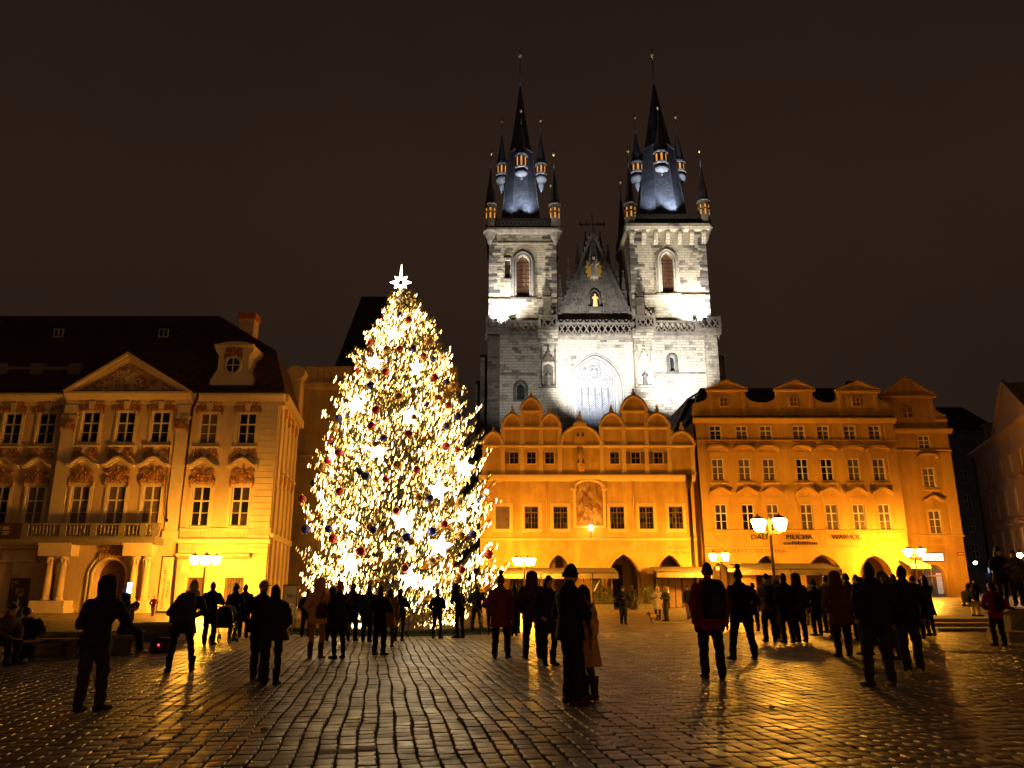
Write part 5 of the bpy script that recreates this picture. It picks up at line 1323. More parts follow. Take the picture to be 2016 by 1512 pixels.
    q.box(a, b, Y-2.62, Y-2.56, .05, 1.0); obj('panel', q, M['wood_brown'], t)
    q = MB(); q.box(a+.6, a+1.3, Y-2.66, Y-2.62, 1.05, 2.35); mb_ = obj('menu_board', q, M['dark'], t)
    q = MB(); rr = random.Random(3)
    for k in range(9): q.box(a+.7+.05*k, a+.82+.05*k, Y-2.672, Y-2.662, 1.3+.09*k, 1.34+.09*k)
    obj('menu_print', q, M['white'], mb_)
    q = MB(); q.box(a, b, Y-2.6, Y-2.57, 1.0, 1.05)
    for k in range(5): q.tube([(a+(b-a)*k/4, Y-2.58, .05), (a+(b-a)*k/4, Y-2.58, 2.6)], .04, 5)
    obj('screen_frame', q, M['wood_brown'], t)
    t2 = thing('cafe_entrance', 'dark wooden café porch under the shorter awning', 'porch', (x(1320, 1180), Y-1.2, 0))
    q = MB(); a, b = x(1292, 1180, Y-1.2), x(1345, 1180, Y-1.2); q.box(a, b, Y-1.2, Y-.5, 0, 2.9); obj('porch_body', q, M['dark'], t2)
    q = MB(); q.box(a+.7, a+1.0, Y-1.26, Y-1.21, .9, 1.6); obj('menu_sheet', q, M['white'], t2)
    for k in range(4): 
        q = MB(); q.box(a+.06+(b-a-.1)*k/4, a-.02+(b-a-.1)*(k+1)/4, Y-1.25, Y-1.2, .1, 2.7); obj('door_leaf', q, M['wood_brown'], t2)
    for k, (px_, w_, lab) in enumerate(((1190, .8, 'dark evergreen bush in a planter by the open arch'), (1276, .9, 'dark evergreen bush in a planter left of the shorter awning'))):
        y_ = Y-3.2; X_ = x(px_, 1190, y_); bush(lab, X_, y_, 0, w_, 1.1)
def bush(label, X_, y_, z_, w, h, n=420):
    t = thing('bush', label, 'bush', (X_, y_, z_))
    q = MB(); q.box(X_-w*.8, X_+w*.8, y_-w*.5, y_+w*.5, z_, z_+.38); obj('planter', q, M['concrete'], t)
    q = MB(); rr = random.Random(int(X_*10)+3)
    for k in range(n):
        a = rr.uniform(0, 6.28); u = rr.random(); r = w*sqrt(rr.random())*(.55+.5*sin(pi*min(1, u+.1))); p = Vector((X_+r*cos(a), y_+r*sin(a)*.7, z_+.35+u*h))
        d = Vector((rr.gauss(0, 1), rr.gauss(0, 1), rr.gauss(.4, 1))).normalized(); e = d.orthogonal().normalized(); l = rr.uniform(.07, .14)
        q.add([p, p+d*l+e*l*.35, p+d*l*2, p+d*l-e*l*.35], [(0, 1, 2, 3)])
    o = obj('foliage', q, M['leaf'], t)
    q = MB(); q.tube([(X_, y_, z_+.3), (X_, y_, z_+h*.7)], [.05, .02], 5); obj('stem', q, M['wood_brown'], t)
build_school()

# ------------------------------------------------------------------ tall apricot house and its wing
def build_tall_house():
    Y = 62.6; z = lambda py, y=Y: ZZ(py, y); x = lambda px, py, y=Y: XX(px, py, y)
    xl, xr = XX(1377, 1000, Y), XX(1779, 1000, Y)
    s = thing('tall_house', 'tall apricot plastered house with three curved gables and exhibition lettering', 'house', ((xl+xr)/2, Y, 0))
    zc = z(828); zstr = z(867.6); zsl = z(1045)
    R4 = ([1408.7, 1461, 1507.5, 1572.7, 1621, 1673, 1722], z(866.5), z(838)); R3 = ([1413.5, 1465.7, 1514.5, 1579.5, 1628, 1681, 1731], z(946.5), z(903)); R2 = ([1419.5, 1472.5, 1522, 1589, 1637.5, 1691.5, 1741.5], z(1044), z(992.5))
    cx = [(x(a, 852)+x(b, 925)+x(c, 1018))/3 for a, b, c in zip(R4[0], R3[0], R2[0])]; ww = .98
    hs = [(c-ww/2, c+ww/2, r[1], r[2], 0, .3) for r in (R4, R3, R2) for c in cx]
    ar = [(1398, 1452, 1104), (1487, 1540, 1093.5), (1586, 1660, 1092), (1692, 1756, 1093.5)]
    g0 = 0
    for a, b, t in ar:
        A, B = x(a, 1120), x(b, 1120); hs.append((A, B, g0, z(t), min(2.4, (B-A)*.62), 1.2))
    q = MB(); wall_front(q, xl, xr, g0-.3, zc, Y, hs); q.quad((xl, Y, 0), (xl, Y, zc), (xl, Y+14, zc), (xl, Y+14, 0)); q.quad((xr, Y, -.3), (xr, Y+14, -.3), (xr, Y+14, zc), (xr, Y, zc))
    obj('wall', q, M['plaster_house'], s)
    q = MB(); q.box(xl+.1, xr-.1, Y+4.2, Y+4.4, 0, 5.4); q.box(xl+.1, xr-.1, Y+1.2, Y+4.2, 5.4, 5.5)
    for k in range(3): xm = (x(ar[k][1], 1120)+x(ar[k+1][0], 1120))/2; q.box(xm-.7, xm+.7, Y+1.202, Y+4.2, 0, 5.4)
    obj('arcade_passage', q, M['interior'], s)
    q = MB(); q.run_x([(Y, zc-.25), (Y-.16, zc-.2), (Y-.34, zc), (Y-.4, zc+.06), (Y-.4, zc+.16), (Y, zc+.2)], xl-.15, xr+.2)
    obj('cornice', q, M['trim_house'], s)
    for zz, d in ((zstr, .12), (zsl, .12), (z(1078), .08)): q = MB(); q.run_x([(Y, zz-.07), (Y-d, zz-.05), (Y-d-.03, zz+.05), (Y, zz+.09)], xl, xr); obj('string_course', q, M['trim_house'], s)
    q = MB(); n = 70; t_ = MB(); t_.tube([(0, -.5, .20), (0, .1, .42)], .11, 6); tm = t_.mesh('cornice_tile', M['roof'])
    tc = obj('tile_strip', MB().box(xl-.1, xr+.1, Y-.38, Y, zc+.201, zc+.26), M['roof'], s)
    for k in range(n): inst('cornice_tile', tm, tc, (xl+(xr-xl)*(k+.5)/n, Y+.1, zc))
    # pilaster strips at the ends, panel frames of the frieze
    q = MB()
    for a, b in ((xl, xl+.7), (xr-.8, xr)): q = MB(); q.box(a, b, Y-.07, Y-.002, zsl+.1, zc-.26); obj('corner_strip', q, M['trim_house'], s)
    for a, b in ((1402, 1437), (1458, 1536), (1545, 1616), (1625, 1712), (1722, 1758)):
        A, B = x(a, 1060), x(b, 1060); q = MB()
        for (c, d, e, f) in ((A, B, z(1052.5), z(1051)), (A, B, z(1070.5), z(1069)), (A, A+.08, z(1069), z(1052.5)), (B-.08, B, z(1069), z(1052.5))): q.box(c, d, Y-.05, Y-.003, e, f)
        obj('wall_panel_frame', q, M['trim_house'], s)
    for (a, b) in ((1402, 1437), (1722, 1758)):
        c = (x(a, 1060)+x(b, 1060))/2; q = MB()
        for k in range(8): q.ball((c+.22*cos(k*pi/4), Y-.03, z(1061)+.18*sin(k*pi/4)), (.1, .05, .08), 6, 4)
        obj('wall_rosette', q, M['trim_house'], s)
    h1 = scroll_hood(1.75, .38, .4, .12, 'arc').mesh('window_hood', M['trim_house']); h2 = scroll_hood(1.7, .40, .42, .12).mesh('window_hood', M['trim_house'])
    sm4 = surround_mb(ww, R4[2]-R4[1], .16, .05, sill=.05).mesh('surround', M['trim_house']); sm3 = surround_mb(ww, R3[2]-R3[1], .16, .06, sill=.08).mesh('surround', M['trim_house']); sm2 = surround_mb(ww, R2[2]-R2[1], .16, .06, sill=.03).mesh('surround', M['trim_house'])
    pn = MB(); pn.box(-.72, .72, -.05, 0, 0, .42); pnm = pn.mesh('overpanel', M['trim_house'])
    dusk4 = {1, 2, 3, 4, 5, 6}; dusk3 = {0, 1, 2, 5, 6}; dusk2 = {2, 3, 4, 5, 6}
    for k, c in enumerate(cx):
        for r, sm_, hd, dk, rows in ((R4, sm4, None, dusk4, (1, 1, 1)), (R3, sm3, h1, dusk3, (.36, .32, .32)), (R2, sm2, h2, dusk2, (.34, .33, .33))):
            w = window(s, c-ww/2, c+ww/2, r[1], r[2], Y+.14, 2, rows, .075, .028, M['wood_white'], M['glass'], M['glass_dusk'] if k in dk else None)
            inst('surround', sm_, w, (c-ww/2, Y, r[1]))
            if hd is h1: inst('window_hood', hd, w, (c, Y, z(889))); inst('overpanel', pnm, w, (c, Y-.003, z(900)))
            if hd is h2: inst('window_hood', hd, w, (c, Y, z(972))); inst('overpanel', pnm, w, (c, Y-.003, z(989)))
    # lettering on the wall
    for t, a, b, py, sz in (('DALÍ', 1477.5, 1509.5, 1062, .55), ('MUCHA', 1547, 1598, 1062, .55), ('WARHOL', 1637, 1694, 1062, .55), ('exhibition', 1541, 1608, 1072.5, .42)):
        text(s, t, x(a, py), Y-.09, z(py), sz, M['letters'], width=x(b, py)-x(a, py), ext=.03)
    text(s, 'RESTAURANT CAFÉ U TÝNA', x(1403, 1086), Y-.02, z(1088.5), .42, M['letters_brown'], width=x(1546, 1086)-x(1403, 1086))
    # attic with three curved gables
    za, zat = zc+.26, z(793); 
    q = MB(); th = .5
    out = [(xl, za), (xr-.1, za), (xr-.1, zat-.25)]
    G = [(1428, 750, 1395, 1467, 769, 1366, 1500), (1565, 750, 1529, 1600, 769, 1499, 1630), (1688, 752, 1649.5, 1727.5, 771, 1630, 1758)]
    for (ap, pa, b0, b1, pb, e0, e1) in G[::-1]:
        X1 = x(b1, 780); X0 = x(b0, 780); E1 = min(x(e1, 792), xr-.15); E0 = max(x(e0, 792), xl+.02); zb = z(pb)
        out += [(E1+(X1-E1)*sin(t*pi/2), zat+(zb-.3-zat)*(1-cos(t*pi/2))) for t in (0, .2, .4, .6, .8, 1)]
        out += [(X1, zb), (X1+.15, zb+.02), (x(ap, pa), z(pa)), (X0-.15, zb+.02), (X0, zb)]
        out += [(X0+(E0-X0)*(1-sin(t*pi/2)), zat+(zb-.3-zat)*(1-cos(t*pi/2))) for t in (1, .8, .6, .4, .2, 0)]
    out += [(xl, zat-.2)]
    # remove repeated points
    o2 = []
    for p in out:
        if not o2 or (abs(p[0]-o2[-1][0])+abs(p[1]-o2[-1][1])) > .01: o2.append(p)
    q.prism(o2, Y-.02, Y+th); at_ = obj('attic_gable', q, M['plaster_house'], s)
    q = MB()
    for (ap, pa, b0, b1, pb, e0, e1) in G:
        X1, X0, zb = x(b1, 780), x(b0, 780), z(pb)
        q.run_x([(Y-.02, zb-.12), (Y-.2, zb-.06), (Y-.22, zb+.06), (Y-.02, zb+.1)], X0-.2, X1+.2)
        for sg, e in ((1, X0-.25), (-1, X1+.25)): q.tube([(e, Y-.1, zb+.06), (x(ap, pa), Y-.1, z(pa)+.02)], .12, 4, False)
        for e in (X0+.18, X1-.18): q.box(e-.16, e+.16, Y-.09, Y-.021, za+.05, zb-.13)
        c = x(ap-4, 790); q.prism([(c-.45, z(801)), (c+.45, z(801))]+arch_pts(c-.45, c+.45, z(786), .35, 8)[::-1], Y-.06, Y-.022)
    obj('gable_moulding', q, M['trim_house'], at_)
    for (ap, *_r) in G:
        c = x(ap-4, 790); window(s, c-.33, c+.33, z(800.5), z(783), Y-.065, 2, (1, 1), .05, .02, M['trim_house'], M['glass_dusk'])
    q = MB(); zrd = z(764, Y+6); q.add([(xl, Y+th+.02, za+.3), (xr, Y+th+.02, za+.3), (xr-1.2, Y+6, zrd), (xl+2.2, Y+6, zrd), (xr, Y+13, za), (xl, Y+13, za)], [(0, 1, 2, 3), (2, 4, 5, 3), (1, 4, 2), (0, 3, 5)]); rf = obj('roof', q, M['roof_black'], s)
    q = MB(); q.box(x(1668, 760, Y+3), x(1683, 760, Y+3), Y+3, Y+3.8, z(790, Y+3), z(750, Y+3)); q.box(x(1735, 790), x(1741, 790), Y+1, Y+1.4, zc+.3, z(797)); obj('chimney', q, M['roof_black'], rf)
    q = MB(); q.tube([(x(1366, 838), Y-.15, z(838)), (x(1379, 1000), Y-.15, z(1000)), (x(1385.5, 1090), Y-.15, z(1090)), (x(1388, 1150), Y-.15, .1)], .09, 7); obj('rain_pipe', q, M['bronze'], s)
    # awnings
    awning('wide beige awning with brown frame under the restaurant lettering', x(1430, 1120), x(1620, 1120), Y-.3, z(1110), z(1122), 3.2, .45)
    a = awning('small awning glowing under the street lamp by the house wing', x(1768, 1110), x(1806, 1110), Y-.2, z(1103), z(1116), 1.8, .15, posts=False, m=mat('cream_awning_cloth', (.78, .66, .42), .85, var=.05))
    b = awning('little awning beside the dark doorway at the pipe end of the tall house', x(1420, 1115), x(1456, 1115), Y-.2, z(1108), z(1119), 1.6, .3, posts=False, m=mat('cream_awning_cloth', (.78, .66, .42), .85))
    q = MB(); q.box(x(1404, 1140), x(1438, 1140), Y+1.0, Y+1.1, 0, 4.2); dr = obj('doorway', q, M['wood_brown'], s)
    q = MB(); q.box(x(1416, 1118), x(1423, 1118), Y+.95, Y+1.0, z(1122), z(1115)); obj('door_light', q, mat('warm_door_light', (1, .6, .2), .5, var=0, emit=(1, .5, .12), estr=2), dr)

    # ---- wing, set back
    Y2 = 65.5; z = lambda py, y=Y2: ZZ(py, y); x = lambda px, py, y=Y2: XX(px, py, y)
    wl, wr = XX(1779, 1000, Y)+.02, x(1887, 1000)
    w = thing('house_wing', 'narrow one-bay apricot house with a pointed gable and a lit shop sign', 'house', ((wl+wr)/2, Y2, .3))
    gb = gz(wr, Y2)-.2; zc = z(848)
    cx = (x(1818.5, 870)+x(1831, 940)+x(1840.5, 1028))/3; ww = 1.0
    rws = [(z(884), z(857.5)), (z(960), z(921)), (z(1052), z(1005))]
    dA, dB = x(1820, 1150), x(1862, 1150)
    hs = [(cx-ww/2, cx+ww/2, a, b, 0, .3) for a, b in rws]+[(dA, dB, gb, z(1112), (dB-dA)/2, .5)]
    q = MB(); wall_front(q, wl, wr, gb, zc, Y2, hs); q.quad((wr, Y2, gb), (wr, Y2+12, gb), (wr, Y2+12, zc), (wr, Y2, zc)); obj('wall', q, M['plaster_wing'], w)
    q = MB(); q.run_x([(Y2, zc-.25), (Y2-.16, zc-.2), (Y2-.36, zc), (Y2-.36, zc+.15), (Y2, zc+.2)], wl, wr+.3)
    obj('cornice', q, M['trim_house'], w)
    for zz in (z(887), z(1055)): q = MB(); q.run_x([(Y2, zz-.08), (Y2-.13, zz-.05), (Y2-.15, zz+.06), (Y2, zz+.1)], wl, wr+.1); obj('string_course', q, M['trim_house'], w)
    q = MB()
    A, B = x(1806, 1063), x(1866, 1063)
    for (c, d, e, f) in ((A, B, z(1060.5), z(1059)), (A, B, z(1072.5), z(1071)), (A, A+.08, z(1071), z(1060.5)), (B-.08, B, z(1071), z(1060.5))): q.box(c, d, Y2-.05, Y2-.003, e, f)
    obj('wall_panel_frame', q, M['trim_house'], w); q = MB(); q.box(wr-.9, wr, Y2-.07, Y2-.002, z(1052), z(890)); obj('corner_strip', q, M['trim_house'], w)
    for k, (a, b) in enumerate(rws):
        wd = window(w, cx-ww/2, cx+ww/2, a, b, Y2+.14, 2, (.36, .32, .32) if k else (1, 1, 1), .075, .028, M['wood_white'], M['glass'], M['glass_dusk'])
        inst('surround', surround_mb(ww, b-a, .16, .06, sill=.05).mesh('surround', M['trim_house']), wd, (cx-ww/2, Y2, a))
        if k: inst('window_hood', (h1 if k == 1 else h2), wd, (cx, Y2, b+.75))
    q = MB(); zat = z(816); zb = z(781); X0, X1 = x(1738, 790), x(1836, 790)
    out = [(wl, zc+.2), (wr+.1, zc+.2), (wr+.1, zat)]+[(wr+.1+(X1-wr-.1)*sin(t*pi/2), zat+(zb-.6-zat)*(1-cos(t*pi/2))) for t in (.1, .3, .5, .7, .9, 1)]+[(X1, zb), (X1+.2, zb+.03), (x(1780, 744), z(744)), (X0-.2, zb+.03), (X0, zb), (X0, zat+1), (wl, zat+.5)]
    q.prism(out, Y2-.02, Y2+.5); g = obj('attic_gable', q, M['plaster_wing'], w)
    q = MB(); q.run_x([(Y2-.02, zb-.12), (Y2-.2, zb-.06), (Y2-.22, zb+.06), (Y2-.02, zb+.1)], X0-.3, X1+.3)
    for e in (X0-.3, X1+.3): q.tube([(e, Y2-.1, zb+.06), (x(1780, 744), Y2-.1, z(744)+.02)], .12, 4, False)
    q.box(X1-.4, X1-.05, Y2-.09, Y2-.021, zat-.4, zb-.13); q.run_x([(Y2-.02, zat-.6), (Y2-.14, zat-.55), (Y2-.14, zat-.4), (Y2-.02, zat-.4)], X1-.05, wr+.1); obj('gable_moulding', q, M['trim_house'], g)
    c = x(1785, 812); window(w, c-.5, c+.5, z(824), z(803), Y2-.065, 2, (1, 1), .06, .02, M['trim_house'], M['glass_dusk'])
    q = MB(); q.prism([(wl, zc+.3), (wr, zc+.3), ((wl+wr)/2, zc+3.2)], Y2+.6, Y2+11); obj('roof', q, M['roof_black'], w)
    q = MB(); q.box(dA, dB, Y2+.4, Y2+.5, gb, z(1112)); dr = obj('shop_door', q, mat('dim_shop_glass', (.10, .07, .05), .2, var=.3, emit=(.9, .6, .4), estr=.05), w)
    q = MB(); pp = [(dA-.12, gb)]+arch_pts(dA-.12, dB+.12, z(1112)-(dB-dA)/2, (dB-dA)/2+.12, 14)+[(dB+.12, gb)]; q.tube([(p, Y2-.02, v) for p, v in pp], .12, 4, False); q.box((dA+dB)/2-.04, (dA+dB)/2+.04, Y2+.34, Y2+.4, gb, z(1114)); q.box(dA, dB, Y2+.33, Y2+.4, z(1135), z(1132)); obj('door_frame', q, M['trim_house'], w)
    q = MB(); q.box(dB-.5, dB-.06, Y2+.36, Y2+.395, gb+.4, z(1128)); obj('display_strip', q, mat('pale_shop_display', (.5, .45, .45), .4, var=.5, scale=7, emit=(.9, .75, .7), estr=.25), dr)
    # lit shop sign, street sign, wall box
    sg = thing('shop_sign', 'white glowing shop sign with dark letters on the house wing', 'sign', (x(1833, 1097), Y2-.3, z(1104)))
    q = MB(); a, b = x(1814, 1097), x(1853, 1097); q.box(a, b, Y2-.32, Y2-.12, z(1104), z(1090)); obj('light_box', q, mat('lit_sign_face', (.9, .9, .9), .4, var=0, emit=(.95, .88, 1.0), estr=1.15), sg)
    q = MB(); q.box(a-.05, b+.05, Y2-.30, Y2-.002, z(1104)-.07, z(1104)-.001); q.box(a-.05, b+.05, Y2-.30, Y2-.002, z(1090)+.001, z(1090)+.07); obj('sign_frame', q, M['iron'], sg)
    text(sg, 'shopel', a+.12, Y2-.335, z(1102.5), .5, mat('sign_letters', (.18, .12, .22), .6, var=0), width=(b-a)*.85, ext=.006)
    st = thing('street_sign', 'small red street name plate at the far corner of the house wing', 'sign', (x(1892, 1091), Y2-.05, z(1094)))
    q = MB(); q.box(x(1884, 1091), x(1897, 1091), Y2-.08, Y2-.02, z(1094), z(1087)); obj('plate', q, mat('red_enamel', (.35, .05, .03), .4, var=.05), st)
    q = MB(); q.box(x(1885.5, 1091), x(1895.5, 1091), Y2-.085, Y2-.081, z(1091.2), z(1089.6)); obj('plate_print', q, M['white'], st)
build_tall_house()

# ------------------------------------------------------------------ houses down the side street on the right
def build_side_street():
    # pink house whose front runs away from the camera on the right
    P0 = Vector((XX(1934, 1000, 84), 84, 0)); P1 = Vector((XX(2110, 1000, 58), 58, 0))
    d = (P1-P0); Ln = d.length; ang = math.atan2(d.y, d.x)
    h = thing('pink_house', 'dim pink house with a triangular gable at the end of the square', 'house', (P0.x, P0.y, 0), rotz=ang, local=True)
    Zt = 15.6
    wz = [(4.6, 6.9), (8.2, 10.6), (11.9, 13.6)]
    n = 7; cs = [1.6+(Ln-3.2)*(k+.5)/n for k in range(n)]
    hs = [(c-.55, c+.55, a, b, 0, .3) for c in cs for a, b in wz]+[(c-.9, c+.9, 0, 3.2, .8, .5) for c in cs[::2]]
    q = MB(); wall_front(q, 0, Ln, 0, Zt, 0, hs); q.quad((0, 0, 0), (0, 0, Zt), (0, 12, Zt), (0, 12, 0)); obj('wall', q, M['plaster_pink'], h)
    q = MB(); q.run_x([(0, Zt-.4), (-.3, Zt-.2), (-.6, Zt), (-.6, Zt+.25), (0, Zt+.3)], -.4, Ln)
    obj('cornice', q, M['plaster_pink'], h)
    for zz in (3.9, 7.6, 11.2): q = MB(); q.run_x([(0, zz), (-.18, zz+.05), (-.18, zz+.2), (0, zz+.25)], 0, Ln); obj('string_course', q, M['plaster_pink'], h)
    hd = scroll_hood(1.7, .4, .4, .14).mesh('window_hood', M['plaster_pink']); sm_ = {}
    for c in cs:
        for k, (a, b) in enumerate(wz):
            w = window(h, c-.55, c+.55, a, b, .16, 2, (.4, .3, .3), .07, .03, M['wood_white'], M['glass'])
            if k not in sm_: sm_[k] = surround_mb(1.1, b-a, .18, .08, sill=.08).mesh('surround', M['plaster_pink'])
            inst('surround', sm_[k], w, (c-.55, 0, a))
            if k < 2: inst('window_hood', hd, w, (c, 0, b+.35))
    for c in cs[::2]:
        q = MB(); q.box(c-.9, c+.9, .4, .45, 0, 3.2); obj('shop_window', q, M['dark'], h)
    a, b = Ln*.36, Ln*.80
    q = MB(); q.prism([(a, Zt+.3), (b, Zt+.3), ((a+b)/2, Zt+4.3)], -.1, 3); g = obj('gable', q, M['plaster_pink'], h)
    q = MB(); q.tube([(a-.2, -.2, Zt+.35), ((a+b)/2, -.2, Zt+4.5)], .2, 4, False); q.tube([(b+.2, -.2, Zt+.35), ((a+b)/2, -.2, Zt+4.5)], .2, 4, False); obj('raking_cornice', q, M['plaster_pink'], g)
    q = MB(); q.prism([(-.4, .0), (8, 5), (16, 0)], 0, 1) if False else None
    q.add([(-.4, -.5, Zt+.3), (Ln, -.5, Zt+.3), (Ln, 6, Zt+4.6), (1.5, 6, Zt+4.6), (-.4, 12, Zt+.3)], [(0, 1, 2, 3), (0, 3, 4)]); obj('roof', q, M['roof_black'], h)
    q = MB(); q.box(3.0, 4.2, .6, 2.4, Zt+.3, Zt+2.6); q.box(2.8, 4.4, .4, 2.6, Zt+2.6, Zt+2.8); obj('dormer', q, M['plaster_grey'], h)
    q = MB(); q.box(4.6, 5.3, 3.5, 4.2, Zt+2.5, Zt+5.4); obj('chimney', q, M['roof_black'], h)
    q = MB(); q.tube([(-.1, -.3, Zt+.2), (.05, -.15, Zt-.8), (.05, -.15, .3)], .1, 6); q.box(-.3, .15, -.5, -.1, Zt-.1, Zt+.3); obj('rain_pipe', q, M['iron'], h)
    # dark house across the street mouth
    Y = 108; a, b = XX(1850, 1000, Y), XX(1990, 1000, Y); zt = ZZ(850, Y)
    k = thing('back_street_house', 'unlit grey house closing the narrow street behind the house wing', 'house', ((a+b)/2, Y, 0))
    q = MB(); hs = []
    for i in range(4):
        for j in range(4): hs.append((a+1.2+i*2.4, a+2.2+i*2.4, 5.5+j*3.4, 7.3+j*3.4, 0, .3))
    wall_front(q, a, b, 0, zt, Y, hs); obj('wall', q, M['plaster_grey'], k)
    for w in hs: window(k, *w[:4], Y+.15, 2, (.5, .5), .08, .04, M['wood_white'], M['glass'])
    q = MB(); q.add([(a-.5, Y-.4, zt), (b+.5, Y-.4, zt), (b-1, Y+6, zt+5), (a+1, Y+6, zt+5)], [(0, 1, 2, 3)]); obj('roof', q, M['roof_black'], k)
    q = MB(); q.run_x([(Y, zt-.4), (Y-.4, zt-.1), (Y-.4, zt+.1), (Y, zt+.1)], a, b); obj('cornice', q, M['plaster_grey'], k); q = MB(); q.run_x([(Y, 4.3), (Y-.5, 4.4), (Y-.5, 4.6), (Y, 4.7)], a, b); obj('string_course', q, M['plaster_grey'], k)
    z = lambda py: ZZ(py, Y); x = lambda px, py: XX(px, py, Y)
    for (pa, pb, pt, pbm, lab, st_, co) in ((1958, 1970, 1132, 1167, 'tall bluish lit shop window in the narrow street', 4.0, (.55, .8, 1)), (1941, 1954, 1118, 1128, 'dim small blue-white sign over a shop in the narrow street', .5, (.6, .7, 1))):
        q = MB(); t = thing('shop_window' if pt > 1130 else 'shop_sign', lab, 'shop window' if pt > 1130 else 'sign', (x(pa, pb), Y-.5, max(0, z(pbm))))
        q.box(x(pa, pbm), x(pb, pbm), Y-.5, Y-.42, z(pbm), z(pt)); obj('lit_glass', q, mat('cool_shop_glow_%d' % pa, (.8, .9, 1), .4, var=0, emit=co, estr=st_), t)
        q = MB(); q.box(x(pa, pbm)-.1, x(pa, pbm), Y-.55, Y-.003, z(pbm), z(pt)); q.box(x(pb, pbm), x(pb, pbm)+.1, Y-.55, Y-.003, z(pbm), z(pt)); q.box(x(pa, pbm)-.1, x(pb, pbm)+.1, Y-.55, Y-.003, z(pt), z(pt)+.1); obj('frame', q, M['iron'], t)
    def bracket_lamp(px_, py_, y_, lab, col, e):
        p = at(px_, py_, y_)
        t = thing('bracket_lamp', lab, 'lamp', (p.x, p.y, p.z-.4), 'bracket lamps in the narrow street')
        q = MB(); q.ball(p, .21, 10, 8); obj('globe', q, mat('globe_%d' % px_, (1, 1, 1), .5, var=0, emit=col, estr=e), t)
        q = MB(); q.tube([(p.x, p.y, p.z+.2), (p.x, p.y, p.z+.45), (p.x+.1, p.y+.5, p.z+.5)], .035, 5); q.lathe(p.x, p.y, [(.16, p.z+.16), (.2, p.z+.2), (.05, p.z+.3)], 8); obj('bracket', q, M['iron'], t)
    bracket_lamp(1920, 1108, 95, 'white globe lamp nearest the house wing in the narrow street', (1, .93, .75), 35)
    bracket_lamp(1957, 1107, 92, 'white globe lamp by the pink house corner in the narrow street', (1, .93, .75), 35)
    bracket_lamp(2008, 1093, 66, 'warm globe lamp on the pink house front behind the standing woman', (1, .66, .36), 170)
build_side_street()
# ------------------------------------------------------------------ street lamps
def street_lamp(label, px, py, Y, rot=.5, zbase=None, scale=1.0, place=None, power=1.0):
    p = at(px, py, Y) if place is None else Vector(place); zb = gz(p.x, p.y) if zbase is None else zbase
    t = thing('street_lamp', label, 'street lamp', (p.x, p.y, zb), 'candelabra street lamps')
    H = p.z; s = scale
    q = MB(); q.lathe(p.x, p.y, [(.26, zb), (.26, zb+.12), (.18, zb+.2), (.17, zb+.8), (.12, zb+.9), (.13, zb+.96), (.07, zb+1.1), (.055, H-.55), (.09, H-.5), (.05, H-.4), (.045, H-.1), (.08, H+.0), (.03, H+.35), (.0, H+.5)], 10)
    obj('post', q, M['bronze'], t)
    for k in range(4):
        a = rot+k*pi/2; c, sn = cos(a), sin(a); R_ = .60*s; zl = H-.2
        q = MB(); q.tube([(p.x, p.y, H-.32), (p.x+c*R_*.5, p.y+sn*R_*.5, H-.44), (p.x+c*R_, p.y+sn*R_, H-.36), (p.x+c*R_, p.y+sn*R_, zl)], .028, 6)
        q.tube([(p.x+c*R_*(.55+.14*cos(j*pi/5)), p.y+sn*R_*(.55+.14*cos(j*pi/5)), H-.34+.06*sin(j*pi/5)) for j in range(10)], .015, 5); obj('arm', q, M['bronze'], t)
        q = MB(); q.lathe(p.x+c*R_, p.y+sn*R_, [(.15, zl-.10), (.30, zl+.32), (.27, zl+.36)], 6, rot, False)
        ln = obj('lantern', q, mat('sodium_lantern_glass' if power == 1 else 'worn_sodium_lantern_glass', (1, .8, .5), .5, var=0, emit=SODIUM, estr=STREET*power), t)  # second glass is the same lantern, glow turned down to calm the paving
        q = MB(); q.lathe(p.x+c*R_, p.y+sn*R_, [(.31, zl+.362), (.22, zl+.42), (.05, zl+.5), (.03, zl+.56), (0, zl+.6)], 6, rot, False)
        for j in range(6):
            aa = rot+j*pi/3; q.tube([(p.x+c*R_+.155*cos(aa), p.y+sn*R_+.155*sin(aa), zl-.09), (p.x+c*R_+.305*cos(aa), p.y+sn*R_+.305*sin(aa), zl+.33)], .008, 4)
        obj('lantern_cap', q, M['bronze'], ln)
    return t
street_lamp('glowing street lamp before the lit palace bay', 405, 1101, 47.0, .45)
street_lamp('glowing street lamp by the leftmost arch of the gabled house', 1032, 1104, 56.0, .4)
street_lamp('glowing street lamp beside the doorway end of the tall house', 1416, 1095, 56.5, .5)
street_lamp('tall street lamp rising from the crowd before the exhibition lettering', 1515, 1031, 33.0, .38, power=.4)
street_lamp('glowing street lamp at the corner of the house wing', 1800, 1086, 59.0, .42)

for _x, _y in ((-14.0, -24.0), (17.0, -22.0)):
    street_lamp('street lamp standing behind the viewer, %s of the two' % ('left' if _x < 0 else 'right'), 1008, 756, 1.0, .3, 0, 1.0, (_x, _y, 4.1), 1.3)

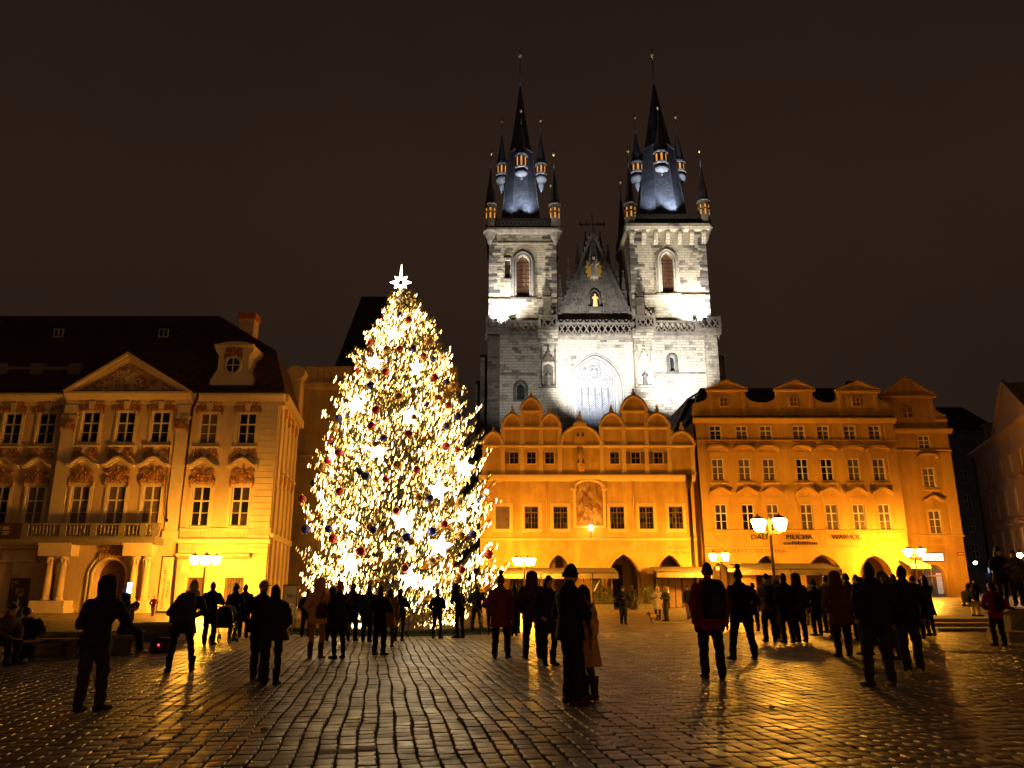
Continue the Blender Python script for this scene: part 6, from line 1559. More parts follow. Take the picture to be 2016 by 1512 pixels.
# ------------------------------------------------------------------ the Christmas tree
TX, TY = -4.25, 30.0
TREE_PROF = [(.45, 3.35), (1.0, 3.75), (2.2, 3.95), (3.8, 3.85), (5.5, 3.40), (7.0, 3.0), (8.2, 2.62), (9.4, 2.2), (10.4, 1.72), (11.3, 1.24), (12.1, .84), (12.7, .50), (13.2, .30), (13.5, .12)]
TREE_PROF = [(a, b*.925) for a, b in TREE_PROF]
def tree_r(z):
    for (a, ra), (b, rb) in zip(TREE_PROF[:-1], TREE_PROF[1:]):
        if z <= b: return ra+(rb-ra)*max(0, (z-a))/(b-a)
    return .1
def lean(z): return TX-.018*z*1.0
def build_tree():
    rr = random.Random(21)
    t = thing('christmas_tree', 'tall Christmas tree covered in white fairy lights in the middle of the square', 'tree', (TX, TY, 0))
    q = MB(); q.tube([(lean(z_), TY, z_) for z_ in (0, 2, 5, 8, 11, 13.4)], [.24, .22, .17, .12, .07, .03], 10); obj('trunk', q, mat('spruce_bark', (.06, .04, .025), .9, var=.4, scale=8, bump=.5), t)
    br = MB(); nd = MB(); bulbs = []; dims = []
    zz = .8; tips = []
    def spray(p, d, l):
        """needle twig: short flat needles each side"""
        d = d.normalized(); s = d.cross(Vector((0, 0, 1)))
        s = s.normalized() if s.length > .1 else Vector((1, 0, 0)); u = s.cross(d)
        n = max(4, int(l/.05))
        for k in range(n):
            o = p+d*(l*k/n)
            for sg in (-1, 1):
                w = .085+.05*rr.random(); e = (s*sg*.85+d*.6+u*rr.uniform(-.5, .6)).normalized()*w
                wd = d*.016
                nd.add([o-wd, o+wd, o+e], [(0, 1, 2)])
    while zz < 13.2:
        Rm = tree_r(zz); n = max(6, int(7.5+Rm*4.2)); ph = rr.uniform(0, 6.28)
        for k in range(n):
            a = ph+2*pi*k/n+rr.uniform(-.22, .22); L_ = Rm*rr.choice((.84, .9, .96, 1.0, 1.0, 1.05, 1.1))*rr.uniform(.95, 1.05)
            z0 = zz+rr.uniform(-.13, .13); c, s = cos(a), sin(a)
            rise = .55 if zz > 9 else (.22 if zz > 4 else .05); pts = []
            m = 7
            for j in range(m+1):
                u = j/m; r = L_*u
                dz = L_*(rise*.35*u-.52*u*(1-u)*(1 if zz < 9 else .35)+.24*u**3) - (.12*L_*u if zz < 3 else 0)
                pts.append(Vector((lean(z0)+c*r, TY+s*r, max(.35, z0+dz))))
            br.tube(pts, [.045*(1-.85*j/m)*(.5+Rm/6)+.006 for j in range(m+1)], 4, cap=False)
            # side twigs
            nt = int(5+L_*4.2); sc = Vector((-s, c, 0))
            for j in range(nt):
                u = .18+.82*(j+rr.random())/nt; f = u*m; i = min(m-1, int(f)); p = pts[i].lerp(pts[i+1], f-i); d = (pts[i+1]-pts[i]).normalized()
                for sg in (-1, 1):
                    tl = (.20+.36*(1-u)*L_/3+.16)*rr.uniform(.7, 1.2); td = (d*.75+sc*sg*rr.uniform(.5, 1.0)+Vector((0, 0, rr.uniform(-.30, .12)))).normalized()
                    spray(p, td, tl)
                    if u > .3 and rr.random() < .8: dims.append(p+td*tl*rr.uniform(.2, .95)+Vector((0, 0, rr.uniform(-.14, .02))))
                    if rr.random() < .95:
                        for w in range(rr.choice((0, 1, 1, 2)) if u > .5 else rr.choice((0, 0, 1))): bulbs.append((p+td*tl*rr.uniform(.35, 1.02)+Vector((0, 0, rr.uniform(-.12, .0))), u))
            spray(pts[-2], pts[-1]-pts[-2], .45); tips.append((pts[-1], a))
            for w in range(4): bulbs.append((pts[-1].lerp(pts[-2], rr.random()*.8)+Vector((rr.gauss(0, .06), rr.gauss(0, .06), rr.uniform(-.1, .08))), 1))
        zz += (.62-.022*zz)*rr.uniform(.9, 1.1) if zz < 11.5 else .24
    for k in range(70): spray(Vector((lean(13), TY, 12.6+.9*k/70)), Vector((rr.gauss(0, 1), rr.gauss(0, 1), 1.2)), .22)
    obj('branches', br, mat('spruce_twigs', (.05, .035, .02), .9, var=.3), t)
    cr = obj('crown', nd, mat('spruce_needles', (.11, .105, .022), .6, var=.45, scale=2.5), t); cr['kind'] = 'stuff'
    # bulbs: the ones the eye meets are on the camera's side
    def bulb(mb, p, s=1.0):
        r, l = .0165*s, .092*s; tx, ty = rr.gauss(.25, .07), rr.gauss(0, .1)  # stretched and slanted: the smear of each light is put into its shape
        top = p+Vector((tx*l, ty*l, l)); bot = p-Vector((tx*l, ty*l, l))
        mb.add([bot, p+Vector((r, 0, 0)), p+Vector((0, r, 0)), p+Vector((-r, 0, 0)), p+Vector((0, -r, 0)), top], [(0, 2, 1), (0, 3, 2), (0, 4, 3), (0, 1, 4), (5, 1, 2), (5, 2, 3), (5, 3, 4), (5, 4, 1)])
    front = [b for b in bulbs if b[0].y < TY+1.6]
    rr.shuffle(front)
    gaps = [b for b in front if sin(b[0].x*2.3+b[0].z*1.1)+sin(b[0].z*2.9-b[0].x*1.2) > -.75 or rr.random() < .16]
    back = [b for b in bulbs if b[0].y >= TY+1.6][::3]
    fl = mat('fairy_light_glow', (1, .9, .7), .5, var=0, emit=(1, .64, .24), estr=BULB)
    gaps.sort(key=lambda b: b[0].y)
    for k, (p, u) in enumerate(gaps[:300]):
        m_ = MB()
        if k < 12: bulb(m_, Vector((0, 0, 0)), 1.1); _wm[('bulb', k)] = m_.mesh('fairy_light', fl)
        inst('fairy_light', _wm[('bulb', k % 12)], t, p)
    q = MB()
    q2 = MB()
    for (p, u) in gaps[300:]+back:
        if rr.random() < .42: bulb(q2, p, rr.uniform(.6, .95))
        else: bulb(q, p, rr.uniform(.75, 1.15))
    for p in dims:  # extra dim bulbs, added to fill the crown with a softer glow
        if p.y < TY+.8: bulb(q2, p, rr.uniform(.42, .66))
    o = obj('fairy_lights', q, fl, t); o['kind'] = 'stuff'
    o = obj('golden_fairy_lights', q2, mat('golden_fairy_glow', (1, .8, .3), .5, var=0, emit=(1, .55, .12), estr=3.2), t); o['kind'] = 'stuff'
    print('bulbs', len(gaps)+len(back), 'needles', len(nd.f))
    return tips
tips = build_tree()
def on_tree(px, py, off=.12):
    """the point of the crown's outer skin that this place on the tree shows"""
    best = None
    for k in range(60):
        y = 25.5+k*.09; p = at(px, py, y); r = tree_r(p.z)*.97
        d = sqrt((p.x-lean(p.z))**2+(p.y-TY)**2)
        if d < r: return Vector((p.x, y-off, p.z))
        if best is None or d-r < best[0]: best = (d-r, Vector((p.x, y, p.z)))
    return best[1]
ORD = ['first', 'second', 'third', 'fourth', 'fifth', 'sixth', 'seventh', 'eighth', 'ninth', 'tenth', 'eleventh', 'twelfth', 'thirteenth', 'fourteenth', 'fifteenth', 'sixteenth', 'seventeenth', 'eighteenth', 'nineteenth', 'twentieth',
       'twenty-first', 'twenty-second', 'twenty-third', 'twenty-fourth', 'twenty-fifth', 'twenty-sixth', 'twenty-seventh', 'twenty-eighth', 'twenty-ninth', 'thirtieth']
def build_stars():
    spec = [(776, 663, 17, .9), (740, 716, 17, .9), (821, 728, 19, .8), (705, 801, 20, 1), (810, 822, 20, 1), (745, 891, 19, 1), (914, 923, 20, 1), (863, 968, 22, 1), (636, 975, 10, .35), (795, 1026, 21, 1), (697, 1034, 15, .6), (937, 1000, 14, .6), (912, 1016, 14, .9), (828, 1053, 13, .8), (868, 1076, 22, 1),
            (694, 1111, 18, 1), (810, 1141, 20, 1), (847, 1150, 15, .8), (625, 1100, 9, .35), (932, 1135, 9, .4), (942, 1100, 8, .5), (655, 900, 8, .5), (722, 885, 7, .5)]
    sm_ = MB(); n = 10; ring = []
    for k in range(n):
        a = pi/2+k*pi/5; r = .45 if k % 2 == 0 else .20; ring.append((r*cos(a), r*sin(a)))
    vs = [(x, 0, z) for x, z in ring]+[(0, -.075, 0), (0, .075, 0)]
    sm_.add(vs, [((k+1) % n, k, 10) for k in range(n)]+[(k, (k+1) % n, 11) for k in range(n)])
    me = sm_.mesh('star', mat('star_glow', (1, .95, .85), .5, var=0, emit=(1, .92, .72), estr=STAR))
    for k, (px, py, sz, turn) in enumerate(sorted(spec, key=lambda s: s[1])):
        p = on_tree(px, py, .25); k_ = sz/1514*(p.y*.97)/.36
        side = 'in the middle' if abs(px-790) < 45 else ('on the left side' if px < 790 else 'on the right side')
        o = bpy.data.objects.new('lit_star', me); COL.objects.link(o); o.location = p; o.scale = (k_,)*3
        o.rotation_euler = (rad(R.uniform(-6, 6)), rad(R.uniform(-12, 12)), math.acos(min(1, turn))*(-1 if px > 790 else 1))
        tag(o, '%s glowing star counting down the Christmas tree, %s' % (ORD[k], side), 'star', 'glowing stars hung on the Christmas tree')
    # star on the treetop
    p = at(789, 556, TY); t = thing('treetop_star', 'glowing eight-pointed open star with a long spike on the treetop', 'star', (p.x, p.y, p.z-1.0))
    g = mat('treetop_star_glow', (1, .95, .85), .5, var=0, emit=(1, .86, .62), estr=6)
    q = MB(); n = 16; ro = []; ri = []
    for k in range(n):
        a = k*pi/8+pi/2; r = (.45 if k % 4 == 0 else .37) if k % 2 == 0 else .22; ro.append((r*cos(a), r*sin(a))); ri.append((.10*cos(a), .135*sin(a)))
    vs = [(p.x+x, p.y-.05, p.z+z) for x, z in ro]+[(p.x+x, p.y-.05, p.z+z) for x, z in ri]+[(p.x+x, p.y+.05, p.z+z) for x, z in ro]+[(p.x+x, p.y+.05, p.z+z) for x, z in ri]
    fs = []
    for k in range(n):
        l = (k+1) % n; fs += [(k, l, n+l, n+k), (2*n+l, 2*n+k, 3*n+k, 3*n+l), (l, k, 2*n+k, 2*n+l), (n+k, n+l, 3*n+l, 3*n+k)]
    q.add(vs, fs); obj('star_body', q, g, t)
    q = MB(); q.tube([(p.x, p.y, p.z+.34), (p.x+.01, p.y, p.z+.80)], [.07, .02], 6); q.tube([(p.x, p.y, p.z-.28), (p.x-.01, p.y, p.z-.95)], [.05, .06], 6); obj('star_spike', q, g, t)
build_stars()
def build_baubles():
    cols = {'red': (.45, .012, .012), 'blue': (.030, .030, .30), 'gold': (.62, .36, .06)}
    spec = dict(
        red=[(805, 614), (757, 627), (806, 633), (848, 674), (730, 693), (730, 675), (789, 691), (835, 704), (702, 729), (760, 735), (856, 747), (864, 788), (742, 810), (883, 801), (650, 863), (733, 841), (670, 893), (806, 857), (879, 881), (901, 889), (762, 945), (822, 926), (648, 908), (595, 983), (671, 969), (782, 1007), (876, 1033), (658, 1061), (712, 1086), (799, 1119), (962, 1092), (910, 1122)],
        blue=[(789, 624), (814, 690), (713, 706), (854, 710), (732, 762), (880, 755), (840, 798), (901, 822), (669, 826), (880, 841), (757, 865), (827, 886), (722, 939), (619, 952), (711, 930), (847, 982), (946, 986), (737, 1044), (605, 1043), (650, 1042), (786, 1083), (802, 1058), (852, 1047), (931, 1053), (790, 1182)],
        gold=[(831, 644), (764, 691), (729, 742), (890, 762), (696, 775), (787, 784), (816, 824), (743, 878), (784, 917), (661, 846), (907, 866), (635, 919), (895, 928), (826, 982), (905, 991), (608, 1018), (730, 1038), (908, 1056), (853, 1104), (733, 1147), (903, 1140), (812, 1067)])
    for c, lst in spec.items():
        m = mat('%s_bauble' % c, cols[c], .18, metal=.35 if c == 'gold' else .15, var=.05, coat=.6)
        q = MB(); q.ball((0, 0, 0), .155, 16, 12)
        q.mi = 1; q.lathe(0, 0, [(.04, .145), (.04, .195), (.0, .2)], 8); q.tube([(.0+.03*cos(k*pi/4), 0, .215+.03*sin(k*pi/4)) for k in range(9)], .006, 4)
        me = q.mesh('bauble', [m, M['gold']])
        for k, (px, py) in enumerate(sorted(lst, key=lambda s: s[1])):
            p = on_tree(px, py, .22)
            side = 'in the middle' if abs(px-790) < 45 else ('on the left side' if px < 790 else 'on the right side')
            o = bpy.data.objects.new('bauble', me); COL.objects.link(o); o.location = p
            o.scale = (R.uniform(.85, 1.15),)*3; o.rotation_euler = (R.uniform(-.3, .3), R.uniform(-.3, .3), R.uniform(0, 6))
            label = '%s %s bauble counting down the Christmas tree, %s' % (ORD[min(k, 29)] if k < 30 else ('thirty-first', 'thirty-second', 'thirty-third')[k-30], c, side)
            tag(o, label, 'bauble', '%s baubles on the Christmas tree' % c)
build_baubles()
def build_planter():
    p = gnd(788, 1246); y0 = p.y
    t = thing('tree_planter', 'round concrete tree base hooped with boards under the lit Christmas tree', 'planter', (TX, y0+.8, 0))
    q = MB(); cx = XX(788, 1235, y0+.8); r = .92
    q.lathe(cx, y0+.9, [(r, 0), (r, .62), (r-.12, .62), (r-.14, .5)], 24, 0, False); obj('planter_body', q, M['concrete'], t)
    sl = MB(); sl.box(-.085, .085, -.03, .03, .04, .60); sm_ = sl.mesh('board', M['wood_brown'])
    for k in range(30):
        a = 2*pi*k/30; inst('board', sm_, t, (cx+(r+.03)*cos(a), y0+.9+(r+.03)*sin(a), 0), (0, 0, a+pi/2))
    q = MB(); rr = random.Random(6)
    for k in range(500):
        a = rr.uniform(0, 6.28); rad_ = r*rr.uniform(.3, 1.15); b = Vector((cx+rad_*cos(a), y0+.9+rad_*sin(a), .5+rr.uniform(0, .2))); d = Vector((rr.gauss(0, 1), rr.gauss(0, 1), rr.gauss(.1, 1))).normalized(); e = d.orthogonal().normalized()
        q.add([b, b+d*.12+e*.03, b+d*.24, b+d*.12-e*.03], [(0, 1, 2, 3)])
    o = obj('fir_sprigs', q, M['leaf'], t); o['kind'] = 'stuff'
    # low ring of fence hoops and turf round the tree
    g = thing('tree_fence', 'low wire hoop fence round the foot of the Christmas tree', 'fence', (TX, TY, 0))
    n = 30; Rf = 4.3
    hp = MB(); w = 2*pi*Rf/n*.5
    hp.tube([(-w, 0, 0), (-w, 0, .62), (-w*.8, 0, .82), (-w*.35, 0, .93), (w*.35, 0, .93), (w*.8, 0, .82), (w, 0, .62), (w, 0, 0)], .016, 5); hp.tube([(-w, 0, .45), (w, 0, .45)], .01, 4); hm = hp.mesh('hoop', mat('galvanised_wire', (.35, .33, .3), .4, metal=.8, var=0))
    for k in range(n):
        a = 2*pi*k/n; inst('hoop', hm, g, (TX+Rf*cos(a), TY-.2+Rf*sin(a)*.85, 0), (0, 0, a+pi/2))
    q = MB(); q.lathe(TX, TY-.2, [(Rf-.25, .012), (Rf-.45, .05), (.3, .07)], 40, 0, True, .85); o = obj('turf', q, mat('dark_turf', (.035, .045, .018), .95, var=.4, scale=8, bump=.6, bscale=50)); tag(o, kind='structure')
    q = MB(); rr = random.Random(8)
    for k in range(5000):
        a = rr.uniform(pi, 2*pi); rad_ = (Rf-.4)*sqrt(rr.uniform(.3, 1)); b = Vector((TX+rad_*cos(a), TY-.2+.85*rad_*sin(a), .05)); d = Vector((rr.gauss(0, .05), rr.gauss(0, .05), rr.uniform(.06, .13)))
        q.add([b+Vector((-.01, 0, 0)), b+Vector((.01, 0, 0)), b+d], [(0, 1, 2)])
    o = obj('grass', q, M['leaf']); tag(o, kind='stuff')
build_planter()
# ------------------------------------------------------------------ people
def cloth(name, col, rough=.85): return mat(name, col, rough, var=.25, scale=14, spec=.15)
CL = dict(black=cloth('black_cloth', (.014, .013, .013)), navy=cloth('navy_cloth', (.014, .016, .026)), charcoal=cloth('charcoal_cloth', (.026, .024, .023)), brown=cloth('brown_cloth', (.055, .030, .016)), rust=cloth('rust_red_cloth', (.16, .035, .014)),
          red=cloth('red_cloth', (.22, .015, .010)), dark_red=cloth('deep_red_cloth', (.19, .014, .010)), pink=cloth('pale_pink_cloth', (.50, .29, .21)), rose=cloth('dusty_rose_cloth', (.30, .15, .11)), blue=cloth('blue_cloth', (.035, .05, .10)), cream=cloth('cream_cloth', (.55, .45, .32)), olive=cloth('olive_cloth', (.06, .055, .03)),
          grey=cloth('grey_cloth', (.09, .08, .07)), jeans=cloth('dark_denim', (.026, .024, .030)), tan=cloth('tan_cloth', (.22, .14, .08)), plum=cloth('plum_cloth', (.09, .03, .05)), white=cloth('white_leather', (.45, .40, .36)), boot=cloth('brown_leather', (.05, .022, .012), .5), skin=mat('skin', (.45, .26, .17), .6, var=.08, scale=20),
          hair=cloth('dark_hair', (.018, .011, .007), .5), brownhair=cloth('brown_hair', (.06, .03, .015), .5), fur=cloth('pale_fur', (.30, .22, .15), .95), yellow=cloth('yellow_cloth', (.55, .38, .03)))
def hand_mesh():
    q = MB()
    q.loft([[(w*cos(2*pi*k/10), d*sin(2*pi*k/10)+o, zz) for k in range(10)] for w, d, o, zz in ((.026, .021, 0, .02), (.034, .019, 0, -.03), (.042, .017, .003, -.07), (.040, .014, .006, -.095))])
    for x_, l in ((-.031, .062), (-.011, .074), (.010, .070), (.029, .054)):
        pts = [(x_*.95, .004, -.085), (x_*1.05, .010, -.085-l*.45), (x_*1.05, .022, -.085-l*.78), (x_*1.0, .038, -.085-l*.98)]
        q.tube(pts, [.0095, .009, .008, .006], 6)
    q.tube([(-.034, .004, -.03), (-.055, .014, -.058), (-.056, .026, -.085), (-.050, .036, -.103)], [.012, .011, .010, .007], 6)
    return q
HAND = {k: hand_mesh().mesh('hand', CL[k]) for k in ('skin', 'black')}
def shoe_mesh(m, high=.0):
    q = MB(); rings = []
    for y, w, h, z0 in ((-.10, .026, .05, .012), (-.085, .036, .085, .0), (-.03, .039, .10, .0), (.03, .041, .085, .0), (.09, .047, .062, .0), (.14, .044, .05, .002), (.175, .028, .035, .008)):
        rings.append([(w*cos(a), y, z0+max(0, h*(.5+.5*sin(a)))) for a in [2*pi*k/10 for k in range(10)]])
    q.loft(rings)
    if high: q.lathe(0, -.035, [(.05, .06), (.052, .16), (.060, high*.8), (.064, high)], 10)
    return q.mesh('shoe', m)
SHOES = {(k, h): shoe_mesh(CL[k], h) for k, h in (('black', 0), ('black', .28), ('white', 0), ('boot', 0), ('boot', .34))}
ARMS = dict(down=((.250, -.03, 1.12), (.240, .05, .865)), pocket=((.268, -.07, 1.12), (.205, .09, .93)), phone=((.255, .17, 1.20), (.07, .34, 1.47)), hold=((.285, .04, 1.14), (.085, .26, 1.17)), hip=((.315, -.03, 1.13), (.20, .10, 1.0)),
            swing=((.29, .10, 1.14), (.27, .26, .93)), back=((.29, -.17, 1.15), (.26, -.16, .90)), high=((.30, .12, 1.52), (.13, .26, 1.78)), knee=((.27, .14, 1.16), (.14, .40, 1.02)))
PENDING = []
def capsule(q, a, b, ra, rb, n=10):
    a, b = Vector(a), Vector(b); d = b-a; L_ = d.length; d = d/L_ if L_ > 1e-6 else Vector((0, 0, 1)); pts = []; rs = []
    for t in (1, .85, .5): pts.append(a-d*ra*t*.98); rs.append(ra*sqrt(max(.004, 1-t*t)))
    for t in (0, .33, .66, 1): pts.append(a.lerp(b, t)); rs.append(ra+(rb-ra)*t)
    for t in (.5, .85, 1): pts.append(b+d*rb*t*.98); rs.append(rb*sqrt(max(.004, 1-t*t)))
    q.tube(pts, rs, n)

def person(label, px, py, ptop, rot=0, jacket='black', legs='black', shoe=('black', 0), head='beanie', hc='black', bulk=1.12, coat=None, flare=1.15, arms=('down', 'down'), feet=None, lean=(0, 0), sit=None, skin='skin', scarf=None, z0=None, D=None, gloves=False, turn=0, nod=0, near=False, group=None, female=False):
    if D is None: base = gnd(px, py)
    else: base = at(px, py, D)
    if z0 is not None: base.z = z0
    elif D is None: base.z = 0
    top = at(px, ptop, base.y).z-base.z
    hat = {'beanie': .035, 'pompom': .12, 'hood': .03, 'fur_hood': .03, 'short': .015, 'long': .02, 'bun': .05, 'cap': .03, 'bald': 0}[head]
    H = top-hat if not sit else 1.72
    H = max(1.0, min(1.95, H)); s = H/1.75
    S = lambda p: Vector((p[0]*s, p[1]*s, p[2]*s))
    hz = .93; jr = random.Random(int(px*7+py)); J = lambda w: jr.uniform(-w, w)
    lean = (lean[0]+J(.035), lean[1]+J(.03)+.02); turn += J(16); nod += J(7)
    prim = []                                                     # (a, b, ra, rb, slot)
    drop = 0 if not sit else -.47
    def U(p):                                                     # upper body, leaning over the hips
        k = max(0, p[2]-hz)
        return S((p[0]+lean[0]*k, p[1]+lean[1]*k, p[2]-.5*(lean[0]**2+lean[1]**2)*k+drop))
    hw = .088
    feet = feet or ((-.105+J(.03), J(.06)), (.105+J(.03), .02+J(.06)))
    ft = []
    for sd, f in zip((-1, 1), feet):
        hip = S((sd*hw, 0, hz+drop))
        if sit:
            knee = S((sd*.12, .43, .50)); ank = S((sd*.11+f[0]*.0, .43+f[1], .10))
        else:
            ank = S((f[0], f[1]-.02, .10)); kx = (sd*hw+f[0])/2+sd*.012; knee = S((kx, (f[1])*.5+.035, .51))
        lt = 1.08 if not female else .95
        wl = (.106, .086, .083, .070) if not female else (.094, .070, .068, .052)
        prim += [(hip, knee, wl[0]*s, wl[1]*s, 1), (knee, ank, wl[2]*s, wl[3]*s, 1)]
        ft.append((ank, f))
    b = bulk
    tor = []
    for zz, rx, ry, yo in ((hz-.06, .150, .112, 0), (1.02, .150, .112, 0), (1.12, .143, .108, 0), (1.25, .172, .122, .0), (1.34, .184, .122, -.005), (1.40, .172, .108, -.01), (1.445, .130, .088, -.012), (1.49, .082, .068, -.010), (1.525, .062, .060, -.006)):
        if female: rx *= .93
        tor.append((zz, rx*b, ry*b, yo))
    hd = (0, .02, 1.635)
    shs = []
    for sd, pose in zip((-1, 1), arms):
        e, h = ARMS[pose]; wd = .93 if female else 1
        sh = U((sd*.172*wd*min(1.12, b), -.01, 1.375)); el = U((sd*e[0]*wd*(.6+.4*b)+J(.02), e[1]+J(.04), e[2]+J(.03))); hn = U((sd*h[0]*wd+J(.03), h[1]+J(.04), h[2]+J(.05))); 
        prim += [(sh, el, .070*s*b, .060*s*b, 0), (el, hn, .057*s*b, .044*s*b, 0)]; shs.append((el, hn, sd))
    prim.append((U((0, -.005, 1.46)), U((hd[0], hd[1]-.01, 1.56)), .055*s, .052*s, 2))
    q = MB()
    for a, c, ra, rb, m in prim: capsule(q, a, c, ra, rb)
    n = 16
    q.loft([[tuple(U((rx*cos(2*pi*k/n), yo+ry*sin(2*pi*k/n), zz))) for k in range(n)] for zz, rx, ry, yo in tor])
    rt = Matrix.Rotation(rad(turn), 3, 'Z') @ Matrix.Rotation(rad(-nod), 3, 'X'); hc_ = U(hd)
    HP = lambda p: hc_+rt @ S(p)
    q.ball(hc_, (.078*s, .096*s, .115*s), 14, 10, rt); q.ball(HP((0, .03, -.07)), (.055*s, .062*s, .055*s), 10, 8, rt); q.ball(HP((0, .108, -.018)), (.016*s, .022*s, .026*s), 8, 6, rt); q.ball(HP((0, .088, -.066)), (.028*s, .016*s, .014*s), 8, 6, rt); q.ball(HP((0, .088, .022)), (.055*s, .014*s, .014*s), 8, 6, rt)
    for sd in (-1, 1): q.ball(HP((sd*.079, -.005, -.01)), (.013*s, .024*s, .032*s), 6, 5, rt)
    o = bpy.data.objects.new('person', q.mesh('person', CL[jacket])); COL.objects.link(o)
    o.location = base; o.rotation_euler.z = rad(rot); ORG[o.name] = Vector((0, 0, 0))
    rm = o.modifiers.new('r', 'REMESH'); rm.mode = 'VOXEL'; rm.voxel_size = (.017 if near else .024)*s; rm.use_smooth_shade = True
    sm = o.modifiers.new('s', 'SMOOTH'); sm.iterations = 2; sm.factor = .5
    sph = []
    for a, c, ra, rb, m in prim:
        for t in (0, .2, .4, .6, .8, 1): sph.append((*a.lerp(c, t), ra+(rb-ra)*t, m))
    for zz, rx, ry, yo in tor[:-1]:
        for kx in (-1, 0, 1): sph.append((*U((kx*(rx-ry), yo, zz)), ry*s*1.05, 0))
    sph.append((*hc_, .10*s, 2)); sph.append((*HP((0, .05, -.05)), .08*s, 2))
    PENDING.append((o, sph, [CL[jacket], CL[legs], CL['skin']]))
    tag(o, label, 'person', group)
    # hands, shoes
    for el, hn, sd in shs:
        d = (hn-el).normalized(); qd = (-d).to_track_quat('Z', 'Y')
        h = bpy.data.objects.new('hand', HAND['black' if gloves else 'skin']); COL.objects.link(h); h.parent = o; h.location = hn+d*.015*s; h.rotation_euler = qd.to_euler(); h.scale = (s*sd, s, s)
    for ank, f in ft:
        sh = bpy.data.objects.new('shoe', SHOES[shoe]); COL.objects.link(sh); sh.parent = o; sh.location = (ank.x, ank.y+.03*s, ank.z-.10*s); sh.rotation_euler.z = -.18 if ank.x > 0 else .18; sh.scale = (s*1.12, s*1.12, s*1.05)
    if coat:                                                      # skirt of a coat below the waist
        q = MB(); n = 22; rings = []; ct = coat; k0 = 1.10
        for j in range(6):
            t = j/5; zz = k0+(ct-k0)*t; rx = (.150+(.185*flare-.150)*t)*b; ry = (.112+(.158*flare-.112)*t)*b
            rings.append([tuple(U((rx*(1+.035*t*sin(5*a+1))*cos(a), ry*(1+.035*t*sin(4*a))*sin(a), zz))) for a in [2*pi*k/n for k in range(n)]])
        inner = [[(p[0]*.93, p[1]*.93, p[2]) for p in r] for r in rings[::-1]]
        q.loft(rings[:]+inner[:4], True, False); obj('coat_skirt', q, CL[jacket], o)
    elif not sit:
        q = MB(); n = 18; q.loft([[tuple(U((r*b*1.02*cos(2*pi*k/n), r*.74*b*1.02*sin(2*pi*k/n), zz))) for k in range(n)] for r, zz in ((.152, 1.02), (.166, .94), (.176, .85), (.160, .845), (.13, .9))], True, False); obj('jacket_hem', q, CL[jacket], o)
    # hair and headwear
    def dome(r, zlow, m, nm, puff=1.0, back=0.0):
        q = MB(); n = 14; rings = []
        for j in range(7):
            t = j/6*pi/2; rr_ = cos(t); zz = zlow+(.13*puff-zlow)*sin(t) if j else zlow
            fz = .90 if j == 0 else 1.0
            rings.append([tuple(HP((.082*r*fz*max(.03, rr_)*cos(a)+jr.uniform(-.0035, .0035), .100*r*fz*max(.03, rr_)*sin(a)-.004+back*rr_*(-1 if sin(a) < 0 else 0), zz+(.05-.012*j)*sin(a)*(1 if nm == 'hair' and j < 4 else .35 if j < 2 else 0)+jr.uniform(-.003, .003)))) for a in [2*pi*k/n for k in range(n)]])
        q.loft(rings); return obj(nm, q, CL[m], o)
    if head in ('beanie', 'pompom'):
        h = dome(1.06, -.01, hc, 'beanie', 1.20)
        q = MB(); q.loft([[tuple(HP((.0835*w*cos(2*pi*k/16), .103*w*sin(2*pi*k/16)-.004, zz+.018*sin(2*pi*k/16)))) for k in range(16)] for zz, w in ((-.032, .97), (-.03, 1.05), (-.005, 1.10), (.024, 1.10), (.034, 1.04), (.034, .9))], True, False); obj('hat_cuff', q, CL[hc], h)
        if head == 'pompom':
            q = MB(); q.ball(HP((0, 0, .195)), .052*s, 10, 8); rr = random.Random(int(px))
            for k in range(26):
                d = Vector((rr.gauss(0, 1), rr.gauss(0, 1), rr.gauss(0, 1))).normalized(); q.ball(HP((0, 0, .195))+d*.045*s, .018*s, 5, 4)
            obj('pompom', q, CL[hc], h)
    elif head in ('short', 'cap', 'bald'):
        if head != 'bald': dome(1.05, -.045 if head == 'short' else .0, 'hair' if head == 'short' else hc, 'hair' if head == 'short' else 'cap', 1.02, .01)
        if head == 'cap':
            q = MB(); q.loft([[tuple(HP((x_, y_, zz))) for x_, y_ in ((-.07, .07), (-.05, .17), (0, .19), (.05, .17), (.07, .07))] for zz in (.035, .048)]); obj('cap_brim', q, CL[hc], o)
    elif head in ('long', 'bun'):
        dome(1.12, -.05, hc, 'hair', 1.05, .02)
        q = MB(); n = 12
        if head == 'long': q.loft([[tuple(HP((w*cos(2*pi*k/n), -.055+d*sin(2*pi*k/n), zz))) for k in range(n)] for w, d, zz in ((.075, .06, .06), (.092, .065, -.04), (.10, .06, -.14), (.105, .05, -.24), (.085, .035, -.32), (.03, .02, -.36))])
        else: q.ball(HP((0, -.06, .13)), (.05*s, .05*s, .045*s), 10, 8)
        obj('hair_lock', q, CL[hc], o)
    elif head in ('hood', 'fur_hood'):
        q = MB(); n = 16; rings = []
        for zz, w, d, yo in ((-.21, .165, .12, -.03), (-.13, .135, .12, -.035), (-.04, .130, .135, -.03), (.05, .128, .136, -.028), (.115, .102, .112, -.025), (.148, .045, .055, -.025), (.155, .008, .01, -.025)):
            rings.append([tuple(HP((w*cos(a), yo+d*sin(a)*(.72 if sin(a) > .2 else 1), zz))) for a in [2*pi*k/n for k in range(n)]])
        q.loft(rings); h = obj('hood', q, CL[hc if hc != 'fur' else jacket], o)
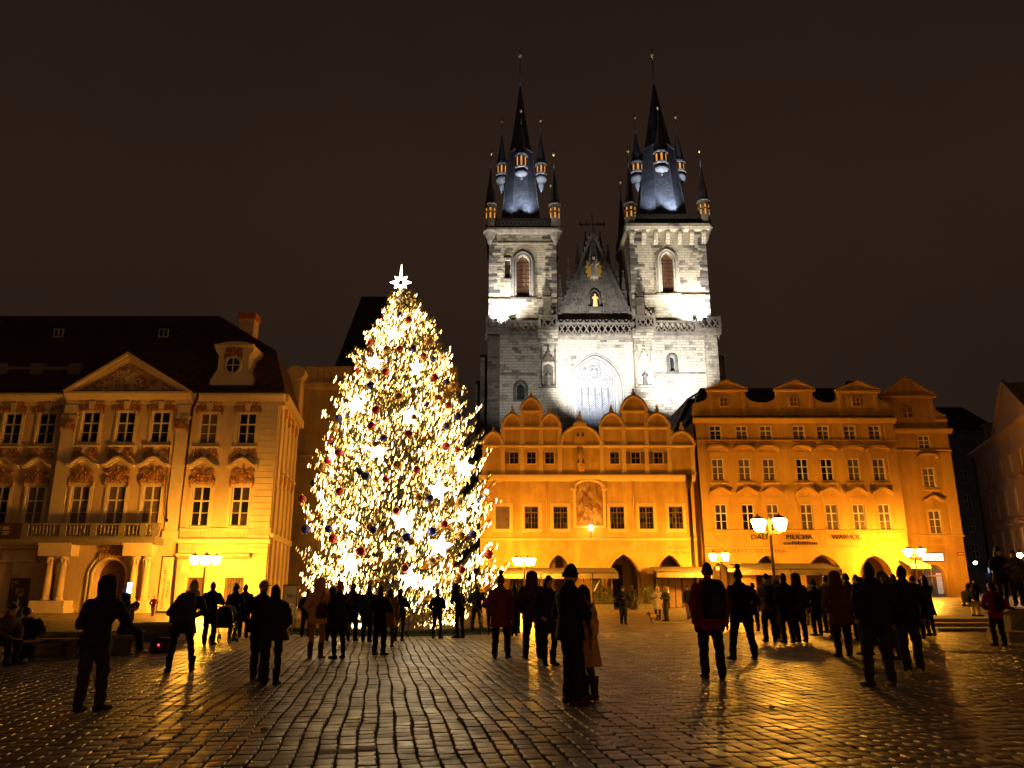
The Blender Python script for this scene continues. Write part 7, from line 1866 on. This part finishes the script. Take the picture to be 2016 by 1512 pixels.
        if head == 'fur_hood':
            q = MB(); rr = random.Random(int(px))
            for k in range(46):
                a = rr.uniform(0, 6.28); q.ball(HP((.125*cos(a), .02+.10*sin(a)*.9, -.15+rr.uniform(-.04, .05))), (.034*s, .034*s, .028*s), 5, 4)
            obj('fur_collar', q, CL['fur'], o)
    if scarf:
        q = MB(); q.tube([U((.105*cos(2*pi*k/14), .10*sin(2*pi*k/14)-.0, 1.50+.015*sin(4*pi*k/14))) for k in range(15)], .048*s, 7); rr = random.Random(int(px)+1)
        if scarf == 'fur':
            for k in range(40): a = rr.uniform(0, 6.28); q.ball(U((.125*cos(a), .12*sin(a), 1.50+rr.uniform(-.05, .05))), .03*s, 5, 4)
        obj('scarf', q, CL[scarf], o)
    q = MB(); 
    for sd in (-1, 1): q.ball(HP((sd*.031, .090, .004)), (.013*s, .009*s, .009*s), 8, 6, rt)
    obj('eyes', q, CL['black'], o)
    return o, s, U
def finish_people():
    bpy.context.view_layer.update()
    dg = bpy.context.evaluated_depsgraph_get(); out = []
    for o, sph, mats in PENDING:
        me = bpy.data.meshes.new_from_object(o.evaluated_get(dg)); out.append(me)
    for (o, sph, mats), me in zip(PENDING, out):
        o.modifiers.clear(); o.data = me; me.name = 'person'
        me.materials.clear()
        for m in mats: me.materials.append(m)
        nf = len(me.polygons); c = np.empty(nf*3); me.polygons.foreach_get('center', c); c = c.reshape(-1, 3)
        sp = np.array(sph); d = np.sqrt(((c[:, None, :]-sp[None, :, :3])**2).sum(2))-sp[None, :, 3]
        near_ = d.argmin(1); me.polygons.foreach_set('material_index', sp[near_, 4].astype(np.int32))
        nv = len(me.vertices); co = np.empty(nv*3); me.vertices.foreach_get('co', co); co = co.reshape(-1, 3); nr = np.empty(nv*3); me.vertices.foreach_get('normal', nr); nr = nr.reshape(-1, 3)
        dv = (np.sqrt(((co[:, None, :]-sp[None, :, :3])**2).sum(2))-sp[None, :, 3]).argmin(1); sl = sp[dv, 4]
        k = (len(o.name)*7+int(o.location.x*13)) % 5; ph = o.location.x*3
        fold = .006*np.sin(co[:, 2]*38+7*np.sin(co[:, 0]*9+ph)+4*co[:, 1])+.005*np.sin(co[:, 2]*17-co[:, 0]*23+ph)
        quilt = .011*np.abs(np.sin(co[:, 2]*pi/.105+ph))-.006
        amp = np.where(sl == 0, quilt if k < 2 else fold*1.25, np.where(sl == 1, fold, 0))
        co += nr*amp[:, None]; me.vertices.foreach_set('co', co.ravel())
        me.polygons.foreach_set('use_smooth', [True]*nf); me.update()

def carried(name, label, cat, who, build):
    o, s, U = who
    t = thing(name, label, cat, tuple(o.location), None, o.rotation_euler.z, local=True); build(t, s, U); return t
def backpack(label, who, m='black', w=.17, h=.26, side=0):
    def b(t, s, U):
        c = Vector((side, -.235, 1.22)); q = MB(); n = 14
        q.loft([[tuple(U((c.x+w*k_*math.copysign(abs(cos(a))**.6, cos(a)), c.y+.085*k_*math.copysign(abs(sin(a))**.7, sin(a)), c.z+zz*h))) for a in [2*pi*k/n for k in range(n)]] for zz, k_ in ((-1, .75), (-.92, .97), (-.3, 1.04), (.4, .98), (.8, .82), (1, .5))])
        obj('pack_body', q, CL[m], t); q = MB(); q.ball(U((c.x, c.y-.08, c.z-.08)), (w*.72*s, .045*s, h*.5*s), 12, 8); obj('pack_pocket', q, CL['charcoal'], t)
        q = MB()
        for sd in (-1, 1): q.tube([U((c.x+sd*.10, c.y+.06, c.z+h*.8)), U((sd*.125, -.03, 1.49)), U((sd*.15, .12, 1.38)), U((sd*.17, .12, 1.15)), U((sd*.16, -.05, 1.02))], .02*s, 5)
        obj('pack_strap', q, CL[m], t)
    return carried('backpack', label, 'backpack', who, b)
def handbag(label, who, m='boot', x_=.13, y_=-.20, z_=1.0):
    def b(t, s, U):
        q = MB(); n = 12
        q.loft([[tuple(U((x_+w*cos(2*pi*k/n), y_+d*sin(2*pi*k/n), z_+zz))) for k in range(n)] for zz, w, d in ((-.20, .09, .04), (-.19, .125, .06), (-.02, .13, .062), (.12, .085, .045), (.14, .06, .03))]); obj('bag_body', q, CL[m], t)
        q = MB(); q.tube([U((x_-.06, y_, z_+.12)), U((x_*.9, -.16, 1.38)), U((x_*.9, -.03, 1.50)), U((x_*.9, .1, 1.40)), U((x_+.07, y_+.03, z_+.12))], .014*s, 5); obj('bag_strap', q, CL[m], t)
    return carried('handbag', label, 'bag', who, b)
def phone(label, who, x_=.0, y_=.39, z_=1.56, e=6.0, col=(.55, .75, 1.0), tilt=0):
    def b(t, s, U):
        c = U((x_, y_, z_)); q = MB(); q.cbox(c.x-.037*s, c.x+.037*s, c.y-.004, c.y+.005, c.z-.075*s, c.z+.075*s, .003); obj('phone_body', q, CL['black'], t)
        q = MB(); q.box(c.x-.034*s, c.x+.034*s, c.y-.0062, c.y-.0042, c.z-.071*s, c.z+.071*s); obj('screen', q, mat('phone_screen_%d' % int(e*10), (.2, .2, .2), .3, var=0, emit=col, estr=e), t)
    return carried('phone', label, 'phone', who, b)

def crowd():
    P = person
    # --- left foreground
    a = P('person in a black hooded jacket holding a lit phone up, back to the camera', 168, 1402, 1130, -6, 'black', 'jeans', ('black', 0), 'hood', 'black', 1.25, arms=('hold', 'phone'), lean=(.13, 0), feet=((-.10, 0), (.13, .1)), near=True)
    phone('phone with a bright bluish screen held up by the hooded person', a, .10, .34, 1.60, 7)
    b = P('person in a pale hat and fluffy scarf leaning sideways in a black coat', 352, 1322, 1138, 25, 'black', 'black', ('black', .28), 'beanie', 'fur', 1.2, coat=.72, arms=('hip', 'hip'), scarf='fur', lean=(.16, .12), feet=((-.20, .0), (.22, -.12)), near=True, female=True)
    backpack('big dark rucksack on the leaning person in the black coat', b, 'charcoal', .2, .30, -.10)
    P('person standing in a dark jacket before the lit palace bay', 409, 1270, 1145, 5, 'black', 'black', ('black', 0), 'short', arms=('down', 'hold'), bulk=1.2)
    P('person in a long dark coat bending over a pushchair', 456, 1262, 1147, -8, 'black', 'black', ('black', 0), 'bun', 'hair', 1.2, coat=.55, flare=1.35, arms=('hold', 'hip'), female=True)
    P('bulky person with long dark hair in a big dark coat, back to the camera', 530, 1350, 1150, 8, 'black', 'black', ('black', .28), 'long', 'hair', 1.42, coat=.78, flare=1.1, arms=('hip', 'pocket'), near=True, female=True)
    P('person in a pale flat cap half hidden behind the bulky long-haired person', 503, 1342, 1140, -14, 'black', 'jeans', ('boot', 0), 'cap', 'tan', 1.25, arms=('pocket', 'hold'), near=True)
    c = P('person in a pale pink coat with fur collar and brown boots', 620, 1297, 1137, 2, 'pink', 'rose', ('boot', .34), 'fur_hood', 'fur', 1.16, coat=.78, flare=1.05, arms=('pocket', 'pocket'), near=True, female=True)
    handbag('dark brown shoulder bag on the pale pink coat', c, 'boot', .12, -.20, 1.08)
    P('person in dark clothes half hidden behind the pale pink coat', 601, 1254, 1158, 10, 'black', 'black', ('black', 0), 'short', arms=('pocket', 'pocket'), bulk=1.2)
    P('person in a dark knee coat and dusty pink hat before the lit tree', 664, 1297, 1143, 38, 'black', 'black', ('black', 0), 'beanie', 'rose', 1.2, coat=.62, flare=1.2, arms=('pocket', 'hold'), near=True, female=True)
    P('person in a black jacket between the dark knee coat and the blue jacket', 691, 1262, 1147, -4, 'black', 'black', ('black', 0), 'short', arms=('pocket', 'pocket'), bulk=1.2)
    P('person in a blue jacket with back to the camera before the tree', 722, 1264, 1150, 0, 'blue', 'black', ('black', 0), 'short', arms=('down', 'down'), bulk=1.28)
    P('person in black holding hands up beside the tree planter', 745, 1290, 1152, -20, 'black', 'black', ('black', 0), 'short', arms=('hold', 'hold'), bulk=1.2)
    P('person in a dusty rose coat half hidden beside the tree planter', 764, 1274, 1157, 6, 'rose', 'charcoal', ('boot', 0), 'long', 'brownhair', 1.1, coat=.6, arms=('down', 'down'), female=True)
    # --- right of the tree
    P('small person in a pale hat standing against the tree lights', 860, 1257, 1158, -12, 'black', 'black', ('black', 0), 'beanie', 'rose', 1.15, arms=('hip', 'hold'), feet=((-.15, 0), (.13, 0)), female=True)
    P('person bending forward with a bushy hat against the tree lights', 905, 1256, 1146, 48, 'black', 'black', ('black', 0), 'fur_hood', 'black', 1.12, arms=('hold', 'hold'), lean=(0, .30), female=True)
    P('person in a dark jacket with legs apart at the edge of the tree lights', 938, 1248, 1148, 4, 'black', 'black', ('black', 0), 'short', arms=('hold', 'hip'), feet=((-.17, 0), (.17, 0)), bulk=1.12)
    P('person in a rust red coat and pompom hat', 986, 1297, 1123, -6, 'rust', 'black', ('black', 0), 'pompom', 'brown', 1.25, coat=.66, flare=1.1, arms=('pocket', 'down'), gloves=True, feet=((-.13, 0), (.15, .05)), near=True)
    P('person in a dark jacket half hidden right of the rust red coat', 1012, 1252, 1146, 5, 'charcoal', 'black', ('black', 0), 'short', arms=('down', 'pocket'), bulk=1.15)
    P('person in dark clothes half hidden left of the rust red coat', 966, 1250, 1160, -8, 'navy', 'black', ('boot', 0), 'long', 'hair', 1.15, arms=('hip', 'down'), female=True)
    P('person in a big brown hooded parka', 1050, 1297, 1124, 0, 'brown', 'charcoal', ('black', 0), 'hood', 'brown', 1.35, coat=.80, flare=1.0, arms=('pocket', 'pocket'), feet=((-.16, 0), (.13, .06)), near=True)
    P('person in dark clothes seen between the rust coat and the parka', 1026, 1246, 1150, 0, 'olive', 'black', ('black', 0), 'pompom', 'olive', 1.15, arms=('down', 'down'), female=True)
    P('person with long dark hair and headphones facing the camera', 1082, 1310, 1132, 196, 'black', 'black', ('black', .28), 'long', 'hair', 1.12, coat=.62, arms=('pocket', 'pocket'), female=True, near=True)
    P('person in black coat and beanie embracing someone in pale pink', 1125, 1387, 1110, -62, 'black', 'black', ('boot', 0), 'beanie', 'black', 1.3, coat=.80, flare=.95, arms=('hold', 'hold'), near=True, nod=8)
    d = P('person in a long pale pink coat embraced by the person in black', 1155, 1376, 1150, 118, 'pink', 'boot', ('boot', .34), 'long', 'hair', 1.32, coat=.50, flare=1.2, arms=('down', 'down'), gloves=False, near=True, female=True)
    # --- the far middle
    P('person walking toward the camera with pale bags before the open arch', 1228, 1229, 1153, 180, 'black', 'charcoal', ('black', 0), 'short', arms=('hip', 'hold'), feet=((-.08, .05), (.08, -.06)))
    P('small dark person walking away under the open arch', 1245, 1201, 1152, -20, 'navy', 'black', ('black', 0), 'short', arms=('swing', 'back'), feet=((-.10, .15), (.10, -.15)))
    P('person in a long cream hooded coat by the café porch', 1296, 1220, 1154, 170, 'cream', 'black', ('black', 0), 'hood', 'cream', 1.2, coat=.55, flare=1.1, arms=('down', 'hold'), female=True)
    P('person in an olive coat beside the cream hooded coat', 1313, 1223, 1154, 120, 'olive', 'olive', ('black', 0), 'hood', 'tan', 1.12, arms=('hold', 'hold'))
    P('person in a dark vest and pale trousers near the red jacket', 1357, 1218, 1152, 150, 'black', 'tan', ('boot', 0), 'short', arms=('pocket', 'down'), feet=((-.08, .1), (.08, -.1)))
    # --- right foreground
    e = P('person in a red jacket and dark beanie with a black rucksack', 1404, 1338, 1098, -6, 'dark_red', 'black', ('black', 0), 'beanie', 'brown', 1.25, arms=('down', 'down'), gloves=True, feet=((-.10, .10), (.14, 0)), near=True)
    backpack('black rucksack on the red-jacketed person', e, 'black', .19, .30, .05)
    P('person in a black parka and pompom hat with legs apart', 1466, 1299, 1112, 4, 'black', 'black', ('black', .28), 'pompom', 'black', 1.25, coat=.72, flare=1.1, arms=('pocket', 'hip'), feet=((-.24, 0), (.22, 0)), near=True)
    P('person in dark clothes half hidden right of the red jacket', 1428, 1240, 1148, 0, 'charcoal', 'black', ('black', 0), 'short', arms=('down', 'down'))
    f = P('person in a tan jacket with a bushy hat before the long awning', 1518, 1264, 1125, -4, 'tan', 'black', ('black', 0), 'cap', 'black', 1.12, coat=.82, arms=('down', 'hold'))
    backpack('dark rucksack on the tan jacket before the long awning', f, 'black', .17, .24, .04)
    P('tall person in a dark jacket in front of the lamp post', 1552, 1266, 1122, 2, 'black', 'charcoal', ('black', 0), 'short', arms=('pocket', 'pocket'), bulk=1.22, feet=((-.09, .02), (.13, 0)))
    P('person in a dark hood right behind the tall person by the lamp post', 1578, 1264, 1127, 6, 'charcoal', 'black', ('black', 0), 'hood', 'charcoal', 1.2, arms=('down', 'down'), feet=((-.08, 0), (.13, 0)))
    P('small child in a pale smock near the lamp post', 1533, 1256, 1196, 20, 'grey', 'black', ('black', 0), 'hood', 'grey', 1.1, coat=.7, arms=('down', 'down'))
    P('person in a black coat standing alone before the awning end', 1598, 1231, 1150, 0, 'black', 'black', ('black', 0), 'short', arms=('pocket', 'pocket'), bulk=1.3, coat=.8)
    # --- dense crowd on the right
    g = P('person with a pale scarf round the shoulders lifting a phone', 1634, 1246, 1126, 0, 'olive', 'black', ('black', 0), 'short', 'black', 1.18, arms=('pocket', 'high'), scarf='fur', coat=.8)
    P('person in a plum coat at the front of the dense crowd', 1662, 1294, 1124, -6, 'plum', 'black', ('black', .28), 'hood', 'plum', 1.22, coat=.66, arms=('pocket', 'pocket'), feet=((-.10, 0), (.14, .08)), near=True)
    P('person in black with a knitted cap behind the plum coat', 1680, 1262, 1122, 4, 'black', 'black', ('black', 0), 'beanie', 'black', 1.2, arms=('pocket', 'hold'))
    h = P('person in a dark jacket filming with a pinkish phone screen', 1697, 1258, 1120, -10, 'navy', 'black', ('white', 0), 'short', arms=('phone', 'phone'), bulk=1.2)
    phone('phone with a pinkish screen in the dense crowd', h, -.02, .40, 1.45, 1.0, (.9, .55, .85))
    P('big person in a dark jacket and grey trousers, nearest of the dense crowd', 1737, 1352, 1098, 3, 'black', 'charcoal', ('boot', 0), 'short', bulk=1.38, arms=('pocket', 'pocket'), feet=((-.17, .02), (.15, 0)), near=True)
    P('person in a dark jacket and light trainers walking right of the big person', 1797, 1328, 1110, -28, 'black', 'jeans', ('white', 0), 'short', bulk=1.3, arms=('down', 'swing'), feet=((-.06, -.10), (.12, .22)), near=True)
    P('person in a brown jacket between the plum coat and the big person', 1710, 1290, 1135, 10, 'brown', 'jeans', ('black', 0), 'long', 'hair', 1.2, arms=('down', 'hold'), female=True)
    P('person in a pale rose coat hidden behind the walking person', 1775, 1262, 1128, 8, 'rose', 'black', ('black', 0), 'long', 'brownhair', 1.15, coat=.6, arms=('pocket', 'pocket'), female=True)
    P('person in a dark cap behind the person in light trainers', 1812, 1258, 1133, -5, 'charcoal', 'black', ('black', 0), 'cap', 'charcoal', 1.15, arms=('pocket', 'hold'))
    k = P('person in a black knee coat holding a phone up at the crowd edge', 1833, 1252, 1127, 12, 'black', 'black', ('black', 0), 'long', 'hair', 1.15, coat=.60, flare=1.2, arms=('hold', 'phone'), feet=((-.06, 0), (.11, 0)), female=True)
    phone('dim phone held by the person at the crowd edge', k, .05, .36, 1.48, .25, (.8, .7, .6))
    # --- more of the crowd that closes up behind
    for px, py, pt, rot, kw, lab in ((1488, 1243, 1146, 6, dict(jacket='navy', head='short', arms=('pocket', 'down')), 'person in a navy jacket between the black parka and the tan jacket'),
            (1537, 1249, 1140, -10, dict(jacket='brown', head='hood', hc='brown', arms=('hold', 'pocket'), coat=.72), 'person in a brown hood seen past the tan jacket'),
            (1612, 1252, 1140, 12, dict(jacket='charcoal', head='beanie', hc='charcoal', arms=('pocket', 'hold')), 'person in a charcoal beanie left of the raised phone'),
            (1648, 1256, 1128, -15, dict(jacket='black', head='pompom', hc='plum', arms=('down', 'hold'), coat=.7, female=True), 'person in a plum pompom hat pressed behind the plum coat'),
            (1719, 1270, 1128, 5, dict(jacket='olive', head='beanie', hc='olive', arms=('pocket', 'pocket')), 'person in an olive beanie behind the big person'),
            (1752, 1276, 1124, -8, dict(jacket='charcoal', head='hood', hc='charcoal', arms=('pocket', 'down'), coat=.75), 'person in a charcoal hood right behind the big person'),
            (1764, 1300, 1130, 15, dict(jacket='black', legs='jeans', head='long', hc='brownhair', arms=('hold', 'pocket'), female=True), 'person with long brown hair between the big person and the light trainers'),
            (1822, 1244, 1140, -20, dict(jacket='navy', head='short', arms=('hold', 'down')), 'person in navy half hidden by the raised phone at the crowd edge'),
            (1670, 1242, 1136, 0, dict(jacket='tan', head='fur_hood', hc='fur', arms=('pocket', 'pocket'), coat=.7, female=True), 'person in a tan fur hood deep in the dense crowd'),
            (1445, 1234, 1152, -5, dict(jacket='grey', head='short', arms=('down', 'pocket')), 'person in a grey jacket just left of the black parka'),
            (477, 1256, 1150, 10, dict(jacket='navy', head='short', arms=('pocket', 'hold')), 'person in navy right of the pushchair'),
            (786, 1262, 1158, -8, dict(jacket='black', head='long', hc='hair', arms=('pocket', 'hold'), female=True), 'person with dark long hair right of the tree planter group'),
            (650, 1262, 1155, 8, dict(jacket='charcoal', head='hood', hc='charcoal', arms=('pocket', 'pocket')), 'person in a charcoal hood behind the dark knee coat')):
        P(lab, px, py, pt, rot, **kw)
    # --- right edge
    l = P('person in a red jacket walking away near the stone steps', 1968, 1260, 1146, 0, 'red', 'navy', ('black', 0), 'short', 'hair', 1.22, arms=('hip', 'hip'), feet=((-.10, .06), (.13, 0)), near=True, D=22.2, z0=0)
    backpack('black rucksack on the red jacket near the stone steps', l, 'black', .12, .24)
    P('person with long black hair standing high on the plinth facing the camera', 1979, 1199, 1076, 185, 'black', 'black', ('black', 0), 'long', 'hair', 1.15, coat=.75, arms=('hold', 'hold'), D=23.4, female=True)
    P('person in a grey jacket on the plinth, cut by the frame edge', 2009, 1193, 1083, 150, 'grey', 'charcoal', ('black', 0), 'short', arms=('down', 'hold'), D=23.2, bulk=1.3)
    P('person with pale trousers sitting on the stone steps, seen from the side', 1906, 1214, 1140, -70, 'black', 'cream', ('black', 0), 'short', sit=True, lean=(0, .28), arms=('knee', 'hold'), D=30.5, nod=12)
    P('person in dark clothes standing behind the seated person on the steps', 1926, 1196, 1140, 20, 'black', 'black', ('black', 0), 'short', arms=('pocket', 'pocket'), D=33, bulk=1.2)
    # --- left edge, seated
    P('person seated on a bench reading a phone, in profile beside the hooded person', 232, 1287, 1205, -58, 'black', 'black', ('white', 0), 'short', sit=True, lean=(0, .30), arms=('knee', 'knee'), nod=26, near=True, z0=0, D=None)
    P('person seated with bowed head and pale trainers at the left edge', 52, 1300, 1208, 196, 'black', 'black', ('white', 0), 'short', 'brownhair', 1.25, sit=True, lean=(0, .55), arms=('knee', 'knee'), nod=45, near=True)
    P('person in brown half out of the frame at the left edge, seated', -8, 1308, 1200, -110, 'brown', 'black', ('black', 0), 'short', sit=True, lean=(0, .35), arms=('knee', 'knee'), bulk=1.25, near=True)
    P('small person seated far behind the bowed person', 25, 1262, 1195, 170, 'grey', 'grey', ('black', 0), 'short', sit=True, lean=(0, .15), arms=('knee', 'hold'))
    P('small child in a red jacket on the palace pavement under the banner', 300, 1213, 1172, 180, 'red', 'tan', ('black', 0), 'short', arms=('hip', 'hip'), feet=((-.05, 0), (.05, 0)))
    finish_people()
crowd()

# ------------------------------------------------------------------ small things on the square
def props():
    def bench(label, px, py, rotz, w=1.9):
        p = gnd(px, py); t = thing('bench', label, 'bench', (p.x, p.y, 0), None, rotz, local=True)
        for k in range(3): q = MB(); q.cbox(-w/2, w/2, -.22+k*.15, -.09+k*.15, .40, .45, .01); obj('slat', q, M['wood_brown'], t)
        for s in (-1, 1): q = MB(); q.box(s*(w/2-.3)-.04, s*(w/2-.3)+.04, -.2, .2, 0, .399); q.box(s*(w/2-.3)-.05, s*(w/2-.3)+.05, -.24, .24, 0, .05); obj('leg', q, M['iron'], t)
        return t
    bench('dark slatted bench under the person reading a phone', 232, 1287, rad(-58))
    bench('dark slatted bench under the bowed person at the left edge', 48, 1300, rad(16), 2.4)
    bench('dark slatted bench far behind the bowed person', 25, 1262, rad(-10), 2.0)
    bench('dark slatted bench cut by the left frame edge', -12, 1308, rad(-110), 2.0)
    for px, py, w, lab in ((128, 1290, 2.0, 'low dark stone planter between the benches and the hooded person'), (300, 1262, 1.5, 'low dark stone planter behind the leaning person')):
        p = gnd(px, py); t = thing('stone_planter', lab, 'planter', (p.x, p.y, 0))
        q = MB(); q.box(p.x-w/2, p.x+w/2, p.y, p.y+.9, 0, .42); obj('planter_body', q, M['concrete'], t)
        q = MB(); q.cbox(p.x-w/2-.06, p.x+w/2+.06, p.y-.06, p.y+.96, .421, .50, .02); obj('rim', q, M['granite'], t)
        q = MB(); q.box(p.x-w/2+.1, p.x+w/2-.1, p.y+.1, p.y+.8, .501, .515); obj('soil', q, M['joint'], t)
    # drain cover and bits of litter
    p = gnd(1902, 1284); t = thing('drain_cover', 'dark iron drain cover in the paving below the stone steps', 'drain cover', (p.x, p.y, 0))
    q = MB(); q.box(p.x-.42, p.x+.42, p.y-.42, p.y+.42, -.01, .012); obj('cover_plate', q, M['iron'], t)
    for k in range(5): q = MB(); q.cbox(p.x-.38, p.x+.38, p.y-.36+k*.155, p.y-.30+k*.155, .0121, .02, .004); obj('rib', q, M['iron'], t)
    for px, py, lab in ((905, 1420, 'crumpled pale paper scrap on the cobbles before the couple'), (1520, 1395, 'crumpled pale paper scrap on the cobbles below the black parka'), (520, 1440, 'crumpled pale paper scrap on the cobbles left of the tree axis')):
        p = gnd(px, py); q = MB(); rr = random.Random(px); q.ball((0, 0, .018), (.045, .035, .018), 8, 5); q.v = [(a+rr.uniform(-.012, .012), b+rr.uniform(-.012, .012), max(.004, c+rr.uniform(-.008, .01))) for a, b, c in q.v]; q.sm = [False]*len(q.f)
        o = bpy.data.objects.new('paper_scrap', q.mesh('paper_scrap', CL['tan'])); COL.objects.link(o); o.location = p; tag(o, lab, 'litter')
    # bag with a small red light on the ground
    p = gnd(312, 1287); t = thing('bag', 'pale-striped bag with a small red light, on the ground by the leaning person', 'bag', (p.x, p.y, 0))
    q = MB(); q.loft([[(p.x+w*cos(2*pi*k/12), p.y+.2+d*sin(2*pi*k/12), zz) for k in range(12)] for zz, w, d in ((0, .28, .16), (.05, .33, .19), (.25, .31, .17), (.36, .22, .10))]); obj('bag_body', q, CL['charcoal'], t)
    q = MB(); q.ball((p.x-.02, p.y, .2), .025, 8, 6); obj('red_light', q, mat('small_red_light', (1, .1, .1), .5, var=0, emit=(1, .03, .06), estr=6), t)
    q = MB()
    for k in range(4): q.tube([(p.x-.24+.15*k, p.y+.02, .06), (p.x-.22+.14*k, p.y+.03, .28)], .012, 4)
    obj('stripes', q, CL['grey'], t)
    # pushchair
    p = gnd(440, 1266); t = thing('pushchair', 'dark pushchair with thin shiny frame beside the long dark coat', 'pushchair', (p.x, p.y, 0))
    X_, y_ = p.x, p.y
    mtl = mat('shiny_pushchair_frame', (.4, .36, .3), .25, metal=.9, var=0)
    q = MB()
    for s in (-1, 1): q.tube([(X_+s*.25, y_-.35, 1.02), (X_+s*.25, y_-.1, .7), (X_+s*.25, y_+.35, .12)], .016, 6); q.tube([(X_+s*.25, y_-.3, .12), (X_+s*.25, y_+.15, .6)], .016, 6)
    q.tube([(X_-.25, y_-.35, 1.02), (X_+.25, y_-.35, 1.02)], .018, 6); obj('frame', q, mtl, t)
    q = MB(); q.loft([[(X_-.22, y_-.05, .42), (X_+.22, y_-.05, .42), (X_+.22, y_+.35, .40), (X_-.22, y_+.35, .40)], [(X_-.22, y_-.05, .5), (X_+.22, y_-.05, .5), (X_+.22, y_+.35, .48), (X_-.22, y_+.35, .48)]], False); q.box(X_-.22, X_+.22, y_-.1, y_-.05, .42, .92); obj('seat', q, CL['black'], t)
    q = MB(); q.lathe(X_, y_+.02, [(.27, .80), (.265, .92), (.2, 1.02), (.05, 1.06)], 12); obj('sun_hood', q, CL['black'], t)
    for s in (-1, 1):
        for yy in (-.3, .35):
            q = MB(); q.tube([(X_+s*.27+.0, y_+yy+.11*cos(2*pi*k/14), .12+.11*sin(2*pi*k/14)) for k in range(15)], .018, 5); w = obj('wheel', q, CL['black'], t); q = MB(); q.tube([(X_+s*.25, y_+yy, .12), (X_+s*.29, y_+yy, .12)], .03, 8)
            for k in range(5): q.tube([(X_+s*.27, y_+yy, .12), (X_+s*.27, y_+yy+.1*cos(k*1.257), .12+.1*sin(k*1.257))], .006, 4)
            obj('hub', q, mtl, w)
    # notice board by the palace corner
    y_ = 41.0; a, b, c, d = XX(557, 1190, y_), XX(583, 1190, y_), ZZ(1213, y_), ZZ(1153, y_)
    t = thing('notice_board', 'pale standing notice board with a small black emblem by the palace corner', 'sign', ((a+b)/2, y_, 0))
    q = MB(); q.box(a, b, y_, y_+.12, max(.1, c), d); obj('board', q, mat('pale_board', (.55, .46, .36), .6, var=.08), t)
    q = MB(); q.box(a-.04, a, y_-.02, y_+.14, 0, d+.04); q.box(b, b+.04, y_-.02, y_+.14, 0, d+.04); q.box(a-.04, b+.04, y_-.02, y_+.14, d, d+.05); obj('board_frame', q, M['iron'], t)
    text(t, 'NG', a+.20, y_-.012, ZZ(1177, y_), .26, M['letters'], width=.26, ext=.004)
    # small dog
    p = gnd(1288, 1224); t = bpy.data.objects
    q = MB(); s = 1.0
    for A, B, ra, rb in (((-.16, 0, .24), (.14, 0, .25), .075, .085), ((.14, 0, .27), (.24, 0, .36), .055, .045), ((.24, 0, .38), (.27, 0, .38), .055, .05), ((.28, 0, .365), (.35, 0, .35), .032, .022), ((-.2, 0, .28), (-.30, 0, .36), .022, .012)): capsule(q, A, B, ra, rb, 8)
    for x_, yy, hind in ((.14, .05, 0), (.12, -.05, 0), (-.15, .05, 1), (-.17, -.05, 1)):
        if hind: capsule(q, (x_, yy, .22), (x_+.04, yy, .15), .045, .03, 7); capsule(q, (x_+.04, yy, .15), (x_-.03, yy, .09), .026, .018, 7); capsule(q, (x_-.03, yy, .09), (x_-.02, yy, .02), .018, .018, 7)
        else: capsule(q, (x_, yy, .2), (x_+.005, yy, .11), .035, .024, 7); capsule(q, (x_+.005, yy, .11), (x_, yy, .02), .02, .018, 7)
    for s_ in (-1, 1): q.loft([[(.22, s_*.03, .41), (.25, s_*.04, .41), (.25, s_*.06, .40)], [(.225, s_*.045, .47), (.232, s_*.05, .47), (.23, s_*.055, .465)]])
    o = bpy.data.objects.new('dog', q.mesh('dog', CL['brown'])); COL.objects.link(o); o.location = p; o.rotation_euler.z = pi*.95; ORG[o.name] = Vector((0, 0, 0))
    rm = o.modifiers.new('r', 'REMESH'); rm.mode = 'VOXEL'; rm.voxel_size = .014; rm.use_smooth_shade = True
    bpy.context.view_layer.update(); me = bpy.data.meshes.new_from_object(o.evaluated_get(bpy.context.evaluated_depsgraph_get())); o.modifiers.clear(); o.data = me
    tag(o, 'small brown dog in a yellow coat on the paving before the café porch', 'dog')
    q = MB(); q.loft([[(x_, r*cos(2*pi*k/10)*1.05, .248+r*sin(2*pi*k/10)) for k in range(10)] for x_, r in ((-.1, .092), (.0, .098), (.13, .103), (.17, .09))], True, False); obj('dog_coat', q, CL['yellow'], o)
    # pavement kerb and steps on the right
    q = MB(); A = gnd(1848, 1243); 
    for k in range(3):
        y0 = A.y+k*1.1; q.box(A.x+k*.35, A.x+16, y0, A.y+6, gz(A.x, A.y)-.06+(0 if k == 0 else .002)+.13*k, gz(A.x, A.y)+.13*(k+1)-.02)
    o = obj('stone_steps', q, M['granite']); tag(o, kind='structure')
    q = MB(); n = 16; cx, cy_ = XX(2058, 1195, 24.2), 24.3; zt = at(1979, 1199, 23.4).z
    rr = random.Random(2)
    q.lathe(cx, cy_, [(1.62, 0), (1.58, .3), (1.46, .34), (1.43, zt-.12), (1.5, zt-.1), (1.48, zt)], 18, 0, False)
    t = thing('monument_plinth', 'dark round stone plinth at the right frame edge with people standing on it', 'plinth', (cx, cy_, 0)); obj('plinth_body', q, M['concrete'], t)
    q = MB(); a, b = gnd(1285, 1227), gnd(1372, 1227); q.cbox(a.x, b.x+.8, a.y, a.y+.28, 0, .05, .01); o = obj('drain_kerb', q, M['granite']); tag(o, kind='structure')
props()
